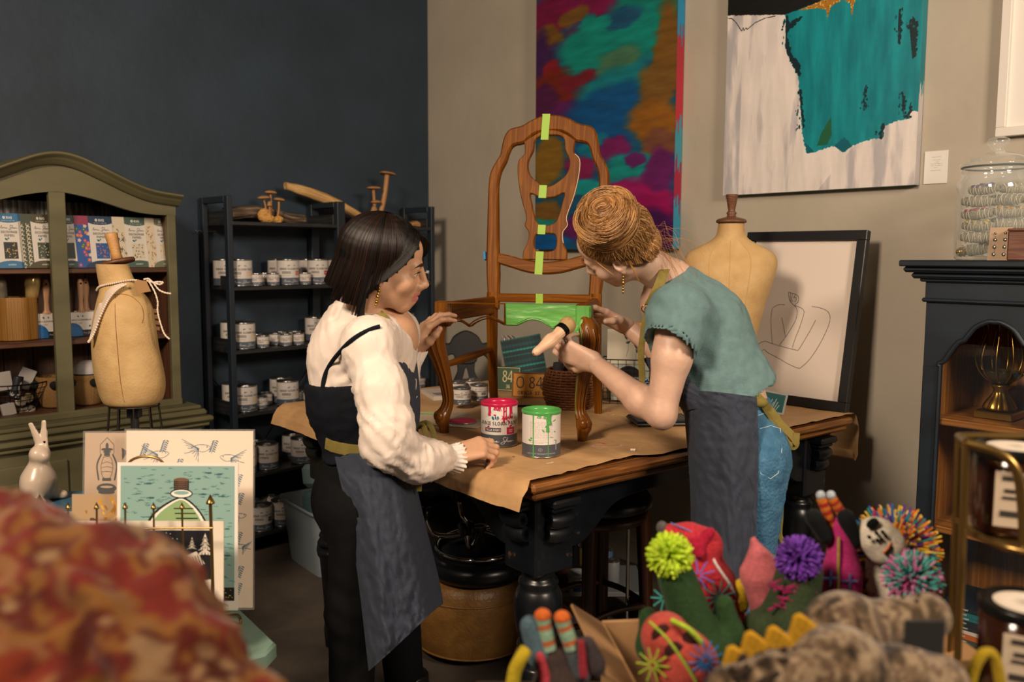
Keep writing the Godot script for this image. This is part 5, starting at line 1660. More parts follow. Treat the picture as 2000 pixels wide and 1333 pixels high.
func tbl(px: float,py: float,up := 0.0035) -> Vector3:
	var p := on_h(px,py,TH + up)
	return p
func open_tin(px: float,py: float,paint: String,label: String,back: bool):
	var r := 0.0545; var h := 0.13
	var cv := Cv.new(512,192,hx("d6d0cb"))
	cv.rect(0,138,512,54,hx("4c5158"))
	rng.seed = int(px)
	var pc := hx(paint)
	if not back:
		cv.oval(228,58,5,10,hx("1f5f78"),-0.4).oval(240,56,4,9,hx("2a6f80"),-0.2).oval(250,56,4,9,hx("1f5f78"),0.0)
		for k in 5: cv.line([U(268 + k*11,64),U(275 + k*11,50),U(279 + k*11,62)],5,pc)
		cv.text("ANNIE SLOAN PAINT",256,92,24,hx("35322e"),true,1,0.85)
		cv.rect(186,104,78,20,hx("4c5158")).text("CHALK PAINT",225,119,14,hx("d8d2cb"),true,1,0.85)
		cv.rect(290,102,42,34,pc).text("CAPRI",311,118,8,hx("e6ded4"),true,1).text("PINK",311,127,8,hx("e6ded4"),true,1)
		script_name(cv,196,166,1.2,hx("d0cecd"),2.4)
	else:
		for k in 16:
			var x := 205.0
			while x < 300:
				var w := rv(4,16)
				cv.rect(x,34 + k*5,w,1.5,hx("8d8883")); x += w + 3
		cv.rect(205,118,70,1,hx("8d8883")); cv.rect(205,124,80,1,hx("8d8883")); cv.rect(205,129,60,1,hx("8d8883"))
		cv.oval(252,160,9,8,hx("8b8f95")).oval(252,160,7,6,hx("4c5158")).text("V",252,164,9,hx("9aa0a6"),true,1)
		cv.text("KEEP OUT OF THE REACH OF CHILDREN",256,181,7,hx("a5a9ae"),true,1).rect(322,118,7,46,hx("8a8f95"))
	var t := thing("open_paint_tin",label, "paint tin",tbl(px,py))
	t.rotation.y = atan2(-t.position.x,-t.position.z)
	var m := M.new()
	m.lathe([[r,0.005],[r,h - 0.006]],40); add(m, "label_wrap",textured(mat("open_label" + paint,Color.WHITE,0.4),cv.tex()),t)
	var tin := mat("tin_metal",hx("a8a8a8"),0.28,0.95)
	m = M.new(); m.lathe([[0.0,0.0],[r*0.97,0.0],[r*1.02,0.002],[r*1.02,0.004],[r,0.005]],40); add(m, "base_rim",tin,t)
	var wet := mat("wet_paint" + paint,pc,0.25)
	m = M.new(); m.lathe([[r*1.005,h - 0.009],[r*1.04,h - 0.006],[r*1.045,h - 0.001],[r*1.0,h + 0.002],[r*0.93,h + 0.0005],[r*0.87,h - 0.003],[r*0.83,h - 0.002],[r*0.8,h - 0.008],[r*0.79,h - 0.035]],40,1.0,1.0,func(a,y): return 1.0 + 0.01*sin(a*5.0)*(1.0 if y > 0.12 else 0.0)); add(m, "painted_rim",wet,t)
	m = M.new(); var nz := noise(60.0,3,2)
	var rows := []
	for k in 9:
		var row := PackedVector3Array()
		for j in 33:
			var a := TAU*j/32; var rr := r*0.8*k/8.0
			row.append(W(cos(a)*rr,h - 0.024 + (0.009 if not back else 0.003)*nz.get_noise_2d(cos(a)*rr,sin(a)*rr),sin(a)*rr))
		rows.append(row)
	m.grid(rows,true); add(m, "paint_surface",mat("wet_paint_deep" + paint,pc,0.2),t)
	# runs down the outside
	var runs := [[-0.55,0.03,0.006],[-0.5,0.022,0.004],[0.25,0.05,0.0035],[0.38,0.042,0.003],[0.62,0.034,0.004],[0.72,0.026,0.005],[0.0,0.014,0.008],[-0.2,0.012,0.008]] if not back else [[-0.42,0.125,0.0026],[0.33,0.05,0.006],[0.42,0.03,0.009],[0.36,0.12,0.0016],[-0.1,0.01,0.008],[0.2,0.012,0.008]]
	for q in runs:
		m = M.new(); var pts := []; var rs := []
		for k in 7:
			var f := k/6.0
			pts.append(W(sin(q[0])*(r + 0.0004),h - 0.004 - f*q[1],cos(q[0])*(r + 0.0004))); rs.append(q[2]*(0.9 - 0.35*sin(PI*f)))
		m.tube(pts,rs,8,true,0.45,W(sin(q[0]),0,cos(q[0]))); add(m, "paint_drip",wet,t)
	for k in 10:
		m = M.new(); var a := rv(-0.8,0.8); var n := W(sin(a),0,cos(a))
		m.ball(n*r + W(0,rv(0.045,0.11),0),W(rv(0.002,0.007),rv(0.001,0.003),0.0008),Basis(Vector3.UP,a)*Basis(Vector3.BACK,rv(-1,1)),8); add(m, "paint_splash",wet,t)

func flat_sheet(called: String,label: String,cat: String,c: Vector3,w: float,d: float,th: float,yaw: float,mt: Material) -> MeshInstance3D:
	var m := M.new()
	m.xf = Transform3D(Basis(Vector3.RIGHT,-PI/2),W(0,th/2,0))
	panel(m,w,d,th)
	var o := add(m,called,mt)
	o.transform = Transform3D(Basis(Vector3.UP,yaw),c)
	tag(o,label,cat)
	return o

func bench_items():
	open_tin(975,868, "b8204a", "open paint tin running with crimson paint by the dark haired woman's hand",false)
	open_tin(1057,888, "4f9c4f", "open paint tin with green paint runs, its back label forward",true)
	# crimson lid
	var t := thing("crusted_tin_lid", "round tin lid caked with crimson paint lying on the sketches", "lid",tbl(904,826,0.006))
	var m := M.new(); m.lathe([[0.0,0.0],[0.046,0.0],[0.049,0.004],[0.047,0.007],[0.0,0.007]],32); add(m, "lid_disc",mat("tin_metal",hx("a8a8a8"),0.28,0.95),t)
	var nz := noise(50.0,3,5)
	m = M.new(); m.lathe([[0.046,0.006],[0.0455,0.009],[0.036,0.0115],[0.018,0.011],[0.0,0.0115]],32,1.0,1.0,func(a,y): return 1.0 + 0.04*nz.get_noise_2d(a,y*20.0)); add(m, "paint_skin",mat("dry_crimson",hx("a81c42"),0.55),t)
	# booklet with tins on it
	var cv := Cv.new(256,256,hx("cfc6bb"))
	rng.seed = 9
	for k in 40: cv.rect(rv(10,230),rv(10,240),rv(6,26),rv(2,5),[hx("8d8478"),hx("a59c90"),hx("b5ac9f")][k % 3])
	cv.rect(16,150,44,22,hx("8c2038")).rect(16,180,40,16,hx("3a4f7a")).rect(20,204,40,14,hx("2b2b34")).oval(150,90,60,14,hx("44423f"))
	cv.line([U(190,60),U(250,70)],3,hx("3a3834")).line([U(196,100),U(250,112)],4,hx("3a3834"))
	var cb := tbl(895,772)
	var bk := flat_sheet("booklet", "white paperback catalogue with colour swatches under the small tins", "book",cb,0.26,0.2,0.016,0.35,textured(mat("booklet_print",Color.WHITE,0.45),cv.tex()))
	# sketches
	var sk := Cv.new(256,200,hx("b9a88f"))
	for k in 46:
		var p := U(rv(10,240),rv(10,190)); var pts := [p]
		for j in 4: p += U(rv(-28,28),rv(-12,12)); pts.append(p)
		sk.curve(pts,1.0,hx("8b7a66") if k % 3 else hx("5f5348"))
	var st := textured(mat("sketch_print",Color.WHITE,0.6),sk.tex())
	flat_sheet("sketch_sheet", "pencil sketched tracing sheet by the chair's left foot", "paper",tbl(850,815),0.24,0.2,0.0015,0.2,st)
	flat_sheet("sketch_sheet", "creased sketch sheet sticking out under the crimson lid", "paper",tbl(893,826,0.0052),0.2,0.14,0.0012,-0.35,st)
	var o := flat_sheet("paper_scrap", "scrap of blue paper beside the crimson tin", "paper",tbl(937,833,0.0045),0.05,0.03,0.001,0.2,mat("scrap_blue",hx("2b86a5"),0.6))
	m = M.new(); m.tube([W(-0.03,0.003,0),W(0.03,0.003,0.004)],[0.002,0.0035],8,true,0.6)
	o = add(m, "green_dabber",mat("fresh_green_paint",hx("69b155"),0.38)); o.position = tbl(832,809,0.005); tag(o, "short green painted stick on the tracing sheet", "stick")
	m = M.new(); m.box(Vector3.ZERO,W(0.08,0.005,0.014),0.002); o = add(m, "stir_stick",mat("stick_dark",hx("2a2c33"),0.6)); o.transform = Transform3D(Basis(Vector3.UP,0.1),tbl(1018,793,0.006)); tag(o, "dark stirring stick lying behind the crimson tin", "stick")
	# four small tins, splashed
	var first: Node3D
	for q in [[902,789, "9a9488", "small splashed tin with a grey chip in front on the catalogue"],[936,782, "5a5a5c", "small splashed tin with a dark chip beside the grey chipped one"],[893,776, "8a8478", "small splashed tin behind the grey chipped tin"],[921,771, "6b6b6b", "small splashed tin behind the dark chipped tin"]]:
		var c := make_can(q[2],true,q[3])
		c.position = Vector3.ZERO
		var p := on_h(q[0],q[1],TH + 0.0035 + 0.0175)
		c.transform = Transform3D(Basis(Vector3.UP,rv(-0.3,0.3)).scaled(W(1.12,1.0,1.12)),p)
		c.set_meta("group", "small tins on the catalogue")
		m = M.new(); m.lathe([[0.0,0.0585],[0.024,0.0585],[0.026,0.06],[0.024,0.0612],[0.0,0.0612]],24); add(m, "paint_crust",mat("crust_dark",hx("3c4144"),0.4),c)
	# chalk
	m = M.new(); m.tube([W(-0.007,0,0),W(0.007,0,0.002)],0.0035,8); o = add(m, "chalk_stub",mat("chalk_white",hx("e0d8cc"),0.9)); o.position = tbl(1236,879,0.007); tag(o, "white chalk stub on the brown paper near the bench edge", "chalk")
	plates()
	back_row()
	black_chair()
	framed_drawing()

func plates():
	for q in [[1032,777,0.135,0.098, "b87a1a", "2a1c10", "orange metal number plate reading O 84 leaning against the wicker basket", "O 84", "ORNIA  37"],[990,764,0.11,0.1, "26452a", "c7b98a", "green metal number plate reading 84 behind the chair leg", "84", "  36"]]:
		var cv := Cv.new(256,190,hx(q[4]))
		rng.seed = int(q[0])
		for k in 160: cv.oval(rv(0,256),rv(0,190),rv(1,4),rv(1,3),[hx(q[4]).darkened(0.25),hx(q[4]).lightened(0.08),hx("5a3a16")][k % 3])
		cv.line([U(6,6),U(250,6),U(250,184),U(6,184),U(6,6)],4,hx(q[5]))
		cv.text(q[7],130,122,128,hx(q[5]),false,1,0.78).text(q[8],128,170,40,hx(q[5]),true,1,0.9)
		var t := thing("number_plate",q[6], "number plate",tbl(q[0],q[1],0.004),Basis(Vector3.UP,-0.25)*Basis(Vector3.RIGHT,-0.13))
		var m := M.new().at(Transform3D(Basis(),W(0,q[3]/2,0))); panel(m,q[2],q[3],0.0015); add(m, "plate",textured(mat("plate" + q[4],Color.WHITE,0.45,0.2),cv.tex()),t)
		m = M.new()
		for e in [[0,1],[0,-1],[1,1],[1,-1]]:
			if e[0] == 0: m.box(W(0,q[3]/2 + e[1]*q[3]/2,0.001),W(q[2],0.003,0.004),0.001)
			else: m.box(W(e[1]*q[2]/2,q[3]/2,0.001),W(0.003,q[3],0.004),0.001)
		add(m, "raised_rim",mat("plate_rim" + q[4],hx(q[4]).darkened(0.2),0.5,0.3),t)

func back_row():
	# magazines standing in a rack
	for k in 8:
		var c: String = ["c9c0b6", "8d8a86", "d2c8bc", "7a3f40", "cfc4b6", "5a5f66", "c4baae", "b0a698"][k]
		var m := M.new(); m.box(W(0,0.105,0),W(0.006,0.21,0.15),0.0008)
		var o := add(m, "magazine",mat("magazine" + c,hx(c),0.4))
		o.transform = Transform3D(Basis(Vector3.UP,0.1)*Basis(Vector3.BACK,0.03),tbl(985 + k*4.2,752,0.004)); tag(o, "thin magazine standing on edge behind the green number plate", "magazine", "magazines on edge")
	# plaid teal fabric folder
	var cv := Cv.new(256,256,hx("0e2a2e"))
	for k in 9: cv.rect(0,k*30,256,[6,16,10][k % 3],[hx("0f5a5c"),hx("0b3f46"),hx("1a7a78")][k % 3])
	for k in 12: cv.rect(k*22,0,2,256,hx("08181c"))
	script_name(cv,110,226,1.0,hx("cfcac0"),2.5)
	var t := thing("plaid_folder", "dark teal plaid folder leaning behind the number plates", "folder",tbl(1034,762,0.004),Basis(Vector3.UP,-0.1)*Basis(Vector3.BACK,0.2)*Basis(Vector3.RIGHT,-0.1))
	var m := M.new().at(Transform3D(Basis(),W(0.0,0.125,-0.02))); panel(m,0.17,0.2,0.022); add(m, "cover",textured(mat("plaid_teal",Color.WHITE,0.7),cv.tex()),t)
	m = M.new(); m.box(W(0,0.12,-0.022),W(0.165,0.19,0.018)); add(m, "page_block",mat("book_pages",hx("b8ad9c"),0.8),t)
	# wicker basket woven over uprights
	var wick := mat("wicker_brown",Color.WHITE,0.6)
	textured(wick,noise_tex("wicker_tone",256,0.05,3,[[0.0, "4a2814"],[0.5, "74431f"],[1.0, "95602f"]],3.0),W(8,4,1))
	var bp := tbl(1113,795)
	t = thing("wicker_basket", "round brown wicker basket behind the green painted chair leg", "basket",bp)
	var R := func(f): return 0.072 + 0.028*sin(f*2.4 + 0.35)
	for k in 15:
		var f := k/14.0
		m = M.new(); var ring := []
		for j in 61:
			var a := TAU*j/60
			var rr: float = R.call(f) + 0.0028*sin(a*14.0 + PI*(k % 2))
			ring.append(W(cos(a)*rr,0.006 + f*0.135,sin(a)*rr))
		m.tube(ring,0.0048,6,false,1.0,Vector3.ZERO,3.0); add(m, "woven_ring",wick,t)
	for k in 28:
		var a := TAU*k/28
		m = M.new(); var up := []
		for j in 7:
			var f := j/6.0
			up.append(W(cos(a)*R.call(f),0.003 + f*0.14,sin(a)*R.call(f)))
		m.tube(up,0.0032,5); add(m, "upright",wick,t)
	m = M.new(); m.lathe([[0.0,0.002],[0.08,0.002],[0.08,0.008],[0.0,0.008]],24); add(m, "basket_floor",wick,t)
	# rolls and fabrics in the basket
	for q in [[-0.045,0.03, "2b2a2e",0.17,0.4],[0.0,-0.02, "5a4a3c",0.19,-0.2],[0.04,0.02, "3a2b30",0.16,-0.5],[0.02,0.05, "8d8172",0.155,0.1],[-0.02,-0.05, "4a3226",0.22,0.15]]:
		m = M.new(); m.tube([W(q[0],0.02,q[1]),W(q[0]*1.1,0.09,q[1]),W(q[0]*1.2 + 0.02*q[4],q[3],q[1]*1.1)],[0.02,0.022,0.019],12)
		var o := add(m, "fabric_roll",mat("roll" + q[2],hx(q[2]),0.8)); o.position = bp; tag(o, "rolled %s fabric remnant standing in the wicker basket" % {"2b2a2e": "black", "5a4a3c": "brown", "3a2b30": "plum", "8d8172": "beige", "4a3226": "rust"}[q[2]], "fabric roll")
	# wire basket of stencils
	var wire := mat("wire_black",hx("17181a"),0.4,0.7)
	var wp := tbl(1222,786)
	var yb := Basis(Vector3.UP,-0.15)
	t = thing("wire_rack", "black wire basket of stencil packs behind the blonde woman's hands", "basket",wp,yb)
	for k in 7:
		for z in [0.05,-0.05]:
			m = M.new(); m.tube([W(-0.09 + k*0.03,0.0,z),W(-0.09 + k*0.03,0.17,z)],0.0014,5,false); add(m, "upright_wire",wire,t)
	for y in [0.003,0.045,0.09,0.13,0.17]:
		m = M.new(); var w := 0.0026 if y > 0.16 else 0.0014
		m.tube([W(-0.09,y,0.05),W(0.09,y,0.05),W(0.09,y,-0.05),W(-0.09,y,-0.05),W(-0.09,y,0.05)],w,5,false); add(m, "wire_ring",wire,t)
	# floral sheet, upside-down stencil pack, wave pack
	cv = Cv.new(256,360,hx("a8a08e"))
	rng.seed = 22
	for k in 12:
		var x := rv(20,236); var y := rv(20,340)
		cv.curve([U(x,y),U(x + rv(-14,14),y + 40),U(x + rv(-10,10),y + 90)],2.0,hx("2a2824"))
		if k % 3 == 0:
			for j in 12: cv.line([U(x,y),U(x,y) + U(cos(j*0.524),sin(j*0.524))*20],4.0,hx("24221f"))
		else:
			for j in 3: cv.oval(x + rv(-12,12),y + rv(-10,30),12,5,hx("24221f"),rv(0,3))
	m = M.new().at(Transform3D(Basis(),W(0,0.14,0))); panel(m,0.15,0.27,0.004)
	var o := add(m, "floral_sheet",textured(mat("floral_print",Color.WHITE,0.55),cv.tex())); o.transform = Transform3D(yb*Basis(Vector3.RIGHT,-0.1),wp + yb*W(0.0,0.006,-0.012)); tag(o, "grey sheet printed with black wildflowers standing in the wire basket", "stencil sheet")
	m = M.new(); m.box(W(0,0.15,0),W(0.13,0.3,0.006),0.002)
	o = add(m, "wooden_board",mat("board_honey",hx("b9813c"),0.5)); o.transform = Transform3D(yb*Basis(Vector3.RIGHT,-0.1),wp + yb*W(0.02,0.006,-0.036)); tag(o, "honey coloured wooden board behind the wildflower sheet", "board")
	cv = Cv.new(256,256,hx("9aa098"))
	cv.oval(120,110,96,96,hx("1b1b1c")).text("STENCIL",122,130,46,hx("c9c4ba"),true,1,0.9,PI).text("Meadow Flowers",120,92,18,hx("c9c4ba"),false,1,1.0,PI, "Droid Serif")
	for k in 9: cv.curve([U(60 + k*8,150 + k*4),U(120,160 + rv(0,60)),U(90 + k*14,220)],3,hx("c9c4ba"))
	for k in 14: cv.curve([U(110,190 + k*6),U(160,175 + k*6),U(200,200 + k*6),U(256,180 + k*6)],3,hx("2a5f94") if k % 2 else hx("dfe2e0"))
	m = M.new().at(Transform3D(Basis(),W(0,0.075,0))); panel(m,0.14,0.14,0.004)
	o = add(m, "stencil_pack",textured(mat("stencil_pack",Color.WHITE,0.3),cv.tex())); o.transform = Transform3D(yb*Basis(Vector3.RIGHT,-0.06),wp + yb*W(0.015,0.006,0.02)); tag(o, "stencil pack with a black round badge upside down in the wire basket", "stencil pack")
	cv = Cv.new(160,160,hx("1f5a8c"))
	for k in 16: cv.curve([U(0,k*12),U(50,k*12 - 14),U(100,k*12 + 10),U(160,k*12 - 8)],4,hx("d9dedc") if k % 2 else hx("123a60"))
	m = M.new().at(Transform3D(Basis(),W(0,0.045,0))); panel(m,0.1,0.085,0.003)
	o = add(m, "wave_card",textured(mat("wave_card",Color.WHITE,0.4),cv.tex())); o.transform = Transform3D(yb*Basis(Vector3.BACK,0.2),wp + yb*W(0.05,0.006,0.033)); tag(o, "blue and white wave patterned card in the wire basket front", "card")
	# black folio under the elbow
	t = thing("black_folio", "black zipped folio lying on the paper below the blonde woman's elbow", "folio",tbl(1290,826,0.004),Basis(Vector3.UP,0.12))
	m = M.new(); m.box(W(0,0.009,0),W(0.2,0.018,0.15),0.006); add(m, "cover",mat("folio_black",hx("121316"),0.35),t)
	m = M.new(); m.tube([W(-0.1,0.009,0.075),W(0.1,0.009,0.075)],0.0022,6); m.tube([W(-0.1,0.009,0.075),W(-0.1,0.009,-0.075)],0.0022,6); add(m, "zip",mat("zip_grey",hx("6b6c70"),0.4,0.6),t)
	m = M.new(); m.box(W(0.01,0.0185,-0.01),W(0.15,0.002,0.1)); add(m, "screen",mat("folio_grey",hx("2b2c2e"),0.25),t)
	# postcard
	cv = Cv.new(128,96,hx("a9adaa")); cv.rect(8,8,112,80,hx("2a5f63"))
	for k in 10: cv.line([U(20 + k*8,80),U(30 + k*8,30 + (k*13) % 30)],4,hx("9fb5b0"))
	m = M.new().at(Transform3D(Basis(),W(0,0.04,0))); panel(m,0.11,0.078,0.002)
	o = add(m, "postcard",textured(mat("postcard_print",Color.WHITE,0.5),cv.tex())); o.transform = Transform3D(Basis(Vector3.UP,-0.5)*Basis(Vector3.RIGHT,-0.35)*Basis(Vector3.BACK,-0.12),tbl(1500,806,0.006)); tag(o, "teal illustrated postcard propped against the framed drawing", "card")

func black_chair():
	var bk := mat("chair_black",hx("1b1c1e"),0.5)
	var p := at(914,900,4.35)
	var t := thing("black_chair", "black painted chair with a carved arched back behind the workbench", "chair",W(p.x,0,p.z),Basis(Vector3.UP,0.1))
	var crest := Cv.smooth([U(-0.16,0.86),U(-0.15,0.92),U(-0.115,0.955),U(-0.085,0.955),U(-0.06,0.99),U(0,1.015),U(0.06,0.99),U(0.085,0.955),U(0.115,0.955),U(0.15,0.92),U(0.16,0.86),U(0.13,0.85),U(0.1,0.89),U(0.065,0.9),U(0.045,0.86),U(-0.045,0.86),U(-0.065,0.9),U(-0.1,0.89),U(-0.13,0.85)],4,true)
	var hscale := (onh_of(914,652,4.3))/1.015
	var m := M.new().at(Transform3D(Basis.from_scale(W(1,hscale,1)),W(0,0,-0.2))); m.prism(poly2(crest),0.03,0.005); add(m, "crest_rail",bk,t)
	for sx in [-1,1]:
		m = M.new(); m.tube([W(sx*0.145,0.88*hscale,-0.2),W(sx*0.15,0.7,-0.195),W(sx*0.16,0.45,-0.18),W(sx*0.165,0.0,-0.22)],0.018,8); add(m, "rear_post",bk,t)
		m = M.new(); m.tube([W(sx*0.17,0.45,0.17),W(sx*0.175,0.0,0.17)],[0.02,0.014],10); add(m, "front_leg",bk,t)
	var spl := Cv.smooth([U(-0.04,0.87),U(0.04,0.87),U(0.045,0.82),U(0.07,0.76),U(0.05,0.7),U(0.03,0.66),U(0.05,0.6),U(0.05,0.52),U(-0.05,0.52),U(-0.05,0.6),U(-0.03,0.66),U(-0.05,0.7),U(-0.07,0.76),U(-0.045,0.82)],4,true)
	var hole := Cv.smooth([U(0,0.84),U(0.018,0.78),U(0.03,0.74),U(0.012,0.7),U(0,0.69),U(-0.012,0.7),U(-0.03,0.74),U(-0.018,0.78)],3,true)
	m = M.new().at(Transform3D(Basis.from_scale(W(1,hscale,1)),W(0,0,-0.2))); m.prism(poly2(spl),0.016,0.003,[poly2(hole)]); add(m, "splat",bk,t)
	m = M.new(); m.box(W(0,0.455,0),W(0.38,0.04,0.4),0.012); add(m, "seat",bk,t)
	m = M.new(); m.box(W(0,0.53,-0.197),W(0.3,0.03,0.022),0.004); add(m, "lower_rail",bk,t)
func onh_of(px: float,py: float,d: float) -> float: return at(px,py,d).y

func framed_drawing():
	var bl := tbl(1655,808)
	var bs := bR()
	var t := thing("framed_drawing", "black framed line drawing of crossed arms leaning on the greige wall", "picture frame",bl - uR*0.25 + W(0,0.001,0),bs*Basis(Vector3.RIGHT,-0.16))
	var w := 0.5; var h := 0.665
	var bk := mat("frame_black",hx("17181b"),0.4)
	for s in [[0,0],[0,1],[1,-1],[1,1]]:
		var m := M.new()
		if s[0] == 0: m.box(W(0,0.018 + s[1]*(h - 0.036),0),W(w,0.036,0.03),0.002)
		else: m.box(W(s[1]*(w/2 - 0.018),h/2,0),W(0.036,h - 0.072,0.03),0.002)
		add(m, "frame_rail",bk,t)
	var cv := Cv.new(428,593,hx("dccfc4"))
	# drawn from the picture: x, y in sheet pixels
	var k := hx("33302d")
	var L := func(a: Array):
		var p := []
		for e in a: p.append(U(e[0] - 36,e[1] + 4))
		cv.curve(p,1.8,k)
	L.call([[196,245],[170,246],[146,262],[144,300],[152,350],[163,398]])
	L.call([[310,246],[345,250],[376,262],[388,285],[384,320],[362,380],[330,440],[300,475],[284,482],[240,470],[190,450],[150,436],[130,425],[115,436],[98,455]])
	L.call([[86,420],[106,402],[130,392],[160,398],[215,408],[262,414],[276,414],[294,380],[318,330],[332,296]])
	L.call([[190,295],[206,340],[216,370]])
	L.call([[195,400],[214,372],[232,340],[250,300],[252,268],[244,252],[226,238],[214,225],[206,200],[208,196],[216,198],[222,200],[236,202],[250,212],[252,228],[244,238],[240,246],[262,252],[278,262],[280,280],[270,330],[258,370],[250,408]])
	L.call([[214,198],[216,216],[222,234]]); L.call([[224,200],[222,218],[228,232]]); L.call([[236,204],[230,216],[240,214],[242,226],[236,232]])
	var m := M.new().at(Transform3D(Basis(),W(0,h/2,-0.004))); panel(m,w - 0.07,h - 0.07,0.004); add(m, "drawing",textured(mat("line_drawing",Color.WHITE,0.55),cv.tex()),t)

# stack of ovals: [y, centre x, half width, half depth]
func oval_stack(m: M,rows: Array,seg := 32,zc := 0.0):
	var st := []
	var vs := []
	for r in rows: vs.append(Vector4(r[0],r[1],r[2],r[3]))
	var fine := []
	for k in vs.size() - 1:
		for q in 4:
			var f := q/4.0
			var a: Vector4 = vs[maxi(k - 1,0)]; var b: Vector4 = vs[k]; var c: Vector4 = vs[k + 1]; var d: Vector4 = vs[mini(k + 2,vs.size() - 1)]
			fine.append(0.5*((2.0*b) + (c - a)*f + (2.0*a - 5.0*b + 4.0*c - d)*f*f + (3.0*b - a - 3.0*c + d)*f*f*f))
	fine.append(vs[-1])
	for v in fine:
		var row := PackedVector3Array()
		for k in seg + 1:
			var a := -PI/2 + TAU*k/seg
			row.append(W(v.y + cos(a)*v.z,v.x,zc + sin(a)*v.w))
		st.append(row)
	for e in [0,st.size() - 1]:
		var c := W()
		for p in st[e]: c += p
		var z := PackedVector3Array(); z.resize(seg + 1); z.fill(c/(seg + 1))
		if e == 0: st.insert(0,z)
		else: st.append(z)
	m.grid(st,true)

func mannequins():
	var linen := mat("linen_tan",Color.WHITE,0.7)
	textured(linen,noise_tex("linen_spots",512,0.01,5,[[0.0, "ad8a58"],[0.5, "bd9b68"],[1.0, "c9a978"]]),Vector3.ONE*2.5,true)
	bump(linen,bump_tex("cloth_grain",256,0.18,3,3.0),0.2)
	var turned := wood("finial_wood", "4a2d1c", "643f28", "7a5236",0.45,6.0)
	# adult form behind the blonde woman
	var bp := tbl(1418,800,0.004)
	var t := thing("dress_form", "tan linen dress form with a turned wood neck cap behind the blonde woman", "mannequin",bp,Basis(Vector3.UP,-0.25))
	var sc := depth_of(bp)/1700.0
	var Y := func(py): return (800.0 - py)*sc*1.02
	var rows := [[0.012,0,0.115,0.09],[0.03,0,0.135,0.105],[Y.call(740),0,0.13,0.1],[Y.call(700),0,0.104,0.083],[Y.call(665),0,0.1,0.08],[Y.call(620),0,0.118,0.09],[Y.call(580),0,0.138,0.1],[Y.call(545),0,0.157,0.1],[Y.call(520),0,0.165,0.085],[Y.call(502),0,0.15,0.068],[Y.call(490),0,0.112,0.058],[Y.call(480),0,0.075,0.052],[Y.call(470),0,0.054,0.048],[Y.call(455),0,0.047,0.045],[Y.call(446),0,0.046,0.044]]
	var m := M.new(); oval_stack(m,rows,40); add(m, "padded_torso",linen,t)
	m = M.new()
	var seam := mat("seam_tan",hx("c9a468"),0.7)
	for sx in [-0.45,0.0,0.45]:
		var pts := []
		for r in rows.slice(1,rows.size() - 3):
			pts.append(W(sin(sx)*r[2],r[0],cos(sx)*r[3] + 0.0005))
		m.tube(Cv.smooth(pts,3),0.0011,5)
	add(m, "seam",seam,t)
	m = M.new(); m.at(Transform3D(Basis(),W(0,Y.call(446),0))); m.lathe([[0.0,0.0],[0.052,0.0],[0.055,0.006],[0.05,0.013],[0.03,0.019],[0.017,0.022],[0.015,0.03],[0.019,0.034],[0.015,0.04],[0.012,0.044],[0.015,0.06],[0.021,0.098],[0.021,0.102],[0.0,0.103]],24); add(m, "turned_finial",turned,t)
	m = M.new(); m.lathe([[0.0,0.0],[0.1,0.0],[0.1,0.01],[0.0,0.012]],24); add(m, "base_disc",turned,t)
	# child form by the dresser
	var d := 2.8
	var foot := at(262,792,d)
	t = thing("child_dress_form", "small tan child's dress form wearing a lace collar in front of the dresser", "mannequin",W(foot.x,0,foot.z))
	var k := d/1700.0
	var o := foot
	rows = []
	for q in [[792,214,302,0.8],[786,206,312,0.85],[772,200,319,0.85],[750,195,322,0.85],[720,190,319,0.85],[680,188,312,0.85],[640,190,308,0.85],[605,197,304,0.85],[585,202,297,0.85],[570,206,286,0.8],[556,206,277,0.75],[540,204,269,0.8],[522,202,263,0.85],[516,202,262,0.85]]:
		var c := at((q[1] + q[2])/2.0,q[0] + (0.0 if q[0] > 570 else (q[1] + q[2])*0.0),d)
		rows.append([c.y,c.x - foot.x,(q[2] - q[1])/2.0*k,(q[2] - q[1])/2.0*k*q[3]])
	m = M.new(); oval_stack(m,rows,40); add(m, "padded_torso",linen,t)
	# armhole pad outline and centre seam on the visible flank
	m = M.new()
	var arm := []
	for j in 21:
		var a := -0.3 + (PI + 0.6)*j/20.0
		var px := 259 + cos(a)*39; var py := 615 - sin(a)*43
		arm.append(surf(rows,at(px,py,d) - W(foot.x,0,foot.z)))
	m.tube(arm,0.0012,5)
	var cs := []
	for j in 12: cs.append(surf(rows,at(252 + j*1.2,575 + j*18.5,d) - W(foot.x,0,foot.z)))
	m.tube(cs,0.0009,5); add(m, "seam",mat("seam_brown",hx("8a6232"),0.7),t)
	m = M.new(); m.at(Transform3D(Basis(Vector3.BACK,0.22),at(231,514,d) - W(foot.x,0,foot.z))); m.lathe([[0.0,-0.004],[0.05,-0.004],[0.053,0.003],[0.05,0.01],[0.0,0.012]],28); add(m, "neck_plate",turned,t)
	m = M.new(); m.at(Transform3D(Basis(Vector3.BACK,0.2),at(229,508,d) - W(foot.x,0,foot.z))); m.lathe([[0.0,0.0],[0.018,0.0],[0.015,0.02],[0.018,0.07],[0.019,0.084],[0.013,0.088],[0.0,0.089]],18,1.0,1.0,func(a,_y): return 1.0 + 0.06*sin(a*9.0)); add(m, "handle",wood("handle_pine", "9a6a35", "b98a52", "c99c64",0.55,8.0),t)
	# wire skirt and pole
	var wire := mat("wire_dark",hx("3a352e"),0.4,0.7)
	var yb := foot.y
	for j in 10:
		var a := TAU*j/10
		m = M.new(); m.tube([W(cos(a)*0.078,yb,sin(a)*0.065),W(cos(a)*0.095,yb - 0.16,sin(a)*0.08)],0.0026,6); add(m, "skirt_wire",wire,t)
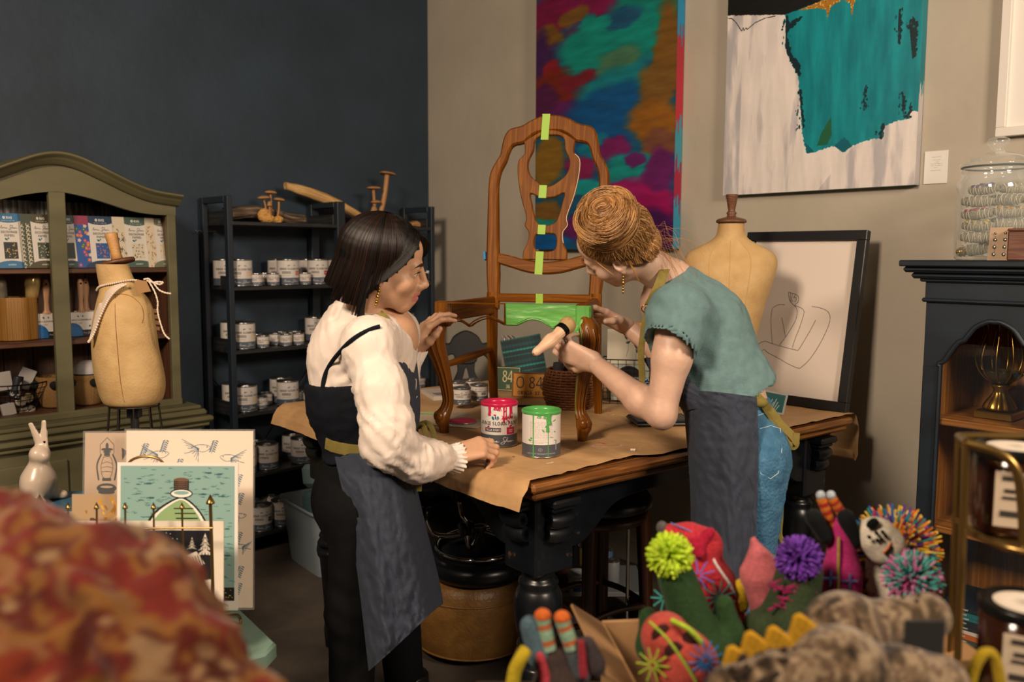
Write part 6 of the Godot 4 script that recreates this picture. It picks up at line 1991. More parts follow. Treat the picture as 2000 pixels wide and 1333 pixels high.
	for y in [0.0,-0.09,-0.16]:
		m = M.new(); var ring := []
		for j in 25: ring.append(W(cos(TAU*j/24)*(0.078 + y*-0.11),yb + y,sin(TAU*j/24)*(0.065 + y*-0.1)))
		m.tube(ring,0.0026,6,false); add(m, "skirt_ring",wire,t)
	m = M.new(); m.tube([W(0,yb + 0.01,0),W(0,0.02,0)],0.013,12); m.box(W(0,yb - 0.02,0),W(0.04,0.04,0.03),0.003); add(m, "pole",mat("pole_steel",hx("4a4d52"),0.35,0.8),t)
	m = M.new(); m.lathe([[0.0,0.0],[0.15,0.0],[0.15,0.012],[0.02,0.03],[0.0,0.03]],28); add(m, "base_disc",wire,t)
	# lace collar: cord round the neck, pointed flap, tied ends
	var lace := mat("lace_cream",hx("d6c3b0"),0.75)
	t = thing("lace_collar", "cream crochet lace collar tied round the child's dress form", "collar",foot)
	var off := W(foot.x,0,foot.z)
	m = M.new()
	var cord := []
	for q in [[204,566],[212,560],[225,556],[240,553],[255,550],[268,547],[280,547],[292,550]]: cord.append(surf(rows,at(q[0],q[1],d) - off) + off + W(0,0,0.004))
	for c in Cv.smooth(cord,4): m.ball(c,Vector3.ONE*0.0038,Basis.IDENTITY,6)
	addw(m, "beaded_cord",lace,t)
	m = M.new()
	var top := []; var bot := []
	for q in [[246,556,2.71],[234,562,2.70],[222,572,2.69],[212,585,2.69],[204,600,2.69],[196,618,2.69],[188,640,2.69],[180,658,2.69],[173,668,2.69]]: bot.append(at(q[0],q[1],q[2]))
	for q in [[240,553,2.715],[228,556,2.71],[216,562,2.71],[206,572,2.715],[199,586,2.72],[194,588,2.72],[187,610,2.72],[180,640,2.71],[173,666,2.69]]: top.append(at(q[0],q[1],q[2]))
	var r1 := PackedVector3Array(Cv.smooth(top,4)); var r2 := PackedVector3Array(Cv.smooth(bot,4))
	var mid := PackedVector3Array()
	for j in r1.size(): mid.append((r1[j] + r2[j])/2 + W(0,0,0.004))
	m.grid([r2,mid,r1]); 
	for j in r2.size():
		m.ball(r2[j],W(0.0045,0.0045,0.003),Basis.IDENTITY,6)
	addw(m, "lace_flap",lace,t)
	m = M.new()
	for pth in [[[288,549],[300,552],[308,551],[318,552],[312,556],[302,553]],[[300,553],[310,566],[322,572],[334,574]],[[292,552],[302,570],[308,590],[308,610],[316,640],[322,654],[330,662]],[[296,550],[290,545],[282,546]]]:
		var pp := []
		for q in pth: pp.append(at(q[0],q[1],2.705))
		var sp := Cv.smooth(pp,5)
		m.tube(sp,0.0026,6)
		for j in range(0,sp.size(),2): m.ball(sp[j],Vector3.ONE*0.0036,Basis.IDENTITY,6)
	addw(m, "tied_ends",lace,t)
	m = M.new(); m.at(Transform3D(Basis(Vector3.BACK,0.35),at(277,561,2.70)))
	m.prism(poly2([U(-0.02,-0.015),U(0.022,-0.022),U(0.02,0.012),U(-0.004,0.026),U(-0.016,0.022)]),0.0015)
	var tg := addw(m, "price_tag",mat("kraft_tag",hx("9a7448"),0.7),null,at(277,561,2.70)); tag(tg, "small brown kraft price tag hanging from the lace collar", "tag")

# moves a point in front of an oval stack onto its near surface
func surf(rows: Array,p: Vector3) -> Vector3:
	for k in rows.size() - 1:
		var a: Array = rows[k]; var b: Array = rows[k + 1]
		if (p.y - a[0])*(p.y - b[0]) <= 0.0:
			var f: float = (p.y - a[0])/(b[0] - a[0]) if b[0] != a[0] else 0.0
			var cx: float = lerpf(a[1],b[1],f); var hw: float = lerpf(a[2],b[2],f); var hd: float = lerpf(a[3],b[3],f)
			var q := clampf((p.x - cx)/hw,-0.98,0.98)
			return W(p.x,p.y,sqrt(1.0 - q*q)*hd + 0.001)
	return p

func print_panel(called: String,label: String,tex: Texture2D,px0: float,py0: float,px1: float,py1: float,d: float,lean := 0.1,sleeve := false):
	var a := at(px0,py0,d); var b := at(px1,py0,d); var c := at(px0,py1,d)
	var m := M.new(); panel(m,a.distance_to(b),a.distance_to(c)/cos(lean - 0.1),0.003)
	var t := thing(called,label, "art print",at((px0 + px1)/2,(py0 + py1)/2,d),Basis(Vector3.UP,0.0)*Basis(Vector3.RIGHT,-lean))
	add(m, "printed_sheet",textured(mat(called + str(px0),Color.WHITE,0.5),tex),t)
	if sleeve:
		var film := mat("clear_sleeve",Color(0.95,0.95,0.95,0.08),0.08); film.transparency = BaseMaterial3D.TRANSPARENCY_ALPHA
		m = M.new(); m.box(W(0,0,0.0012),W(a.distance_to(b) + 0.008,a.distance_to(c) + 0.008,0.005)); add(m, "clear_sleeve",film,t)
func fish(cv: Cv,x: float,y: float,s: float,c: Color):
	cv.oval(x,y,s,s*0.3,c).poly(PackedVector2Array([U(x - s*0.8,y),U(x - s*1.5,y - s*0.35),U(x - s*1.3,y),U(x - s*1.5,y + s*0.35)]),c)
func bird(cv: Cv,x: float,y: float,s: float,f: float,c: Color):
	cv.curve([U(x - 26*s*f,y),U(x - 8*s*f,y - 8*s),U(x + 14*s*f,y - 8*s),U(x + 24*s*f,y - 2*s),U(x + 8*s*f,y + 8*s),U(x - 12*s*f,y + 6*s),U(x - 40*s*f,y + 12*s)],1.6,c)
	for k in 9: cv.line([U(x - 4*s*f,y),U(x - (6 + k*5)*s*f,y + (34 - k*7)*s)],1.5,c)
	cv.oval(x + 16*s*f,y - 4*s,1.6,1.6,c)
func fir(cv: Cv,x: float,y: float,s: float,a: Color,b: Color):
	for k in 4:
		var w := (7 + k*5)*s
		cv.poly(PackedVector2Array([U(x,y + k*12*s - 8*s),U(x + w,y + k*12*s + 9*s),U(x,y + k*12*s + 6*s),U(x - w,y + k*12*s + 9*s)]),a)
		for j in 5: cv.line([U(x + (j - 2)*w*0.3,y + k*12*s + 1),U(x + (j - 2)*w*0.38,y + k*12*s + 7*s)],1.2,b)

func print_stand():
	rng.seed = 61
	var ink := hx("1a1816")
	# kerosene lamp print
	var cv := Cv.new(200,240,hx("b59a80"))
	cv.line([U(62,70),U(62,40),U(90,16),U(118,40),U(118,70)],2,ink).curve([U(58,160),U(50,110),U(66,74)],6,ink).curve([U(122,160),U(130,110),U(114,74)],6,ink)
	cv.oval(90,56,24,5,ink).oval(90,64,16,4,ink).rect(78,68,24,10,ink).oval(90,44,6,10,ink).curve([U(76,82),U(66,115),U(76,150),U(104,150),U(114,115),U(104,82),U(76,82)],2,ink)
	for k in 3: cv.curve([U(68,104 + k*14),U(90,98 + k*16),U(112,104 + k*14)],1.5,ink)
	cv.rect(72,152,36,10,ink).oval(90,186,40,16,ink).oval(90,182,26,4,hx("b59a80")).oval(90,200,34,7,ink)
	cv.poly(PackedVector2Array([U(150,50),U(168,60),U(200,44),U(200,78),U(168,72),U(152,92)]),ink)
	print_panel("lamp_print", "tan print of a black kerosene lamp in a clear sleeve",cv.tex(),166,846,262,985,2.06,0.12,true)
	# birds border print
	cv = Cv.new(384,520,hx("dfccb8"))
	var blue := hx("1f4f6a")
	bird(cv,100,70,1.2,1.0,blue); bird(cv,225,52,1.25,1.0,blue); bird(cv,312,80,1.15,-1.0,blue); bird(cv,345,250,0.8,1.0,blue); bird(cv,350,340,0.7,-1.0,blue)
	for q in [[60,40],[120,30],[165,85],[345,130],[350,185],[345,300],[350,400],[345,450],[270,30]]:
		var p := U(q[0],q[1])
		cv.line([p,p + U(-12,36)],1.5,blue)
		for j in 6: cv.oval(p.x - 2*j + 5,p.y + j*6,5,1.8,blue,0.6).oval(p.x - 2*j - 6,p.y + j*6,5,1.8,blue,-0.6)
	print_panel("bird_print", "cream print bordered with blue birds and leaves in a clear sleeve",cv.tex(),247,842,494,1187,2.02,0.1,true)
	# gold leaf print
	cv = Cv.new(128,96,hx("a98c6c"))
	for k in 60: cv.oval(84 + rng.randfn()*20,40 + rng.randfn()*18,rv(1,6),rv(1,4),[hx("c58a2c"),hx("dba94a"),hx("9a6a24")][k % 3],rv(0,3))
	for k in 7: cv.oval(44,36 + k*7,7,3,hx("4a3a2c"),0.2)
	print_panel("gold_print", "small tan print with a gold leaf splash and a dark feather",cv.tex(),141,966,262,1100,1.96,0.1)
	# bottle in the sea print
	cv = Cv.new(320,390,hx("d6cfc6"))
	var sea := hx("7f9f98"); var deep := hx("2f565c")
	cv.rect(9,9,302,356,sea)
	for k in 330:
		var p := U(rv(12,296),rv(12,340)); cv.curve([p,p + U(7,rv(-2,2)),p + U(rv(12,22),rv(-3,3))],1.8,deep,true)
	for k in 34: fish(cv,rv(24,296),rv(20,340),rv(5,10),deep)
	cv.blobp([U(150,96),U(90,140),U(74,200),U(78,330),U(244,330),U(246,200),U(228,140),U(186,96)],ink)
	cv.blobp([U(152,100),U(96,142),U(82,200),U(86,324),U(238,324),U(240,200),U(224,142),U(184,100)],hx("e0dbd2"))
	cv.blobp([U(154,104),U(102,146),U(90,200),U(94,318),U(230,318),U(232,200),U(218,146),U(182,104)],hx("86a070"))
	for k in 8: cv.line([U(150 + k*3,122 + k*13),U(222 - (2 if k > 3 else 20 - k*6),122 + k*13)],3,ink)
	cv.oval(126,200,26,40,hx("7a5a94")).oval(206,190,18,10,hx("7a5a94"))
	for k in 16: cv.oval(rv(106,146),rv(170,200),1.5,1.5,ink)
	cv.rect(150,44,40,34,ink).rect(153,46,34,28,hx("5c4234")).oval(170,46,20,6,hx("6a4c3a"))
	for k in 5: cv.line([U(154,50 + k*5),U(186,51 + k*5)],1.5,ink)
	cv.oval(170,82,30,13,ink).oval(170,82,27,10,hx("e0dbd2")).oval(170,80,20,5,sea)
	cv.rect(9,330,302,35,hx("15181c"))
	for k in 60: cv.oval(rv(12,308),rv(334,362),1.5,1.5,hx("c9a040"))
	cv.curve([U(262,380),U(266,372),U(268,382),U(274,376),U(280,381),U(286,374),U(296,379)],1.2,hx("4a443c"))
	print_panel("bottle_print", "sea green print of a corked bottle among fish",cv.tex(),229,904,465,1192,1.92,0.1)
	# night cabin print
	cv = Cv.new(420,250,hx("d6c8b6"))
	cv.rect(20,24,80,60,hx("5a7f94")).rect(120,24,270,210,hx("14141a"))
	for k in 40: cv.oval(rv(124,300),rv(28,100),1.2,1.2,hx("d8d0c4"))
	cv.poly(PackedVector2Array([U(120,190),U(390,150),U(390,234),U(120,234)]),hx("cfc4b4"))
	cv.poly(PackedVector2Array([U(270,110),U(350,78),U(372,110),U(296,150)]),hx("cfc4b4")).poly(PackedVector2Array([U(296,150),U(372,112),U(376,150),U(300,176)]),ink)
	for k in 14: cv.line([U(280 + k*6,112 - k*2),U(296 + k*5.6,142 - k*2.2)],1.6,ink)
	fir(cv,372,40,1.1,hx("cfc4b4"),ink); fir(cv,338,46,0.6,hx("cfc4b4"),ink); fir(cv,330,160,1.0,ink,hx("cfc4b4")); fir(cv,290,190,0.6,ink,hx("cfc4b4"))
	for k in 20:
		var p := U(rv(290,386),rv(175,228)); cv.line([p,p + U(rv(-4,4),-12)],1.6,ink).oval(p.x + 4,p.y - 8,4,1.8,ink,0.6).oval(p.x - 4,p.y - 5,4,1.8,ink,-0.6)
	print_panel("cabin_print", "cream card printed with a snowy cabin and fir trees",cv.tex(),121,1018,437,1206,1.83,0.1)
	# brass wire rack
	var brass := mat("rack_brass",hx("8d7140"),0.3,0.9)
	var d := 1.78
	var t := thing("wire_print_rack", "brass wire print rack with pointed uprights on the green side table", "rack",at(250,1228,1.86))
	var base_y := 0.642
	for k in 7:
		var px := 78.0 + k*55.5
		var tp := at(px,994 if k > 0 and k < 6 else 984,d)
		var m := M.new(); m.tube([tp,W(tp.x + 0.002*(k - 3),base_y + 0.012,tp.z + 0.02)],0.0022 if k % 6 else 0.0036,8)
		m.at(Transform3D(Basis(),tp)); m.lathe([[0.0,0.0],[0.0055 if k % 6 else 0.009,0.0],[0.005 if k % 6 else 0.0085,0.003],[0.0,0.014 if k % 6 else 0.02]],12); m.at(Transform3D.IDENTITY)
		addw(m, "pointed_upright",brass,t)
	for y in [1032,1200]:
		var m := M.new(); m.tube([at(88,y + 1,d),at(416,y,d)],0.0022,8); addw(m, "cross_wire",brass,t)
	var m := M.new()
	m.tube(Cv.smooth([at(420,1205,d),at(432,1210,d + 0.01),at(436,1228,d + 0.01),W(at(436,1240,d).x,base_y + 0.002,at(436,1240,d).z)],4),0.0034,8)
	m.tube(Cv.smooth([at(420,1205,d),at(455,1200,d + 0.16),at(468,1206,2.02),W(at(470,1210,2.02).x,base_y + 0.002,at(470,1210,2.02).z)],4),0.0034,8)
	m.tube(Cv.smooth([at(88,1205,d),at(96,1205,1.98),W(at(98,1215,2.0).x,base_y + 0.002,at(98,1215,2.0).z)],4),0.0034,8)
	addw(m, "rack_foot",brass,t)
	m = M.new(); var arch := []
	for k in 15: arch.append(at(285 - cos(PI*k/14.0)*36,912 - sin(PI*k/14.0)*20,1.945))
	m.tube(arch,0.003,8); m.tube([arch[0],at(249,1190,1.9)],0.003,8); m.tube([arch[14],at(321,1190,1.9)],0.003,8); addw(m, "back_arch",brass,t)
	# side table, its top tilted to the aisle
	var q1 := on_h(553,1268,0.64); var q2 := on_h(470,1190,0.64)
	var ex := (q1 - q2).normalized(); var ey := W(-ex.z,0,ex.x)
	if ey.x > 0: ey = -ey
	var sg := mat("side_table_green",hx("6f8a7c"),0.5)
	var c := q1 - ex*0.24 + ey*0.4
	t = thing("side_table", "sage green side table with chamfered corners under the print rack", "table",W(c.x,0,c.z),Basis(ex,Vector3.UP,ex.cross(Vector3.UP)).orthonormalized())
	m = M.new(); m.at(Transform3D(Basis(Vector3.RIGHT,PI/2),W(0,0.62,0))); m.prism(poly2([U(-0.3,-0.4),U(0.2,-0.4),U(0.24,-0.36),U(0.24,0.36),U(0.2,0.4),U(-0.3,0.4)]),0.04,0.006); add(m, "table_top",sg,t)
	m = M.new(); m.box(W(-0.03,0.56,0),W(0.46,0.08,0.72),0.004); add(m, "apron",wood("table_oak", "5a3a20", "74502e", "8a6238",0.5,3.0),t)
	for sx in [-0.24,0.19]:
		for sz in [-0.34,0.34]:
			m = M.new(); m.tube([W(sx,0.6,sz),W(sx,0.0,sz)],[0.022,0.014],10); add(m, "leg",wood("table_oak", "", "", ""),t)
	# books and rabbits beside the rack
	var by := at(95,1012,2.3).y
	var bt := thing("display_box", "low dark wooden box carrying books and the rabbit figures", "box",W(at(95,1012,2.3).x - 0.06,0,-2.25))
	m = M.new(); m.box(W(0,by/2 - 0.001,0),W(0.4,by - 0.002,0.26),0.006); add(m, "carcass",mat("box_umber",hx("2c211a"),0.6),bt)
	m = M.new(); m.box(W(0,by/2,0.131),W(0.36,by*0.8,0.006),0.002); add(m, "front_panel",mat("box_umber2",hx("3a2b22"),0.6),bt)
	for k in 2:
		var bc: String = ["7a3f48", "2f5f78"][k]
		t = thing("art_book",["large hardback with a pink cover lying under the rabbit", "large hardback with a blue marbled cover on the pink book"][k], "book",W(at(105,1000,2.3).x,by + k*0.0225,-2.25),Basis(Vector3.UP,0.25 - k*0.15))
		m = M.new(); m.box(W(0,0.011,0),W(0.235,0.017,0.175)); add(m, "page_block",mat("book_pages",hx("b8ad9c"),0.8),t)
		m = M.new(); m.box(W(0,0.0015,0),W(0.24,0.003,0.18),0.001); m.box(W(0,0.0205,0),W(0.24,0.003,0.18),0.001); m.box(W(-0.12,0.011,0),W(0.003,0.022,0.18)); add(m, "cover",mat("art_book" + bc,hx(bc),0.4),t)
	var cer := mat("rabbit_ceramic",hx("b8a695"),0.3)
	var rb := W(at(82,985,2.3).x,by + 0.0455,-2.235)
	var s := S.new(W(-0.08,-0.01,-0.08),W(0.08,0.25,0.08),0.0045)
	s.ell(W(0,0.045,0),W(0.042,0.048,0.05),0.02).cap(W(0,0.07,0),W(0.008,0.12,0.004),0.034,0.02,0.025).ell(W(0.01,0.13,0.006),W(0.024,0.024,0.03),0.012).ell(W(0.026,0.124,0.016),W(0.012,0.012,0.012),0.01)
	s.cap(W(0.012,0.145,0),W(-0.008,0.208,0.008),0.0125,0.007,0.008,Vector3.BACK,0.6).cap(W(0.018,0.145,0),W(0.02,0.212,-0.004),0.0125,0.007,0.006,Vector3.BACK,0.6).cap(W(-0.02,0.012,0.03),W(0.03,0.01,0.045),0.014,0.012,0.015).cap(W(0.02,0.012,-0.03),W(0.045,0.01,-0.035),0.014,0.012,0.015).slice(Vector3.ZERO,Vector3.UP)
	var o := add(s.put(M.new()), "rabbit_figure",cer); o.position = rb; tag(o, "tall eared glazed ceramic rabbit sitting on the art books", "figurine")
	s = S.new(W(-0.06,-0.01,-0.05),W(0.06,0.09,0.05),0.0045)
	s.ell(W(0,0.025,0),W(0.035,0.026,0.026),0.01).ell(W(-0.02,0.05,0),W(0.018,0.018,0.016),0.01).cap(W(-0.018,0.055,0),W(0.012,0.075,0.006),0.009,0.006,0.008).cap(W(-0.024,0.055,0),W(-0.006,0.08,-0.008),0.009,0.006,0.008).slice(Vector3.ZERO,Vector3.UP)
	o = add(s.put(M.new()), "crouching_rabbit",mat("rabbit_pink",hx("b0887a"),0.4)); o.position = W(at(42,990,2.2).x,by,-2.13); tag(o, "small pinkish crouching rabbit beside the tall eared rabbit", "figurine")

func under_bench():
	# leather pouffe
	var lea := mat("pouffe_leather",Color.WHITE,0.45)
	textured(lea,noise_tex("leather_tan",256,0.02,5,[[0.0, "6b4a22"],[0.5, "7d5829"],[1.0, "8d6733"]]),Vector3.ONE*3.0,true)
	bump(lea,bump_tex("leather_grain",256,0.1,3,4.0),0.3)
	var p := on_h(918,1308,0.0); p += W(0,0,-0.2)
	var t := thing("leather_pouffe", "round tan leather pouffe on castors under the workbench", "ottoman",W(p.x,0,p.z))
	var m := M.new(); m.lathe([[0.0,0.03],[0.2,0.03],[0.215,0.04],[0.222,0.1],[0.224,0.2],[0.216,0.235]],48); add(m, "side_panel",lea,t)
	m = M.new(); m.lathe([[0.216,0.235],[0.212,0.262],[0.2,0.292],[0.17,0.305],[0.0,0.31]],48); add(m, "top_cushion",lea,t)
	for q in [[0.235,0.217],[0.04,0.217],[0.294,0.197]]:
		m = M.new(); var rg := []
		for k in 49: rg.append(W(cos(TAU*k/48)*q[1],q[0],sin(TAU*k/48)*q[1]))
		m.tube(rg,0.004 if q[0] < 0.29 else 0.0016,6,false); add(m, "piping",lea,t)
	for k in 4:
		m = M.new(); m.ball(W(cos(k*1.57 + 0.9)*0.17,0.016,sin(k*1.57 + 0.9)*0.17),W(0.016,0.016,0.012)); add(m, "castor",mat("castor_grey",hx("4a4a4a"),0.4,0.5),t)
	# swivel stool turned upside down on the pouffe
	var vin := mat("stool_vinyl",hx("0e1116"),0.3)
	var chr := mat("chrome",hx("c2c2c2"),0.12,1.0)
	var sp := W(p.x + 0.035,0.311,p.z + 0.02)
	t = thing("swivel_stool", "black swivel stool turned upside down on the pouffe, chrome base up", "stool",sp,Basis(Vector3.BACK,0.04)*Basis(Vector3.RIGHT,0.05))
	m = M.new(); m.lathe([[0.0,0.0],[0.17,0.0],[0.2,0.012],[0.212,0.04],[0.2,0.07],[0.17,0.082],[0.0,0.085]],40); add(m, "padded_seat",vin,t)
	m = M.new(); m.tube([W(0,0.08,0),W(0,0.17,0)],[0.032,0.026],16); add(m, "column",mat("column_black",hx("1a1b1d"),0.35),t)
	m = M.new(); var ring := []
	for k in 41: ring.append(W(cos(TAU*k/40)*0.165,0.1,sin(TAU*k/40)*0.165))
	m.tube(ring,0.008,10,false); add(m, "foot_ring",chr,t)
	for k in 5:
		var a := TAU*k/5 + 0.5
		var di := W(cos(a),0,sin(a))
		m = M.new(); m.tube(Cv.smooth([W(0,0.15,0) + di*0.025,W(0,0.14,0) + di*0.1,W(0,0.15,0) + di*0.17,W(0,0.19,0) + di*0.195,W(0,0.21,0) + di*0.198],4),0.009,10); add(m, "chrome_leg",chr,t)
		m = M.new(); m.at(Transform3D(Basis(Vector3.UP,-a + 0.6*k),W(0,0.232,0) + di*0.2))
		for z in [-0.014,0.014]: m.at(Transform3D(Basis(Vector3.UP,-a + 0.6*k)*Basis(Vector3.RIGHT,PI/2),W(0,0.234,0) + di*0.2 + Basis(Vector3.UP,-a + 0.6*k)*W(0,0,z))); m.lathe([[0.0,-0.009],[0.024,-0.009],[0.027,0.0],[0.024,0.009],[0.0,0.009]],16)
		add(m, "castor",mat("castor_black",hx("131416"),0.3),t)
	# wooden bar stool
	var dw := wood("stool_walnut", "2b150b", "3d2012", "4f2c19",0.35,3.0)
	var bc := on_h(1165,1300,0.0); bc = at(1165,1010,3.0); bc.y = 0
	t = thing("bar_stool", "dark wooden bar stool with curved stretchers under the workbench", "stool",bc,Basis(Vector3.UP,0.55))
	m = M.new(); m.lathe([[0.0,0.64],[0.17,0.64],[0.19,0.655],[0.19,0.675],[0.17,0.70],[0.0,0.71]],36); add(m, "padded_seat",vin,t)
	m = M.new(); m.lathe([[0.0,0.60],[0.165,0.60],[0.178,0.61],[0.178,0.64],[0.0,0.641]],36); add(m, "seat_ring",dw,t)
	for k in 4:
		var a := TAU*k/4 + 0.78
		var di := W(cos(a),0,sin(a)); var de := W(cos(a + TAU/4),0,sin(a + TAU/4))
		m = M.new(); m.tube([di*0.16 + W(0,0.62,0),di*0.19],[0.026,0.02],4,true,1.0,di); add(m, "leg",dw,t)
		for y in [0.14,0.3]:
			m = M.new(); var arc := []
			for j in 9: arc.append((di*(1.0 - j/8.0) + de*j/8.0)*lerpf(0.19,0.172,y/0.6) + W(0,y + 0.035*sin(PI*j/8.0)*0.4,0))
			m.tube(arc,0.017,4,true,0.7,Vector3.UP); add(m, "curved_stretcher",dw,t)
	m = M.new(); m.tube([W(0.06,0.6,0.1),W(0.06,0.12,0.1)],0.006,8); add(m, "steel_rod",chr,t)
	# boxes, tubs and cans in the dark below the bench
	var low := 0.19
	var sh := thing("low_shelf", "low grey shelf board of tins standing in the shadow under the bench", "shelf",W(0.30,0,-3.43))
	m = M.new(); m.box(W(0,low - 0.01,0),W(0.46,0.02,0.3),0.003); add(m, "board",mat("shelf_grey",hx("6a6d70"),0.6),sh)
	for sx in [-0.21,0.21]:
		m = M.new(); m.box(W(sx,low/2 - 0.01,0),W(0.02,low - 0.02,0.28)); add(m, "end_panel",mat("shelf_dark",hx("2a2a2c"),0.6),sh)
	var tub := on_h(1128,1160,low)
	t = thing("white_tub", "white plastic paste tub with a blue label on the low shelf", "tub",tub)
	m = M.new(); m.lathe([[0.0,0.0],[0.031,0.0],[0.034,0.004],[0.038,0.075],[0.0,0.075]],28); add(m, "tub_body",mat("tub_white",hx("b5b8ba"),0.4),t)
	m = M.new(); m.lathe([[0.0,0.072],[0.041,0.072],[0.042,0.084],[0.038,0.088],[0.0,0.088]],28); add(m, "tub_lid",mat("tub_lid",hx("a8b0b5"),0.35),t)
	m = M.new(); var rr := []; var r2 := PackedVector3Array(); var r3 := PackedVector3Array()
	for k in 9:
		var a := PI/2 - 0.75 + k*0.16
		r2.append(W(cos(a)*0.0362,0.02,sin(a)*0.0362)); r3.append(W(cos(a)*0.038,0.062,sin(a)*0.038))
	m.grid([r3,r2]); add(m, "blue_label",mat("label_blue",hx("2c3f8a"),0.5),t)
	for q in [[1165,1150, "6b4a32",0.03,0.1, "small dusky tin beside the white tub"],[1145,1128, "8a7f3a",0.034,0.13, "yellow labelled can behind the white tub"],[1180,1130, "3c5a78",0.034,0.12, "blue can behind the bar stool leg"],[1100,1135, "4a2c1e",0.035,0.12, "brown can at the shadowed end of the low shelf"],[1195,1138, "7a7d80",0.03,0.09, "grey plastic jar at the far end of the low shelf"]]:
		var c := on_h(q[0],q[1],low)
		t = thing("shelf_can",q[5], "can",c)
		m = M.new(); m.lathe([[0.0,0.0],[q[3],0.0],[q[3],q[4]],[0.0,q[4]]],24); add(m, "can_body",mat("shelfcan" + q[2],hx(q[2]),0.4),t)
		m = M.new(); m.lathe([[0.0,q[4]],[q[3]*1.03,q[4]],[q[3]*1.03,q[4] + 0.006],[0.0,q[4] + 0.007]],24); add(m, "can_lid",mat("tin_metal",hx("a8a8a8"),0.28,0.95),t)
	# plastic storage tubs left of the bench
	var pl := mat("tub_plastic",Color(0.62,0.68,0.72,0.72),0.3); pl.transparency = BaseMaterial3D.TRANSPARENCY_ALPHA
	var pc := on_h(627,1132,0.0) - W(0.084,0,0.116)
	t = thing("storage_tub", "cloudy plastic storage tub standing on the floor behind the dark haired woman", "storage tub",W(pc.x + 0.08,0,pc.z - 0.12),Basis(Vector3.UP,0.65))
	var rows := []
	for q in [[0.0,0.14,0.19],[0.25,0.165,0.215],[0.3,0.17,0.22],[0.3,0.18,0.23],[0.315,0.182,0.232],[0.315,0.168,0.218],[0.02,0.135,0.185],[0.02,0.0,0.0]]:
		var row := PackedVector3Array()
		for k in 33:
			var a := TAU*k/32
			row.append(W(signf(cos(a))*pow(absf(cos(a)),0.25)*q[1],q[0],signf(sin(a))*pow(absf(sin(a)),0.25)*q[2]))
		rows.append(row)
	m = M.new(); m.grid(rows,true); add(m, "tub_wall",pl,t)
	m = M.new()
	for sx in [-0.08,0.08]: m.box(W(sx,0.24,0.218),W(0.012,0.12,0.008),0.003)
	add(m, "moulded_rib",pl,t)
	for k in 2:
		m = M.new(); m.at(Transform3D(Basis(Vector3.UP,0.65)*Basis(Vector3.RIGHT,-0.2),Vector3.ZERO)); m.box(W(0,0,0),W(0.26,0.16 - k*0.05,0.2),0.02)
		var o := add(m, "teal_carton",mat("carton_teal%d" % k,hx(["5f7f88", "83a0a5"][k]),0.5)); o.position = W(pc.x + 0.1,0.28 + k*0.16,pc.z - 0.14); tag(o,["pale teal folded cloth bundle lying in the storage tub", "light blue packet on top of the cloth bundle in the tub"][k], "bundle")
	# plastic wrapped stock on a crate behind the woman
	var bg := at(850,985,3.75)
	t = thing("stock_crate", "dark crate of plastic wrapped stock under the bench's left side", "crate",W(bg.x,0,bg.z),Basis(Vector3.UP,0.5))
	m = M.new(); m.box(W(0,0.24,0),W(0.34,0.48,0.3),0.006); add(m, "crate_body",mat("crate_dark",hx("1c1815"),0.7),t)
	var s := S.new(W(-0.2,0.46,-0.18),W(0.2,0.72,0.18),0.012)
	s.ell(W(0,0.54,0),W(0.16,0.08,0.14),0.03).ell(W(-0.05,0.6,0.02),W(0.1,0.06,0.09),0.03)
	var nz := noise(14.0,3,3)
	add(s.put(M.new(),func(q,_n): return 0.012*nz.get_noise_3d(q.x,q.y,q.z)), "wrapped_stock",mat("wrap_blue",hx("4f5f6c"),0.2),t)

func felt(c: String) -> StandardMaterial3D:
	var m := mat("felt" + c,hx(c),0.95,0.0,0.2)
	if m.normal_texture == null:
		textured(m,noise_tex("felt_fuzz",256,0.06,4,[[0.0, "b8b8b8"],[0.5, "dedede"],[1.0, "ffffff"]]),Vector3.ONE*9.0,true)
		bump(m,bump_tex("cloth_grain",256,0.18,3,3.0),0.8)
		m.rim_enabled = true; m.rim = 0.4
	return m
func pompom(parent: Node,c: Vector3,r: float,cols: Array,n := 420,part := "pompom"):
	var m := M.new()
	for k in n:
		var d := W(rng.randfn(),rng.randfn(),rng.randfn()).normalized()
		var b := W(rng.randfn(),rng.randfn(),rng.randfn()).normalized()*0.14
		m.col = lin(cols[rng.randi() % cols.size()])
		m.tube([c + d*r*0.1,c + (d + b*0.5).normalized()*r*0.6,c + (d + b).normalized()*r*rv(0.82,1.06)],[0.0016,0.0022,0.0016],4,true)
	m.col = Color.WHITE
	addw(m,part,vcol(mat("yarn",Color.WHITE,0.9,0.0,0.2)),parent)
func star(parent: Node,c: Vector3,nn: Vector3,r: float,col: String,n := 11):
	var m := M.new()
	var e := nn.cross(Vector3.UP).normalized(); var g := e.cross(nn)
	for k in n:
		var a := TAU*k/n
		m.tube([c + (e*cos(a) + g*sin(a))*r*0.15,c + (e*cos(a) + g*sin(a))*r],0.0013,5)
	addw(m, "stitched_star",felt(col),parent)
func plush(t: Node,prims: Array,c: String,called := "body",cell := 0.005,paint = null):
	var lo := Vector3.INF; var hi := -Vector3.INF
	for q in prims:
		lo = lo.min(q[0].min(q[1]) - Vector3.ONE*(maxf(q[2],q[3]) + 0.02)); hi = hi.max(q[0].max(q[1]) + Vector3.ONE*(maxf(q[2],q[3]) + 0.02))
	var s := S.new(lo,hi,cell)
	for q in prims: s.cap(q[0],q[1],q[2],q[3],0.012)
	if paint != null:
		var fm := felt(c).duplicate(); fm.vertex_color_use_as_albedo = true
		return addw(s.put(M.new(),null,paint),called,fm,t)
	return addw(s.put(M.new()),called,felt(c),t)
func toy(called: String,label: String,p: Vector3) -> Node3D: return thing(called,label, "toy",p)
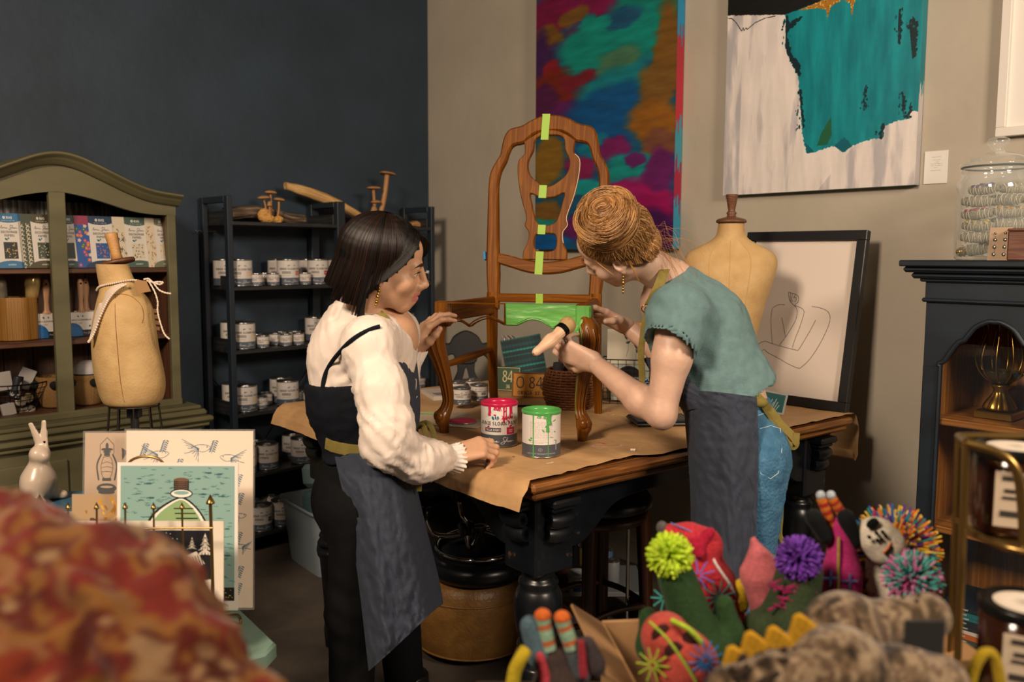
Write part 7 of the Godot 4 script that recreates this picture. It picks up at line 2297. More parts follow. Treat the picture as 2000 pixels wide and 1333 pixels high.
func seams(t: Node,pts: Array,c: String,w := 0.0012):
	var m := M.new(); m.tube(Cv.smooth(pts,4),w,5); addw(m, "stitching",felt(c),t)

func toys():
	rng.seed = 19
	var D := 1.33
	var top := 0.735
	# the display table and its box
	var tc := at(1480,1300,1.3)
	var t := thing("display_table", "small dark display table under the box of felt toys", "table",W(tc.x,0,tc.z))
	var m := M.new(); m.box(W(-0.085,top - 0.015,0.05),W(0.7,0.03,0.62),0.005); add(m, "table_top",mat("display_dark",hx("241c16"),0.5),t)
	for sx in [-0.4,0.23]:
		for sz in [-0.2,0.3]:
			m = M.new(); m.box(W(sx,(top - 0.03)/2,sz),W(0.04,top - 0.03,0.04)); add(m, "leg",mat("display_dark",hx("241c16"),0.5),t)
	var kb := mat("box_kraft",hx("8d6a44"),0.7)
	var bc := at(1490,1250,1.32); bc.y = top
	t = thing("kraft_box", "open kraft cardboard box holding the felt toys", "box",bc,Basis(Vector3.UP,0.12))
	for q in [[0,1,0.44],[0,-1,0.44],[1,1,0.24],[1,-1,0.24]]:
		m = M.new()
		if q[0] == 0: m.box(W(0,0.085,q[1]*0.12),W(q[2],0.17,0.004))
		else: m.box(W(q[1]*0.22,0.085,0),W(0.004,0.17,q[2]))
		add(m, "box_wall",kb,t)
		m = M.new()
		if q[0] == 0: m.box(W(0,0.15,q[1]*0.148),W(q[2],0.004,0.06),0.0,Basis(Vector3.RIGHT,q[1]*0.7))
		else: m.box(W(q[1]*0.248,0.186,0),W(0.06,0.004,q[2]),0.0,Basis(Vector3.BACK,q[1]*0.6))
		add(m, "box_flap",kb,t)
	m = M.new(); m.box(W(0,0.003,0),W(0.44,0.005,0.24)); add(m, "box_floor",kb,t)
	# green cactus with a lime pompom
	t = toy("felt_cactus", "green felt cactus with a lime yellow pompom on top",W(at(1360,1300,1.28).x,top + 0.006,at(1360,1300,1.28).z))
	var P := func(x,y,d): return at(x,y,d)
	plush(t,[[P.call(1322,1130,1.28),P.call(1372,1270,1.28),0.028,0.034],[P.call(1372,1270,1.28),t.position + W(0.01,0.035,0),0.034,0.036],[P.call(1266,1205,1.3),P.call(1268,1265,1.3),0.014,0.018],[P.call(1272,1265,1.3),P.call(1340,1300,1.29),0.022,0.025],[P.call(1414,1182,1.29),P.call(1428,1235,1.29),0.015,0.017],[P.call(1428,1235,1.29),P.call(1395,1280,1.28),0.017,0.022]], "2b4426")
	pompom(t,P.call(1308,1086,1.27),0.034,["b8d43a", "c9e04a", "a5c22c"],520)
	# red felt fox with stitched flowers
	t = toy("felt_fox", "red felt fox with blue stitching and a yellow scarf, nose up",W(at(1395,1300,1.42).x,top + 0.006,at(1395,1300,1.42).z))
	plush(t,[[P.call(1305,1040,1.42),P.call(1345,1052,1.42),0.014,0.024],[P.call(1345,1052,1.42),P.call(1375,1065,1.42),0.024,0.03],[P.call(1372,1075,1.42),P.call(1385,1150,1.42),0.024,0.042],[P.call(1385,1150,1.42),P.call(1395,1230,1.42),0.046,0.052],[P.call(1395,1230,1.42),t.position + W(0,0.04,0),0.05,0.04]], "b8323c")
	plush(t,[[P.call(1370,1060,1.4),P.call(1388,1040,1.395),0.012,0.008],[P.call(1356,1062,1.395),P.call(1366,1082,1.39),0.01,0.009]], "a81f3a", "ear",0.004)
	plush(t,[[P.call(1293,1030,1.42),P.call(1298,1045,1.42),0.01,0.009]], "5a5552", "nose",0.004)
	m = M.new(); m.ball(P.call(1330,1047,1.389),W(0.003,0.006,0.003)); addw(m, "eye",mat("bead_black",hx("0c0c0d"),0.2),t)
	star(t,P.call(1364,1125,1.372),W(-0.2,0,1),0.026, "6f6fd0",9); star(t,P.call(1404,1168,1.37),W(0.1,0,1),0.028, "3f9a94",11); star(t,P.call(1296,1170,1.385),W(-0.2,0,1),0.02, "3f9a94",9)
	seams(t,[P.call(1385,1075,1.4),P.call(1400,1105,1.39),P.call(1425,1140,1.38),P.call(1438,1165,1.39)], "d8d0cc",0.0025)
	seams(t,[P.call(1310,1022,1.41),P.call(1340,1035,1.4),P.call(1365,1045,1.4)], "5f7fc0")
	plush(t,[[P.call(1447,1145,1.4),P.call(1448,1185,1.4),0.012,0.012]], "c9a82a", "scarf_end",0.005)
	# pink bird
	t = toy("felt_bird", "plain pink felt bird with a long upturned beak",W(at(1500,1300,1.36).x,top + 0.006,at(1500,1300,1.36).z))
	plush(t,[[P.call(1472,1055,1.36),P.call(1482,1090,1.36),0.006,0.014],[P.call(1482,1090,1.36),P.call(1488,1122,1.36),0.016,0.03],[P.call(1490,1125,1.36),P.call(1496,1152,1.36),0.034,0.03],[P.call(1454,1116,1.355),P.call(1462,1120,1.355),0.006,0.008],[P.call(1530,1138,1.36),P.call(1515,1140,1.36),0.006,0.01],[P.call(1498,1160,1.36),t.position + W(0,0.03,0),0.026,0.028]], "c46a70")
	# striped cactus with a violet pompom
	t = toy("striped_cactus", "magenta and green striped felt cactus with a violet pompom",W(at(1535,1310,1.31).x,top + 0.006,at(1535,1310,1.31).z))
	var bd: MeshInstance3D = plush(t,[[P.call(1562,1120,1.31),P.call(1540,1215,1.31),0.034,0.04],[P.call(1540,1215,1.31),t.position + W(0,0.04,0),0.042,0.04],[P.call(1485,1225,1.31),P.call(1520,1250,1.31),0.026,0.03]], "34402a")
	for k in 46:
		m = M.new(); var a := P.call(rv(1500,1572),rv(1135,1260),1.277) as Vector3
		m.tube([a,a + W(rv(0.008,0.02),rv(-0.008,0.006),-0.004)],[0.0022,0.0014],5); addw(m, "stitched_dash",felt("8d1c50"),t)
	pompom(t,P.call(1560,1092,1.29),0.035,["6a3a9a", "7a4ab0", "553080"],480)
	# pink giraffe
	t = toy("felt_giraffe", "tall magenta felt giraffe with striped orange horns and black ears",W(at(1645,1300,1.36).x,top + 0.006,at(1645,1300,1.36).z))
	plush(t,[[P.call(1643,1030,1.36),P.call(1645,1120,1.36),0.018,0.027],[P.call(1645,1120,1.36),P.call(1645,1210,1.36),0.028,0.032],[P.call(1645,1210,1.36),t.position + W(0,0.03,0),0.034,0.034]], "b03070")
	for q in [[1598,968,1624,1030],[1618,968,1648,1012]]:
		for k in 8:
			var a: Vector3 = P.call(lerpf(q[0],q[2],k/8.0) + 6,lerpf(q[1],q[3],k/8.0) + 6,1.36); var b: Vector3 = P.call(lerpf(q[0],q[2],(k + 1)/8.0) + 6,lerpf(q[1],q[3],(k + 1)/8.0) + 6,1.36)
			m = M.new(); m.tube([a,b],0.008,10); addw(m, "horn_band",felt(["c9742a", "a82f2a"][k % 2]),t)
		m = M.new(); m.ball(P.call(q[0] + 5,q[1],1.36),Vector3.ONE*0.0075); addw(m, "horn_tip",felt("b5bfc9"),t)
	for q in [[1590,1012,1612,1048],[1652,1012,1668,1058]]: plush(t,[[P.call(q[0],q[1],1.345),P.call(q[2],q[3],1.35),0.014,0.012]], "181a1c", "ear",0.005)
	for q in [[1622,1130],[1660,1136],[1628,1168],[1662,1180]]: star(t,P.call(q[0],q[1],1.327),W(0,0,1),0.012, "2f6fa8",4)
	seams(t,[P.call(1638,1050,1.336),P.call(1637,1120,1.33),P.call(1637,1190,1.327)], "9a9a3a",0.0018)
	# lion with a yarn mane
	t = toy("felt_lion", "white faced felt lion with a rainbow yarn mane",W(at(1740,1300,1.4).x,top + 0.006,at(1740,1300,1.4).z))
	pompom(t,P.call(1745,1072,1.43),0.072,["b8902a", "2a5f94", "a02a4a", "5a2a7a", "c9702a", "c9b04a", "2a7a7a"],900, "mane")
	pompom(t,P.call(1690,1150,1.43),0.042,["b8902a", "2a5f94", "a02a4a", "5a2a7a", "c9b04a", "231a2a"],300, "mane")
	plush(t,[[P.call(1712,1048,1.35),P.call(1728,1066,1.35),0.03,0.031],[P.call(1702,1036,1.345),P.call(1708,1044,1.345),0.014,0.02],[P.call(1728,1080,1.4),t.position + W(0,0.03,0),0.03,0.032]], "e0d6c4")
	plush(t,[[P.call(1700,1026,1.325),P.call(1708,1020,1.325),0.007,0.007]], "111213", "nose",0.004)
	for q in [[1712,1042],[1722,1054],[1724,1040],[1730,1048],[1714,1056],[1698,1050]]:
		m = M.new(); m.ball(P.call(q[0],q[1],1.317),W(0.004,0.003,0.003),Basis(Vector3.BACK,-0.7),8); addw(m, "stitched_spot",felt("15161a"),t)
	seams(t,[P.call(1726,1082,1.319),P.call(1735,1074,1.319),P.call(1741,1060,1.322)], "c9602a",0.003); seams(t,[P.call(1729,1083,1.316),P.call(1738,1073,1.316),P.call(1741,1066,1.318)], "15161a",0.0022)
	t = toy("yarn_flower", "pink and turquoise yarn pompom flower on a red felt stem",W(at(1790,1300,1.3).x,top + 0.006,at(1790,1300,1.3).z))
	pompom(t,P.call(1782,1132,1.3),0.043,["c9609a", "c98ab0", "4a9a94", "5fb0a8"],560)
	plush(t,[[P.call(1775,1160,1.31),t.position + W(0,0.02,0),0.02,0.022]], "7a2a24")
	# spotted beetle in front
	t = toy("felt_beetle", "coral felt beetle with dark blotches and lime stitching",W(at(1325,1300,1.2).x,top + 0.001,at(1325,1300,1.2).z))
	plush(t,[[P.call(1300,1245,1.19),P.call(1335,1300,1.19),0.034,0.044],[P.call(1335,1300,1.19),P.call(1345,1345,1.19),0.046,0.04],[P.call(1340,1330,1.2),t.position + W(0.01,0.045,0),0.04,0.05]], "b04a40")
	for q in [[1292,1240,0.016],[1318,1280,0.02],[1345,1250,0.014],[1300,1300,0.015],[1360,1300,0.018]]:
		var e := q[2] as float; m = M.new(); m.ball(P.call(q[0],q[1],1.157 + absf(q[0] - 1322)*0.0003),W(e,e*0.8,0.006),Basis(Vector3.BACK,q[0] as float),10); addw(m, "dark_blotch",felt("3a1e1c"),t)
	seams(t,[P.call(1268,1215,1.165),P.call(1300,1245,1.15),P.call(1330,1285,1.142),P.call(1360,1333,1.14)], "9ab03a",0.0022); seams(t,[P.call(1310,1212,1.16),P.call(1345,1230,1.155),P.call(1372,1258,1.16)], "a5c03a",0.004)
	star(t,P.call(1378,1292,1.148),W(0.3,0.1,1),0.026, "2f6fb0",13); star(t,P.call(1275,1300,1.155),W(-0.3,0.1,1),0.022, "9ab03a",10)
	# antlered toy to the left
	t = toy("felt_deer", "dark felt deer with banded mint antlers, blue ears and a yellow strap",W(at(1090,1330,1.12).x,top + 0.001,at(1090,1330,1.12).z))
	plush(t,[[P.call(1080,1290,1.12),P.call(1090,1345,1.12),0.022,0.03],[P.call(1090,1345,1.12),t.position + W(0,0.04,0),0.032,0.036]], "3a2f2c")
	for q in [[1060,1208,1072,1270],[1098,1212,1118,1268]]:
		for k in 6:
			m = M.new(); m.tube([P.call(lerpf(q[0],q[2],k/6.0),lerpf(q[1],q[3],k/6.0),1.11),P.call(lerpf(q[0],q[2],(k + 1)/6.0),lerpf(q[1],q[3],(k + 1)/6.0),1.11)],0.0095,10); addw(m, "antler_band",felt(["7fa088", "a8603a", "8aa890"][k % 3]),t)
		m = M.new(); m.ball(P.call(q[0],q[1] - 5,1.11),W(0.011,0.009,0.011)); addw(m, "antler_tip",felt("c0602a"),t)
	for q in [[1035,1222,1055,1285, "4a5f6a"],[1120,1262,1135,1310, "4a5058"],[1145,1262,1160,1300, "3a3234"]]: plush(t,[[P.call(q[0],q[1],1.115),P.call(q[2],q[3],1.115),0.013,0.016]],q[4], "ear",0.005)
	plush(t,[[P.call(1055,1282,1.1),P.call(1068,1340,1.1),0.006,0.009]], "a83a44", "leg",0.004); plush(t,[[P.call(1135,1255,1.1),P.call(1140,1320,1.1),0.005,0.006]], "8d2a34", "leg",0.004)
	m = M.new(); m.tube(Cv.smooth([P.call(1000,1345,1.08),P.call(1006,1310,1.08),P.call(1018,1285,1.08),P.call(1028,1270,1.085)],4),0.0085,10); addw(m, "yellow_strap",felt("b09a24"),t)
	# woolly dragons lying across the box edge
	for q in [[[[1470,1300],[1560,1270],[1650,1240],[1740,1215],[1810,1205]],1.02,0.022, "6b5a48", "grey brown woolly dragon tail with a yellow felt crest"],[[[1420,1345],[1520,1325],[1640,1318],[1760,1322],[1830,1340]],0.9,0.026, "75634e", "mottled brown woolly dragon body in front of the crested tail"]]:
		var pts := []
		for w in q[0]: pts.append(at(w[0],w[1],q[1]))
		t = toy("woolly_dragon",q[4],W(pts[2].x,top + 0.001,pts[2].z))
		var pr := []
		for k in pts.size() - 1: pr.append([pts[k],pts[k + 1],q[2]*(0.85 + 0.1*k),q[2]*(0.95 + 0.1*k)])
		pr.append([pts[2],W(pts[2].x,top + 0.05,pts[2].z),0.05,0.05])
		var wn := noise(26.0,3,8)
		plush(t,pr, "ffffff", "body",0.005,func(p,_n): return lin(["2a211a", "4a3b2e", "6b5844", "8d7a62", "5a4838"][clampi(int((wn.get_noise_3d(p.x*1.6,p.y*0.5,p.z) + 0.5)*5.0),0,4)]))
		m = M.new()
		for k in 60:
			var f := rv(0,pts.size() - 1.01); var c: Vector3 = pts[int(f)].lerp(pts[int(f) + 1],f - int(f))
			var a := rv(0.2,2.6)
			m.ball(c + W(0,sin(a),cos(a)*0.9)*q[2]*1.02,W(rv(0.003,0.011),0.004,0.004),Basis(Vector3.BACK,rv(0.6,1.6)),6)
		addw(m, "dark_mottling",felt("352a22"),t)
	for q in [[1475,1262],[1520,1252],[1570,1228],[1440,1290]]:
		var c := at(q[0],q[1] + 12,1.0)
		m = M.new(); m.at(Transform3D(Basis(Vector3.BACK,0.35),Vector3.ZERO)); m.prism(poly2(Cv.smooth([U(-0.026,-0.02),U(-0.008,0.02),U(0.0,0.026),U(0.008,0.02),U(0.026,-0.02)],3,true)),0.008,0.003)
		var o := add(m, "felt_spike",felt("b3861f")); o.position = c; o.reparent(get_node("woolly_dragon"),true)
	# little chalkboard on a peg
	var cp := at(1805,1247,0.9)
	t = thing("chalkboard_sign", "small blank black chalkboard sign on a wooden peg", "sign",W(cp.x,top,cp.z))
	m = M.new(); m.box(W(0,cp.y - top,0),W(0.042,0.039,0.003),0.001); add(m, "board",mat("chalkboard",hx("0d0e10"),0.7),t)
	m = M.new(); m.tube([W(0,0,-0.003),W(0,cp.y - top - 0.015,-0.003)],0.003,8); add(m, "peg",mat("peg_wood",hx("8d6538"),0.6),t)
	m = M.new(); m.tube(Cv.smooth([at(1893,1345,0.93),at(1905,1300,0.93),at(1925,1275,0.93),at(1945,1290,0.93),at(1955,1345,0.93)],4),0.006,8)
	t = toy("yellow_loop", "mustard felt loop standing beside the chalkboard sign",at(1925,1345,0.93)); addw(m, "loop",felt("a58a20"),t)

func foreground():
	# patterned scarf heaped on a stand close to the lens
	var nz := noise(9.0,3,44); var n2 := noise(22.0,2,7)
	var c0 := at(120,1200,0.74)
	var t := thing("patterned_scarf", "rust red patterned scarf heaped in the foreground", "scarf",W(c0.x,1.0,c0.z))
	var s := S.new(W(-0.62,0.98,-0.95),W(-0.08,1.36,-0.45),0.009)
	for q in [[0,1095,0.78,0.056],[70,1140,0.76,0.058],[150,1180,0.74,0.052],[215,1145,0.74,0.04],[285,1118,0.73,0.03],[250,1215,0.71,0.05],[325,1230,0.7,0.036],[365,1290,0.68,0.034],[300,1350,0.68,0.06],[430,1368,0.66,0.034],[110,1320,0.72,0.09],[500,1420,0.66,0.034],[-60,1240,0.76,0.1]]:
		s.ell(at(q[0],q[1],q[2]),W(q[3]*1.15,q[3],q[3]),0.03)
	s.cap(c0 + W(0.02,-0.1,0),W(c0.x,1.02,c0.z),0.13,0.1,0.04)
	var cols := [lin("4f170e"),lin("642312"),lin("6f4a2e"),lin("571c10"),lin("654219"),lin("44120c"),lin("755a3f"),lin("340f0a")]
	var m := s.put(M.new(),func(p,_n): return 0.010*sin((p.x*0.8 + p.y*1.1)*70.0 + 3.0*nz.get_noise_3d(p.x,p.y,p.z)) + 0.006*nz.get_noise_3d(p.x*3,p.y*3,p.z*3),func(p,_n):
		var v := nz.get_noise_3d(p.x*0.8,p.y*0.8,p.z*0.8)*0.9 + 0.5 + n2.get_noise_3d(p.x,p.y,p.z)*0.18
		return cols[clampi(int(v*8.0),0,7)])
	addw(m, "draped_cloth",vcol(cloth("scarf_cloth", "ffffff",0.85,0.3,0.2)),t)
	t = thing("scarf_stand", "plain wooden plinth under the patterned scarf", "stand",W(c0.x,0,c0.z))
	m = M.new(); m.box(W(0,0.49,0),W(0.3,0.98,0.3),0.006); add(m, "plinth",mat("plinth_wood",hx("5a4632"),0.6),t)
	m = M.new(); m.box(W(0,0.99,0),W(0.34,0.02,0.34),0.006); add(m, "plinth_top",mat("plinth_wood",hx("5a4632"),0.6),t)
	# brass rack of candle jars at the right edge
	var brass := mat("rack_brass",hx("8d7140"),0.3,0.9)
	var rp := at(1935,1300,1.2)
	t = thing("candle_rack", "brass tube rack holding amber candle jars", "rack",W(rp.x,0,rp.z))
	var hs := [at(1900,853,1.2).y,at(1900,1062,1.2).y,0.86]
	var L := func(px,py,d): return at(px,py,d)
	m = M.new()
	m.tube([L.call(1873,853,1.25),W(L.call(1873,1330,1.25).x,0.0,L.call(1873,1330,1.25).z)],0.005,10); m.tube([L.call(1888,866,1.14),W(L.call(1888,1330,1.14).x,0.0,L.call(1888,1330,1.14).z)],0.005,10)
	addw(m, "post",brass,t)
	m = M.new(); m.tube([L.call(1873,853,1.25),L.call(2060,853,1.22)],0.006,10); m.tube([L.call(1873,853,1.25),L.call(1888,866,1.14)],0.006,10); m.tube(Cv.smooth([L.call(1888,866,1.14),L.call(1950,885,1.12),L.call(1985,920,1.11),L.call(1996,990,1.11),L.call(2000,1080,1.11)],5),0.006,10); addw(m, "top_rail",brass,t)
	m = M.new(); m.tube(Cv.smooth([L.call(1880,1030,1.2),L.call(1915,1050,1.16),L.call(1960,1068,1.12),L.call(2010,1080,1.1)],4),0.005,10); addw(m, "shelf_rail",brass,t)
	var amber := mat("amber_jar",hx("2a140a"),0.12)
	for q in [[1975,865,1035,1.2, "amber candle jar with a cream label on the rack's upper shelf"],[1995,1168,1340,1.05, "amber candle jar with a cream label on the rack's lower shelf"]]:
		var a: Vector3 = L.call(q[0],q[2],q[3]); var hh: float = L.call(q[0],q[1],q[3]).y - a.y
		var j := thing("candle_jar",q[4], "candle",a,Basis(Vector3.UP,-0.45))
		m = M.new(); m.box(a + W(0.05,-0.005,0),W(0.2,0.008,0.14),0.002); addw(m, "shelf_tray",brass,t)
		m = M.new(); m.lathe([[0.0,0.0],[0.046,0.0],[0.05,0.005],[0.05,hh*0.86],[0.0,hh*0.86]],32); add(m, "glass",amber,j)
		m = M.new(); m.lathe([[0.0,hh*0.86],[0.05,hh*0.86],[0.052,hh*0.88],[0.052,hh*0.97],[0.049,hh],[0.046,hh - 0.004],[0.0,hh - 0.004]],32); add(m, "lid",mat("jar_lid",hx("1c1c1d"),0.3,0.6),j)
		m = M.new(); m.lathe([[0.0,hh - 0.0035],[0.036,hh - 0.0035],[0.036,hh - 0.002],[0.0,hh - 0.002]],28); add(m, "lid_disc",mat("lid_cream",hx("b8ad9f"),0.5),j)
		m = M.new(); m.at(Transform3D(Basis(),W(0,hh*0.45,0.0495))); m.box(Vector3.ZERO,W(0.052,hh*0.62,0.003)); add(m, "label",mat("jar_label",hx("b5a48e"),0.6),j)
		m = M.new(); m.at(Transform3D(Basis(),W(0,hh*0.45,0.0515)))
		for k in [[0.24,0.036,0.006],[0.1,0.03,0.005],[0.02,0.034,0.004],[-0.16,0.038,0.008]]: m.box(W(0,hh*k[0],0),W(k[1],k[2],0.0008))
		add(m, "printed_lines",mat("jar_ink",hx("2a2522"),0.7),j)

var skin_a: StandardMaterial3D
func hit(s: S,px: float,py: float,d0: float,d1: float,out := 0.0) -> Vector3:   # first point of a field on the line of sight
	var r := at(px,py,1.0) - CO
	var d := d0
	while d < d1:
		var p := CO + r*d
		var g := (p - s.lo)/s.h
		var x := int(g.x); var y := int(g.y); var z := int(g.z)
		if x >= 0 and y >= 0 and z >= 0 and x < s.nx - 1 and y < s.ny - 1 and z < s.nz - 1:
			var fr := g - W(x,y,z)
			var o := (z*s.ny + y)*s.nx + x
			var v := lerpf(lerpf(lerpf(s.f[o],s.f[o + 1],fr.x),lerpf(s.f[o + s.nx],s.f[o + s.nx + 1],fr.x),fr.y),lerpf(lerpf(s.f[o + s.nx*s.ny],s.f[o + s.nx*s.ny + 1],fr.x),lerpf(s.f[o + s.nx*s.ny + s.nx],s.f[o + s.nx*s.ny + s.nx + 1],fr.x),fr.y),fr.z)
			if v <= out: return p
		d += 0.004
	return CO + r*(d0 + d1)*0.5
func ribbon(m: M,pts: Array,nrm: Array,w: float,th := 0.0016):   # a flat band along points,lying square to nrm
	var rows := []
	for k in pts.size():
		var T: Vector3 = (pts[mini(k + 1,pts.size() - 1)] - pts[maxi(k - 1,0)]).normalized()
		var n: Vector3 = nrm[k] if nrm.size() > 1 else nrm[0]
		var sd := T.cross(n).normalized()*w/2.0
		var nn := sd.cross(T).normalized()*th
		rows.append(PackedVector3Array([pts[k] - sd - nn,pts[k] + sd - nn,pts[k] + sd + nn,pts[k] - sd + nn,pts[k] - sd - nn]))
	m.grid(rows,true,false,1.0,8.0)

# head in its own axes: y up, z to the front; near is the sign of the side that is seen
func head(m: M,xf: Transform3D,tint: Callable):
	var s := S.new(W(-0.1,-0.2,-0.13),W(0.1,0.14,0.14),0.0036)
	s.ell(W(0,0.03,-0.018),W(0.071,0.082,0.092),0.02)
	s.ell(W(0,-0.03,0.03),W(0.058,0.078,0.06),0.025)
	s.ell(W(0,0.045,0.035),W(0.058,0.05,0.055),0.02)
	for sx in [-1.0,1.0]:
		s.cap(W(sx*0.05,-0.045,0.0),W(sx*0.012,-0.098,0.06),0.018,0.016,0.02)
		s.ell(W(sx*0.036,-0.032,0.058),W(0.024,0.022,0.024),0.02)
		s.ell(W(sx*0.031,-0.001,0.094),W(0.018,0.011,0.013),0.014,Basis.IDENTITY,true)
		s.ell(W(sx*0.031,-0.002,0.0725),W(0.0165,0.0125,0.0135),0.006)
		s.ell(W(sx*0.0335,-0.0015,0.0915),W(0.0155,0.0058,0.0145),0.002,Basis.IDENTITY,true)
		s.ell(W(sx*0.0105,-0.037,0.098),W(0.0075,0.0065,0.009),0.006)
		# ear
		s.ell(W(sx*0.0725,-0.006,-0.008),W(0.008,0.03,0.019),0.006,Basis(Vector3.UP,sx*0.35)*Basis(Vector3.RIGHT,-0.2))
		s.ell(W(sx*0.081,-0.002,-0.004),W(0.008,0.018,0.010),0.004,Basis(Vector3.UP,sx*0.35),true)
		s.ell(W(sx*0.074,-0.034,0.0),W(0.006,0.009,0.008),0.004)
	s.cap(W(-0.034,0.017,0.078),W(0.034,0.017,0.078),0.0115,0.0115,0.014)
	s.cap(W(0,0.016,0.088),W(0,-0.031,0.111),0.0072,0.009,0.01)
	s.ell(W(0,-0.0335,0.1115),W(0.0098,0.0088,0.0105),0.005)
	s.cap(W(0,-0.045,0.09),W(0,-0.08,0.082),0.014,0.016,0.02)
	s.cap(W(-0.017,-0.0635,0.084),W(0,-0.061,0.0955),0.0045,0.0062,0.005).cap(W(0,-0.061,0.0955),W(0.017,-0.0635,0.084),0.0062,0.0045,0.005)
	s.cap(W(-0.014,-0.0725,0.083),W(0,-0.0735,0.093),0.005,0.007,0.005).cap(W(0,-0.0735,0.093),W(0.014,-0.0725,0.083),0.007,0.005,0.005)
	s.cap(W(-0.02,-0.0672,0.099),W(0.02,-0.0672,0.099),0.0025,0.0025,0.003,Vector3.ZERO,1.0,true)
	s.ell(W(0,-0.101,0.068),W(0.018,0.015,0.016),0.014)
	s.cap(W(0,-0.05,-0.022),W(0,-0.19,-0.05),0.05,0.05,0.03)
	m.xf = xf
	s.put(m,null,tint)
	m.xf = Transform3D.IDENTITY

# curls: per finger [knuckle, middle, end, spread]; thumb: three points after its root. Hand axes: z to the fingers, y out of the back of the hand, x to the thumb side
func hand(m: M,xf: Transform3D,sx: float,curls: Array,thumb: Array,tint: Callable,wrist: Vector3):
	var s := S.new(W(-0.085,-0.11,-0.1),W(0.095,0.075,0.2),0.0034)
	var kx := [0.027,0.009,-0.0095,-0.0265]
	var kz := [0.086,0.09,0.085,0.076]
	var ln := [[0.043,0.026,0.021],[0.047,0.03,0.022],[0.043,0.028,0.021],[0.034,0.021,0.018]]
	var nails := []
	s.cap(wrist,Vector3.ZERO,0.027,0.0245,0.02,Vector3.UP,0.8)
	for k in 4:
		var b := W(sx*kx[k],0,kz[k])
		s.cap(W(sx*kx[k]*0.55,0,0.004),b,0.0175,0.0115,0.016,Vector3.UP,0.85)
		var a := 0.0
		var p := b
		var rr := 0.0098 if k < 3 else 0.0086
		for j in 3:
			a += curls[k][j]
			var d := W(sx*curls[k][3],-sin(a),cos(a)).normalized()
			var q: Vector3 = p + d*ln[k][j]
			s.cap(p,q,rr,rr - 0.0011,0.005)
			if j == 2: nails.append([q - d*0.003 + W(0,cos(a),sin(a))*rr*0.75,0.0058])
			p = q; rr -= 0.0011
	s.cap(W(sx*0.014,-0.006,0.012),W(sx*thumb[0][0],thumb[0][1],thumb[0][2]),0.018,0.0135,0.014)
	for j in 2: s.cap(W(sx*thumb[j][0],thumb[j][1],thumb[j][2]),W(sx*thumb[j + 1][0],thumb[j + 1][1],thumb[j + 1][2]),0.0125 - j*0.0015,0.0105 - j*0.0015,0.006)
	nails.append([W(sx*thumb[2][0],thumb[2][1] + 0.007,thumb[2][2] - 0.003),0.0065])
	m.xf = xf
	s.put(m,null,func(p,n):
		for q in nails:
			if p.distance_to(q[0]) < q[1]: return Color(0.72,0.45,0.38)
		return tint.call(p,n))
	m.xf = Transform3D.IDENTITY

func frame(z: Vector3,y: Vector3,o: Vector3) -> Transform3D:
	z = z.normalized()
	var x := y.cross(z).normalized()
	return Transform3D(Basis(x,z.cross(x),z),o)
func cloth(key: String,c: String,rough: float,grain := 0.3,sheen := 0.2) -> StandardMaterial3D:
	if mats.has(key): return mats[key]
	var m := mat(key,hx(c).lightened(0.03),rough)
	if grain > 0.0:
		textured(m,noise_tex("weave",256,0.03,4,[[0.0, "d8d8d8"],[0.5, "ececec"],[1.0, "ffffff"]]),Vector3.ONE*4.0,true)
		bump(m,bump_tex("cloth_grain",256,0.18,3,3.0),grain)
	m.metallic_specular = 0.25
	m.rim_enabled = sheen > 0.0; m.rim = sheen
	return m
func eye(parent: Node3D,xf: Transform3D,sx: float,iris: String):
	var m := M.new().at(xf)
	var c := W(sx*0.0318,-0.0015,0.075)
	var rows := []; var cols := []
	var gaze := W(sx*0.05,-0.2,1.0).normalized()
	for a in 17:
		var t := -PI/2 + PI*a/16
		var row := PackedVector3Array(); var cc := []
		for k in 25:
			var th := TAU*k/24
			var d := W(cos(t)*cos(th),sin(t),cos(t)*sin(th))
			row.append(c + d*0.0124)
			var g := d.dot(gaze)
			cc.append(lin("0a0806") if g > 0.985 else (lin(iris) if g > 0.89 else lin("cfc4ba")))
		rows.append(row); cols.append(cc)
	m.grid(rows,true,false,1.0,1.0,cols)
	addw(m, "eye",vcol(mat("eyeball",Color.WHITE,0.15)),parent)
	m = M.new().at(xf)
	var la := []
	for k in 9:
		var f := k/8.0 - 0.5
		la.append(c + W(f*0.027*1.0,0.0045 - f*f*0.012,0.0118 - absf(f*sx + 0.0)*f*f*0.02 - f*sx*0.0062 - f*f*0.012))
	m.tube(la,0.0013,6)
	for k in 8:
		var b: Vector3 = la[k + 1] if k < 8 else la[k]
		m.tube([b,b + W((k - 4)*0.0006 + sx*0.001,0.0012,0.0045),b + W((k - 4)*0.0009 + sx*0.002,0.0035,0.0075)],[0.0006,0.0004,0.0001],4)
	addw(m, "eyelashes",mat("lash_dark",hx("0f0b09"),0.6),parent)
func brow(parent: Node3D,xf: Transform3D,sx: float,c: String):
	var m := M.new().at(xf)
	m.tube(Cv.smooth([W(sx*0.012,0.0195,0.0965),W(sx*0.024,0.0235,0.0955),W(sx*0.037,0.024,0.0895),W(sx*0.049,0.018,0.0785)],4),[0.0022,0.0026,0.003,0.003,0.003,0.003,0.003,0.0028,0.0024,0.002,0.0014,0.0009,0.0005],6,true,1.5,Vector3.UP)
	addw(m, "eyebrow",mat("brow" + c,hx(c),0.7),parent)
func strand(m: M,pts: Array,r: float,c: Color,sides := 4):
	m.col = c
	var rs := []
	for k in pts.size(): rs.append(r*clampf(minf(0.3 + 0.35*k,0.35 + 0.2*(pts.size() - 1 - k)),0.0,1.0))
	m.tube(pts,rs,sides,false)
	m.col = Color.WHITE
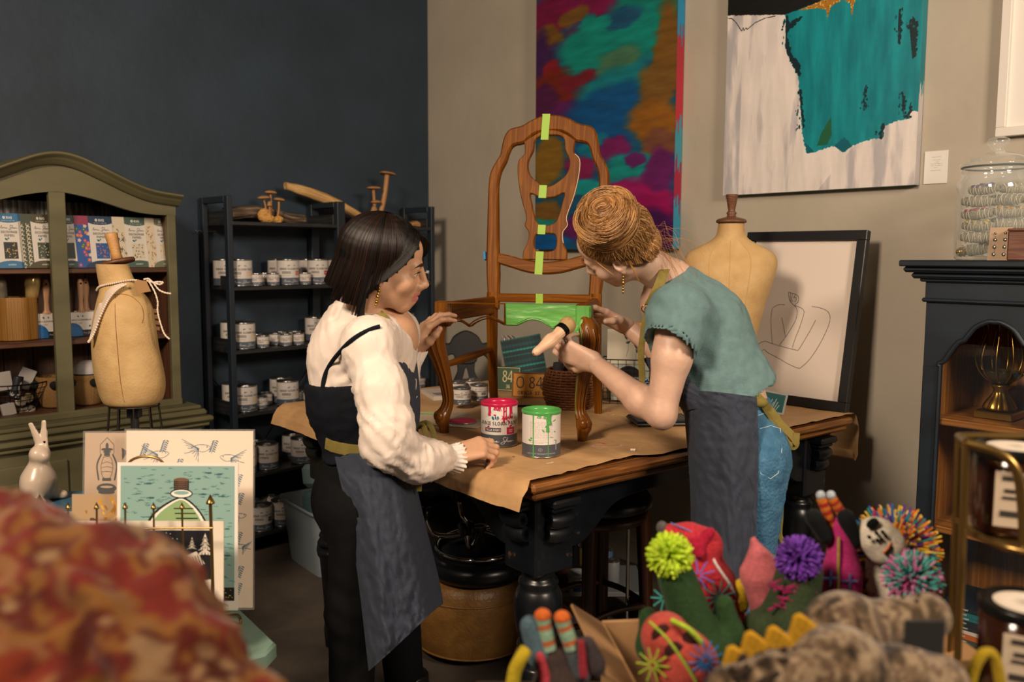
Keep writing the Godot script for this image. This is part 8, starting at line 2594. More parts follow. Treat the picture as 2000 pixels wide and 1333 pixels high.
# sheet from a function of (u, v); closed to a thin shell
func sheet(m: M,f: Callable,C: int,R: int,su := 1.0,sv := 1.0):
	var rows := []
	for r in R + 1:
		var row := PackedVector3Array()
		for k in C + 1: row.append(f.call(float(k)/C,float(r)/R))
		rows.append(row)
	m.grid(rows,false,false,su,sv)
func edge_lerp(a: Array,v: float) -> Vector3:   # px,py,depth along a list of stations
	var f := v*(a.size() - 1)
	var k := mini(int(f),a.size() - 2)
	var t := f - k
	var p0: Vector3 = a[maxi(k - 1,0)]; var p3: Vector3 = a[mini(k + 2,a.size() - 1)]
	return (a[k] as Vector3).cubic_interpolate(a[k + 1],p0,p3,t)
# cloth panel spanned between columns of (px, py, depth) stations, left to right
func panel_cloth(m: M,columns: Array,C: int,R: int,folds: Callable):
	sheet(m,func(u,v):
		var row := []
		for c in columns: row.append(edge_lerp(c,v))
		var q := edge_lerp(row,u)
		var p := at(q.x,q.y,q.z + folds.call(u,v))
		return p,C,R,4.0,4.0)

func women():
	skin_a = vcol(mat("skin",Color.WHITE,0.48))
	skin_a.subsurf_scatter_enabled = true; skin_a.subsurf_scatter_strength = 0.08
	bump(skin_a,bump_tex("cloth_grain",256,0.18,3,3.0),0.06)
	dark_haired()
	blonde()

func dark_haired():
	var base := W(-0.40,0,-2.28)
	var t := thing("person", "woman with a dark bob, white blouse and slate apron leaning on the workbench", "person",base)
	var nz := noise(5.0,3,11)
	var HX := Transform3D(Basis(W(-0.06,0.22,-0.97),W(0.22,0.955,0.2),W(0.97,-0.18,-0.12)).orthonormalized(),W(-0.328,1.475,-2.25))
	var tone := func(p,_n):
		var c := Color(0.53,0.30,0.185)
		var k: float = nz.get_noise_3d(p.x*9,p.y*9,p.z*9)*0.05
		return Color(c.r*(1 + k),c.g*(1 + k),c.b*(1 + k))
	var face := func(p,n):
		if p.z > 0.07 and p.y < -0.055 and p.y > -0.082 and absf(p.x) < 0.021:
			var w: float = clampf((p.z - 0.083)/0.004,0.0,1.0)
			return Color(0.53,0.30,0.185).lerp(Color(0.50,0.17,0.14),w)
		return tone.call(p,n)
	# joints
	var ns := at(722,672,2.18); var fs := at(775,650,2.48)
	var chest := at(706,740,2.33); var waist := at(716,862,2.33); var hip := at(702,965,2.3)
	var c7 := at(690,622,2.36)
	var el := at(757,868,2.13); var wr := at(872,895,2.275)
	var fel := at(778,800,2.62); var fwr := at(803,700,2.70)
	var hn := hip + W(0.03,-0.02,0.085); var hf := hip + W(0.0,-0.02,-0.085)
	var kn := at(690,1190,2.24); var kf := at(775,1180,2.47)
	var an := W(kn.x - 0.01,0.1,kn.z + 0.03); var af := W(kf.x + 0.03,0.1,kf.z - 0.02)
	# body, one surface
	var m := M.new()
	head(m,HX,face)
	var s := S.new(W(-0.75,0.0,-2.9),W(0.02,1.42,-1.9),0.014)
	s.cap(HX*W(0,-0.12,-0.03),c7,0.05,0.055,0.02).cap(c7,(ns + fs)/2,0.06,0.08,0.03).cap(ns,fs,0.05,0.05,0.03).cap((ns + fs)/2,chest,0.09,0.105,0.03).cap(chest,waist,0.105,0.08,0.03).cap(waist,hip,0.085,0.105,0.03)
	s.chain([ns,el,wr],[0.042,0.036,0.024],0.015).chain([fs,fel,fwr],[0.042,0.036,0.025],0.015)
	s.chain([hn,kn,an],[0.08,0.05,0.035],0.03).chain([hf,kf,af],[0.08,0.05,0.035],0.03)
	s.cap(an,an + W(0.13,-0.06,-0.02),0.035,0.03,0.02).cap(af,af + W(0.13,-0.06,-0.03),0.035,0.03,0.02)
	s.put(m,null,tone)
	# near hand: loosely closed, resting on the paper
	var h1 := frame(W(0.92,0.2,-0.32),W(-0.22,0.78,0.58),at(882,890,2.29))
	hand(m,h1,1.0,[[0.55,1.15,0.6,0.08],[0.6,1.2,0.65,0.02],[0.62,1.2,0.7,-0.04],[0.62,1.15,0.7,-0.1]],[[0.042,-0.02,0.048],[0.044,-0.032,0.078],[0.034,-0.04,0.1]],tone,h1.affine_inverse()*wr)
	# far hand: fingers over the corner of the chair seat
	var h2 := frame(W(0.42,0.88,0.02),W(-0.80,0.42,0.42),at(810,684,2.70))
	hand(m,h2,-1.0,[[0.55,0.55,0.3,0.12],[0.5,0.6,0.3,0.0],[0.5,0.65,0.35,-0.08],[0.5,0.7,0.4,-0.18]],[[0.05,-0.012,0.05],[0.062,-0.016,0.078],[0.062,-0.02,0.1]],tone,h2.affine_inverse()*fwr)
	addw(m, "body",skin_a,t)
	eye(t,HX,-1.0, "2a1a10"); eye(t,HX,1.0, "2a1a10")
	brow(t,HX,-1.0, "171010"); brow(t,HX,1.0, "171010")
	# small line tattoo on the near wrist
	m = M.new()
	for k in 7:
		var a := -1.2 + k*0.42
		var o := W(0.004,0.0235,0.012)
		m.tube([h1*(o + W(0,0,0)),h1*(o + W(sin(a)*0.018,-absf(sin(a))*0.004,cos(a)*0.02))],[0.0009,0.0004],4)
	addw(m, "wrist_tattoo",mat("tattoo_ink",hx("2c2a30"),0.7),t)
	# blouse
	var sat := cloth("blouse_satin", "dccdc2",0.42,0.0,0.2)
	var bl := S.new(W(-0.66,0.84,-2.85),W(0.02,1.42,-1.98),0.0078)
	bl.cap(at(700,640,2.33),at(725,690,2.33),0.085,0.12,0.05).cap(at(694,700,2.33),at(706,790,2.33),0.128,0.125,0.05).cap(at(706,790,2.33),waist,0.122,0.092,0.04)
	bl.cap(ns,fs,0.072,0.06,0.04)
	bl.chain([at(712,684,2.2),at(744,760,2.14),at(756,835,2.125),el,at(815,900,2.19),at(848,897,2.24),wr],[0.052,0.06,0.06,0.057,0.053,0.044,0.028],0.035)
	bl.chain([fs,fel,fwr],[0.06,0.052,0.034],0.03)
	bl.cap(HX*W(0,-0.17,-0.06),HX*W(0,-0.2,-0.05),0.058,0.075,0.03)
	# keyhole at the back of the neck
	var kh := hit(bl,662,600,1.9,2.7)
	bl.cap(hit(bl,668,592,1.9,2.7),hit(bl,651,619,1.9,2.7),0.007,0.012,0.004,Vector3.ZERO,1.0,true)
	var ua := (el - ns).normalized(); var ub := ua.cross(Vector3.BACK).normalized(); var uc := ua.cross(ub)
	var wrinkle := func(p,_n):
		var q: Vector3 = p - ns
		var al := q.dot(ua); var ac := q.dot(ub); var ad := q.dot(uc)
		var r1 := 1.0 - absf(nz.get_noise_3d(al*0.9 + ac*0.6,ac*3.2,ad*3.2))*2.4
		var fold := 0.0036*pow(clampf(r1,0.0,1.0),3.0)
		var de: float = p.distance_to(el)
		if de < 0.17: fold += 0.0055*(1.0 - de/0.17)*sin((p.x*0.7 + p.y*0.7)*190.0 + 5.0*nz.get_noise_3d(p.x*2,p.y*2,p.z*2))
		var dw: float = p.distance_to(wr)
		if dw < 0.1: fold += 0.004*(1.0 - dw/0.1)*sin(p.x*60.0 + p.y*230.0)
		var da: float = p.distance_to(at(690,775,2.2))
		if da < 0.13: fold += 0.005*(1.0 - da/0.13)*sin((p.x*0.5 - p.y)*170.0 + 4.0*nz.get_noise_3d(p.x*2,p.y,p.z))
		return fold - 0.0015
	m = bl.put(M.new(),wrinkle)
	addw(m, "blouse",sat,t)
	# ruffled cuffs and collar
	for q in [[wr,at(892,896,2.30),0.033,0.041],[fwr - W(0.003,0.02,0),fwr + W(0.008,0.028,0.0),0.033,0.042],[HX*W(0,-0.175,-0.035),HX*W(0.0,-0.15,-0.026),0.06,0.062]]:
		var ax: Vector3 = (q[1] - q[0]).normalized()
		var e := ax.cross(Vector3.UP if absf(ax.y) < 0.8 else Vector3.RIGHT).normalized()
		var g := ax.cross(e)
		var rows := []
		for r in 6:
			var f := r/5.0
			var row := PackedVector3Array()
			for k in 121:
				var a := TAU*k/120
				var rad: float = lerpf(q[2],q[3],f) + 0.0032*f*sin(a*20.0) + 0.002*sin(a*4.0)
				row.append(q[0].lerp(q[1],f) + (e*cos(a) + g*sin(a))*rad + ax*0.002*f*cos(a*20.0))
			rows.append(row)
		m = M.new(); m.grid(rows,true)
		addw(m, "ruffle",cloth("ruffle_white", "e0d6cf",0.6,0.0,0.2),t)
	# camisole over the blouse
	var black := cloth("camisole_black", "0e1119",0.85,0.05,0.0)
	var ca := S.new(W(-0.66,0.86,-2.75),W(-0.1,1.3,-1.95),0.0095)
	ca.cap(at(694,710,2.33),at(705,790,2.33),0.138,0.137,0.05).cap(at(706,790,2.33),waist,0.133,0.1,0.04).cap(waist,hip + W(0,0.04,0),0.098,0.108,0.04)
	ca.slice(at(640,752,2.25),W(0.10,-1.0,-0.05).normalized())
	ca.slice(at(660,905,2.25),W(0,1,0))
	m = ca.put(M.new(),func(p,_n): return 0.004*nz.get_noise_3d(p.x*3,p.y*7,p.z*3) + 0.002*sin(p.y*130.0 + p.x*20.0)*smoothstep(1.12,1.0,p.y))
	addw(m, "camisole",black,t)
	m = M.new()
	var sp := []
	for q in [[630,757],[634,735],[645,712],[662,690],[684,667],[706,652],[728,642],[742,638]]: sp.append(hit(bl,q[0],q[1],1.9,2.7,0.004))
	m.tube(Cv.smooth(sp,4),0.0055,8,true,0.6,Vector3.BACK)
	addw(m, "camisole_strap",black,t)
	# trousers and boots
	var trousers := cloth("trousers_black", "060709",0.85,0.05,0.0)
	var tr := S.new(W(-0.68,0.1,-2.75),W(-0.05,1.06,-1.95),0.0105)
	tr.cap(waist,hip + W(-0.005,0.02,0),0.084,0.1,0.03).ell(hip + W(-0.02,-0.015,0),W(0.102,0.105,0.145),0.04)
	tr.chain([hn,kn,an + W(0,0.02,0)],[0.094,0.064,0.05],0.04).chain([hf,kf,af + W(0,0.02,0)],[0.094,0.064,0.05],0.04)
	m = tr.put(M.new(),func(p,_n): return 0.0015*nz.get_noise_3d(p.x*4,p.y*6,p.z*4) + 0.002*sin(p.y*90.0 + p.x*40.0)*exp(-pow((p.y - kn.y)/0.12,2.0)))
	addw(m, "trousers",trousers,t)
	for a in [an,af]:
		var bo := S.new(a + W(-0.09,-0.105,-0.12),a + W(0.24,0.24,0.12),0.009)
		bo.cap(a + W(0,0.2,0),a,0.058,0.05,0.02).cap(a + W(0,-0.04,0),a + W(0.15,-0.06,-0.02),0.046,0.036,0.03).cap(a + W(-0.02,-0.085,0),a + W(0.17,-0.085,-0.02),0.02,0.02,0.01)
		bo.slice(W(0,0.004,0),Vector3.UP).slice(a + W(0,0.2,0),Vector3.DOWN)
		m = bo.put(M.new())
		var b := addw(m, "boot",mat("boot_black",hx("101012"),0.35),t)
		m = M.new()
		for k in 5:
			var y := 0.18 - k*0.035
			m.tube([a + W(0.045,y,-0.02),a + W(0.058,y - 0.01,0.0),a + W(0.045,y - 0.02,0.02)],0.003,5)
		addw(m, "laces",mat("lace_black",hx("1c1c1f"),0.6),b)
	# apron skirt
	var slate := cloth("apron_slate", "343a48",0.8,0.12,0.15)
	m = M.new()
	var V := func(a): return a.map(func(q): return W(q[0],q[1],q[2]))
	var cols := [
		V.call([[652,884,2.24],[662,930,2.165],[678,1000,2.15],[692,1080,2.14],[703,1160,2.13],[712,1240,2.12],[720,1312,2.11]]),
		V.call([[694,886,2.20],[704,935,2.125],[718,1010,2.10],[731,1085,2.085],[742,1155,2.08],[752,1225,2.075],[758,1278,2.07]]),
		V.call([[738,884,2.19],[748,935,2.14],[762,1005,2.12],[774,1070,2.10],[785,1135,2.10],[795,1190,2.10],[803,1236,2.10]]),
		V.call([[776,882,2.24],[786,930,2.22],[800,990,2.21],[812,1045,2.21],[826,1105,2.21],[838,1155,2.21],[846,1195,2.21]]),
		V.call([[800,880,2.36],[808,925,2.36],[820,980,2.36],[832,1030,2.36],[846,1085,2.36],[858,1135,2.36],[866,1178,2.36]]),
		V.call([[796,880,2.52],[804,925,2.52],[815,980,2.52],[825,1030,2.52],[836,1085,2.52],[845,1130,2.52],[850,1170,2.52]])]
	panel_cloth(m,cols,60,60,func(u,v): return 0.014*v*sin(u*19.0 + v*2.0 + 1.5*nz.get_noise_2d(u*2.0,v)) + 0.006*nz.get_noise_2d(u*3.0,v*3.0) + 0.006*v*sin(u*41.0 + 2.0))
	var ap := addw(m, "apron_skirt",slate,t)
	m = M.new()
	cols = [
		V.call([[735,650,2.22],[742,720,2.20],[748,800,2.20],[752,885,2.20]]),
		V.call([[776,646,2.27],[786,720,2.24],[792,800,2.24],[786,884,2.24]]),
		V.call([[800,652,2.36],[811,720,2.35],[815,800,2.35],[807,884,2.36]]),
		V.call([[806,660,2.42],[816,720,2.43],[821,800,2.43],[812,884,2.42]]),
		V.call([[800,660,2.52],[812,720,2.53],[816,800,2.53],[806,884,2.52]])]
	panel_cloth(m,cols,30,30,func(u,v): return 0.004*nz.get_noise_2d(u*3.0,v*5.0) + 0.003*sin(v*24.0 + u*5.0)*smoothstep(0.5,1.0,v))
	addw(m, "apron_bib",slate,t)
	# white embroidered initial
	m = M.new()
	var ini := []
	for q in [[803,789],[799,776],[802,758],[808,745],[812,741],[813,750],[811,768],[812,778],[815,774]]: ini.append(at(q[0],q[1],2.337))
	m.tube(Cv.smooth(ini,4),0.0014,5); addw(m, "embroidered_script",mat("thread_white",hx("cfcac4"),0.7),t)
	m = M.new(); m.ball(at(811,752,2.337),W(0.0025,0.004,0.002)); addw(m, "embroidered_dot",mat("thread_pink",hx("7d2a5a"),0.7),t)
	# olive tapes
	var tape := cloth("tape_olive", "807238",0.75,0.2,0.1)
	m = M.new()
	var wb := []; var wn := []
	for q in [[636,866],[648,872],[664,876],[682,879],[700,881],[718,883],[738,884]]:
		var p := hit(ca,q[0],q[1],1.9,2.6,0.006)
		wb.append(p); wn.append((p - (waist + W(0,-0.01,0))).normalized()*W(1,0,1))
	ribbon(m,wb,wn,0.03); addw(m, "waist_tie",tape,t)
	m = M.new()
	var ne := []
	for q in [[740,612,2.22],[752,622,2.215],[764,636,2.235],[776,650,2.26],[784,660,2.27]]: ne.append(at(q[0],q[1],q[2]))
	ribbon(m,ne,[W(0.35,0.25,0.9).normalized()],0.02); addw(m, "neck_strap",tape,t)
	for lp in [[[812,835,2.4],[832,826,2.38],[844,838,2.37],[850,862,2.37],[853,872,2.37]],[[812,836,2.38],[826,832,2.36],[832,850,2.35],[834,868,2.35]],[[818,896,2.3],[820,930,2.28],[818,960,2.28]],[[812,896,2.3],[808,925,2.28],[806,952,2.28]]]:
		m = M.new()
		var pp := []
		for q in lp: pp.append(at(q[0],q[1],q[2]))
		ribbon(m,Cv.smooth(pp,4),[W(0.3,0.3,0.9).normalized()],0.014); addw(m, "apron_tie",tape,t)
	# gold drop earring
	m = M.new()
	for k in 7: m.ball(HX*W(-0.078,-0.045 - k*0.0075,0.0),W(0.003,0.004,0.003)*(1.0 + 0.5*(k % 2)),Basis.IDENTITY,8)
	addw(m, "earring",mat("ear_gold",hx("b0873c"),0.25,0.95),t)
	bob_hair(t,HX)

func bob_hair(t: Node3D,HX: Transform3D):
	rng.seed = 77
	var hm := vcol(mat("hair_dark",Color.WHITE,0.42))
	hm.metallic_specular = 0.45
	var cn := W(0,-0.14,0.012); var cb := W(0,-0.075,-0.14)
	var pn := (cn - cb).cross(Vector3.RIGHT).normalized()
	if pn.y < 0: pn = -pn
	var s := S.new(W(-0.12,-0.21,-0.19),W(0.12,0.15,0.13),0.0055)
	s.ell(W(0,0.034,-0.018),W(0.085,0.092,0.103),0.02)
	s.cap(W(0,0.0,-0.045),W(0,-0.16,-0.06),0.078,0.078,0.03)
	for sx in [-1.0,1.0]: s.cap(W(sx*0.056,0.02,-0.015),W(sx*0.058,-0.16,-0.03),0.022,0.022,0.03)
	s.wedge(W(0,0.07,0.088),W(0,0.62,-0.785),W(0,0,-0.03),W(0,0.05,-1))
	s.slice(cn + W(0,0.012,0),pn)
	var m := s.put(M.new(),null,func(_p,_n): return lin("0b0908"))
	for k in m.v.size(): m.v[k] = HX*m.v[k]; m.n[k] = HX.basis*m.n[k]
	# strands laid over the mass
	m.xf = HX
	var w1 := W(0,0.07,0.088); var w1n := W(0,0.62,-0.785); var w2 := W(0,0,-0.03); var w2n := W(0,0.05,-1)
	for k in 3600:
		var sx := -1.0 if k % 5 else 1.0
		var az := rv(0.05,3.13)            # from the forehead round to the back
		var lift := rv(0.0,0.006)
		var pts := []
		var tn := lin(["0a0808", "100d0c", "171210", "20150f", "121115", "2c1b11"][rng.randi() % 6])
		for j in 17:
			var f := j/16.0
			var th := lerpf(0.10,PI*0.56,minf(1.0,f*1.9))        # down from the crown
			var a := az + 0.35*sin(th)*maxf(0.0,1.0 - az) + 0.02*sin(k*3.7)
			var p := W(sx*sin(th)*sin(a)*(0.086 + lift),0.034 + cos(th)*(0.093 + lift),-0.018 + sin(th)*cos(a)*(0.104 + lift))
			if f > 0.526:
				var g := (f - 0.526)/0.474
				p.y = lerpf(0.034 + cos(PI*0.56)*0.093,-0.175,g)
				p.x *= 1.0 + 0.12*g - 0.08*g*g
				p.z = p.z*(1.0 + 0.12*g) - 0.014*g*(1.0 if cos(a) > -0.3 else 1.6) + 0.003*sin(k*0.7)*g
			if (p - w1).dot(w1n) < -0.003 and (p - w2).dot(w2n) < 0.0: break
			if (p - cn).dot(pn) < -0.004 + 0.009*sin(k*1.3) and j > 8: break
			pts.append(p)
		if pts.size() > 4: strand(m,pts,rv(0.0006,0.0013),tn,3)
	# front lock swept from the parting back over the ear
	for k in 500:
		var sx := -1.0
		var f0 := rv(0.0,1.0)
		var pts := Cv.smooth([W(sx*rv(0.0,0.02),0.124 - 0.022*f0,0.02 + 0.05*f0),W(sx*0.05,0.103 - 0.024*f0,0.03 + 0.046*f0),W(sx*0.077,0.062 - 0.03*f0,0.018 + 0.036*f0),W(sx*0.087,0.012 - 0.03*f0,-0.008 + 0.02*f0),W(sx*0.09,-0.04 - 0.01*f0,-0.034 + 0.01*f0),W(sx*0.09,-0.10,-0.034 + rv(-0.008,0.008)),W(sx*0.084,-0.14 - rv(0.0,0.025),-0.028 + rv(-0.01,0.012))],3)
		for j in pts.size(): pts[j] += W(0.0016*sin(k*2.3),0.0015*sin(k*1.9),0)
		strand(m,pts,rv(0.0006,0.0012),lin(["0c0a0a", "120e0c", "1a1310", "111015"][rng.randi() % 4]),3)
	# far side fringe seen against the shelf
	for k in 90:
		var f0 := rv(0.0,1.0)
		strand(m,Cv.smooth([W(0.0,0.11 - 0.015*f0,0.03 + 0.04*f0),W(0.03,0.095 - 0.02*f0,0.07 + 0.03*f0),W(0.058,0.05 - 0.01*f0,0.075 + 0.028*f0),W(0.074,0.0,0.05 + 0.03*f0),W(0.08,-0.04,0.03 + 0.02*f0)],3),0.001,lin("0c0909"),3)
	m.xf = Transform3D.IDENTITY
	addw(m, "hair",hm,t)

func blonde():
	var base := W(0.58,0,-2.33)
	var t := thing("person", "blonde woman with a hair bun, teal tee and slate apron painting the chair", "person",base)
	var nz := noise(5.0,3,23)
	var HX := Transform3D(Basis(W(-0.114,-0.646,0.755),W(-0.632,0.633,0.446),W(-0.766,-0.426,-0.481)).orthonormalized(),W(0.282,1.524,-2.364))
	var tone := func(p,_n):
		var k: float = nz.get_noise_3d(p.x*9,p.y*9,p.z*9)*0.06
		return Color(0.60*(1 + k),0.385*(1 + k),0.285*(1 + k*0.7))
	var c7 := at(1318,545,2.43)
	var ns := at(1322,612,2.28); var fs := at(1300,575,2.62)
	var chest := at(1352,655,2.42); var waist := at(1425,775,2.38); var hip := at(1448,868,2.36)
	var el := at(1291,806,2.27); var wr := at(1168,715,2.46)
	var fel := at(1292,690,2.72); var fwr := at(1226,640,2.76)
	var hn := hip + W(0,-0.03,0.075); var hf := hip + W(-0.02,-0.03,-0.09)
	var kn := at(1440,1170,2.32); var kf := at(1420,1150,2.46)
	var an := W(kn.x + 0.02,0.1,kn.z); var af := W(kf.x + 0.02,0.1,kf.z)
	var m := M.new()
	head(m,HX,tone)
	var s := S.new(W(0.1,0.0,-2.95),W(0.85,1.56,-2.0),0.014)
	s.cap(HX*W(0,-0.1,-0.035),c7,0.05,0.047,0.03).cap(c7,(ns + fs)/2,0.047,0.07,0.03).cap(ns,fs,0.045,0.045,0.03).cap((ns + fs)/2,chest,0.085,0.1,0.03).cap(chest,waist,0.1,0.085,0.03).cap(waist,hip,0.09,0.105,0.03)
	s.chain([hn,kn,an],[0.085,0.055,0.038],0.03).chain([hf,kf,af],[0.085,0.055,0.038],0.03)
	s.cap(an,an + W(-0.13,-0.06,-0.02),0.035,0.03,0.02).cap(af,af + W(-0.13,-0.06,-0.03),0.035,0.03,0.02)
	s.chain([fs,fel,fwr],[0.046,0.04,0.027],0.015)
	s.put(m,null,tone)
	# bare near arm at a finer grain
	var ar := S.new(W(0.1,1.02,-2.6),W(0.52,1.42,-2.1),0.008)
	ar.chain([ns,ns.lerp(el,0.45) + W(0.004,0,0.008),el,el.lerp(wr,0.3) + W(0,-0.008,0),wr],[0.055,0.05,0.038,0.041,0.0265],0.02)
	ar.ell(el + W(0.004,-0.012,0.004),W(0.028,0.03,0.028),0.02)
	ar.put(m,null,tone)
	# near hand pinches the brush
	var h1 := frame(W(-0.90,0.33,-0.30),W(-0.12,-0.42,0.90),at(1160,708,2.475))
	hand(m,h1,1.0,[[0.55,0.75,0.4,0.05],[0.65,0.85,0.5,0.0],[0.75,0.95,0.6,-0.05],[0.85,1.0,0.6,-0.1]],[[0.048,-0.012,0.045],[0.06,-0.03,0.074],[0.056,-0.042,0.098]],tone,h1.affine_inverse()*wr)
	# far hand rests on the back corner of the seat, index finger out
	var h2 := frame(W(-0.86,0.42,0.22),W(0.30,0.75,-0.55),at(1222,638,2.76))
	hand(m,h2,1.0,[[0.15,0.3,0.15,0.05],[0.5,0.7,0.4,0.0],[0.6,0.8,0.5,-0.05],[0.65,0.8,0.5,-0.1]],[[0.045,-0.02,0.045],[0.052,-0.036,0.07],[0.046,-0.046,0.092]],tone,h2.affine_inverse()*fwr)
	addw(m, "body",skin_a,t)
	eye(t,HX,1.0, "3a4a50"); brow(t,HX,1.0, "6b4526"); eye(t,HX,-1.0, "3a4a50"); brow(t,HX,-1.0, "6b4526")
	# tee
	var tee := cloth("tee_teal", "668588",0.8,0.3,0.3)
	var ts := S.new(W(0.22,0.98,-2.8),W(0.82,1.56,-2.05),0.0078)
	ts.cap(c7 + W(0.022,-0.012,0),at(1360,610,2.45),0.054,0.105,0.04).cap(ns + W(0.01,0,0),fs,0.068,0.062,0.04).cap(at(1345,625,2.43),chest + W(0.02,0,0),0.115,0.13,0.05).cap(chest + W(0.02,0,0),at(1422,765,2.39),0.13,0.118,0.05)
	ts.cap(at(1422,765,2.39),at(1440,815,2.38),0.12,0.128,0.05)
	ts.chain([ns,at(1312,668,2.245)],[0.078,0.074],0.04)
	ts.chain([fs,fs.lerp(fel,0.55)],[0.066,0.06],0.03)
	# openings: neck, sleeve and hem
	ts.slice(at(1400,802,2.3),(W(-0.40,0.9,0.1)).normalized())
	var sp := at(1312,672,2.235)
	ts.cap(sp + W(-0.02,-0.06,0.02),sp + W(-0.01,-0.012,0.0),0.075,0.068,0.006,Vector3.ZERO,1.0,true)
	ts.cap(HX*W(0,-0.08,-0.03),c7 + W(-0.035,0.03,0),0.055,0.05,0.008,Vector3.ZERO,1.0,true)
	m = ts.put(M.new(),func(p,_n):
		var q: Vector3 = p
		var w := 0.006*nz.get_noise_3d(q.x*2.0,q.y*2.0,q.z*2.0)
		var lowk := smoothstep(1.28,1.06,q.y)
		w += 0.008*lowk*sin((q.x*0.75 + q.y*0.35)*58.0 + q.z*26.0 + 3.0*nz.get_noise_3d(q.x,q.y,q.z))
		var da := q.distance_to(sp)
		if da < 0.16 and da > 0.07: w += 0.004*(1.0 - absf(da - 0.115)/0.045)*sin((q.x + q.y)*75.0)
		return w)
	addw(m, "tee",tee,t)
	# jeans
	var denim := mat("jeans_denim",Color.WHITE,0.85)
	textured(denim,noise_tex("denim_fade",512,0.02,5,[[0.0, "2a5270"],[0.5, "356689"],[0.8, "447593"],[1.0, "5f8faa"]]),Vector3.ONE*2.0,true)
	bump(denim,bump_tex("cloth_grain",256,0.18,3,3.0),0.6)
	var je := S.new(W(0.3,0.08,-2.75),W(0.95,1.14,-2.05),0.0105)
	je.cap(waist,hip,0.1,0.108,0.03).ell(hip + W(0.012,-0.02,0),W(0.1,0.12,0.148),0.04)
	je.chain([hn,kn,an],[0.105,0.082,0.07],0.04).chain([hf,kf,af],[0.105,0.082,0.07],0.04)
	je.slice(at(1470,770,2.4),W(0,-1,0))
	m = je.put(M.new(),func(p,_n): return 0.004*nz.get_noise_3d(p.x*4,p.y*6,p.z*4) + 0.003*sin(p.y*80.0 + p.x*60.0)*exp(-pow((p.y - kn.y)/0.15,2.0)))
	var jn := addw(m, "jeans",denim,t)
	# stitched back pocket and belt loops
	m = M.new()
	var pk := []
	for q in [[1484,838],[1506,832],[1524,838],[1527,880],[1520,925],[1505,936],[1486,926]]: pk.append(hit(je,q[0],q[1],2.0,2.6,0.002))
	pk.append(pk[0]); m.tube(pk,0.0012,5); 
	pk = []
	for q in [[1480,812],[1500,806],[1522,812]]: pk.append(hit(je,q[0],q[1],2.0,2.6,0.002))
	m.tube(pk,0.0012,5); addw(m, "pocket_stitching",mat("stitch_pale",hx("a9bac4"),0.8),jn)
	for a in [an,af]:
		var bo := S.new(a + W(-0.24,-0.105,-0.12),a + W(0.12,0.1,0.12),0.01)
		bo.cap(a,a + W(-0.14,-0.05,-0.02),0.05,0.038,0.03).cap(a + W(0.03,-0.08,0),a + W(-0.17,-0.08,-0.02),0.022,0.022,0.01).slice(W(0,0.004,0),Vector3.UP)
		addw(bo.put(M.new()), "shoe",mat("shoe_white",hx("b8b2aa"),0.6),t)
	# apron
	var slate := cloth("apron_slate", "343a48",0.8,0.12,0.15)
	var V := func(a): return a.map(func(q): return W(q[0],q[1],q[2]))
	m = M.new()
	var cols := [
		V.call([[1352,770,2.50],[1348,880,2.48],[1350,960,2.47],[1352,1050,2.46],[1350,1160,2.45]]),
		V.call([[1335,768,2.38],[1338,820,2.37],[1346,900,2.34],[1350,1000,2.33],[1350,1160,2.32]]),
		V.call([[1352,764,2.27],[1358,820,2.26],[1366,900,2.24],[1368,1000,2.23],[1366,1160,2.22]]),
		V.call([[1400,766,2.205],[1410,820,2.195],[1416,900,2.175],[1416,1000,2.175],[1412,1160,2.17]]),
		V.call([[1448,772,2.195],[1452,820,2.18],[1452,900,2.165],[1450,1000,2.165],[1446,1160,2.165]]),
		V.call([[1478,776,2.21],[1481,830,2.195],[1481,920,2.18],[1478,1020,2.18],[1470,1160,2.18]])]
	panel_cloth(m,cols,60,50,func(u,v): return 0.007*nz.get_noise_2d(u*2.0,v*3.0) + 0.008*v*sin(u*15.0 + 1.0) + 0.005*exp(-pow((v - 0.14)/0.05,2.0))*sin(u*8.0) + (0.004 if v > 0.74 and v < 0.75 else 0.0))
	addw(m, "apron_skirt",slate,t)
	m = M.new()
	cols = [V.call([[1262,700,2.52],[1290,740,2.50],[1345,800,2.47]]),V.call([[1256,700,2.40],[1284,745,2.38],[1338,806,2.36]]),V.call([[1280,700,2.32],[1310,745,2.30],[1352,800,2.265]]),V.call([[1330,715,2.29],[1360,755,2.25],[1402,800,2.21]])]
	panel_cloth(m,cols,24,24,func(u,v): return 0.004*nz.get_noise_2d(u*3.0,v*4.0))
	addw(m, "apron_bib",slate,t)
	# olive straps, ring and bow
	var tape := cloth("tape_olive", "807238",0.75,0.2,0.1)
	m = M.new()
	var st := []
	for q in [[1309,500,2.44],[1304,512,2.395],[1297,530,2.345],[1288,556,2.33],[1277,580,2.335],[1268,598,2.345]]: st.append(at(q[0],q[1],q[2]))
	ribbon(m,Cv.smooth(st,4),[W(0.0,0.3,0.95)],0.026); addw(m, "neck_strap",tape,t)
	m = M.new(); st = []
	for q in [[1266,600,2.345],[1258,640,2.35],[1252,690,2.36],[1254,735,2.37],[1252,748,2.37],[1240,751,2.37]]: st.append(at(q[0],q[1],q[2]))
	ribbon(m,Cv.smooth(st,4),[W(-0.35,0.1,0.92).normalized()],0.017); addw(m, "neck_strap",tape,t)
	m = M.new(); var rg := []
	for k in 13: rg.append(at(1263,603,2.338) + W(cos(TAU*k/12)*0.014,sin(TAU*k/12)*0.011,0.003*sin(TAU*k/12)))
	m.tube(rg,0.0016,6,false); addw(m, "strap_ring",mat("ear_gold",hx("b0873c"),0.25,0.95),t)
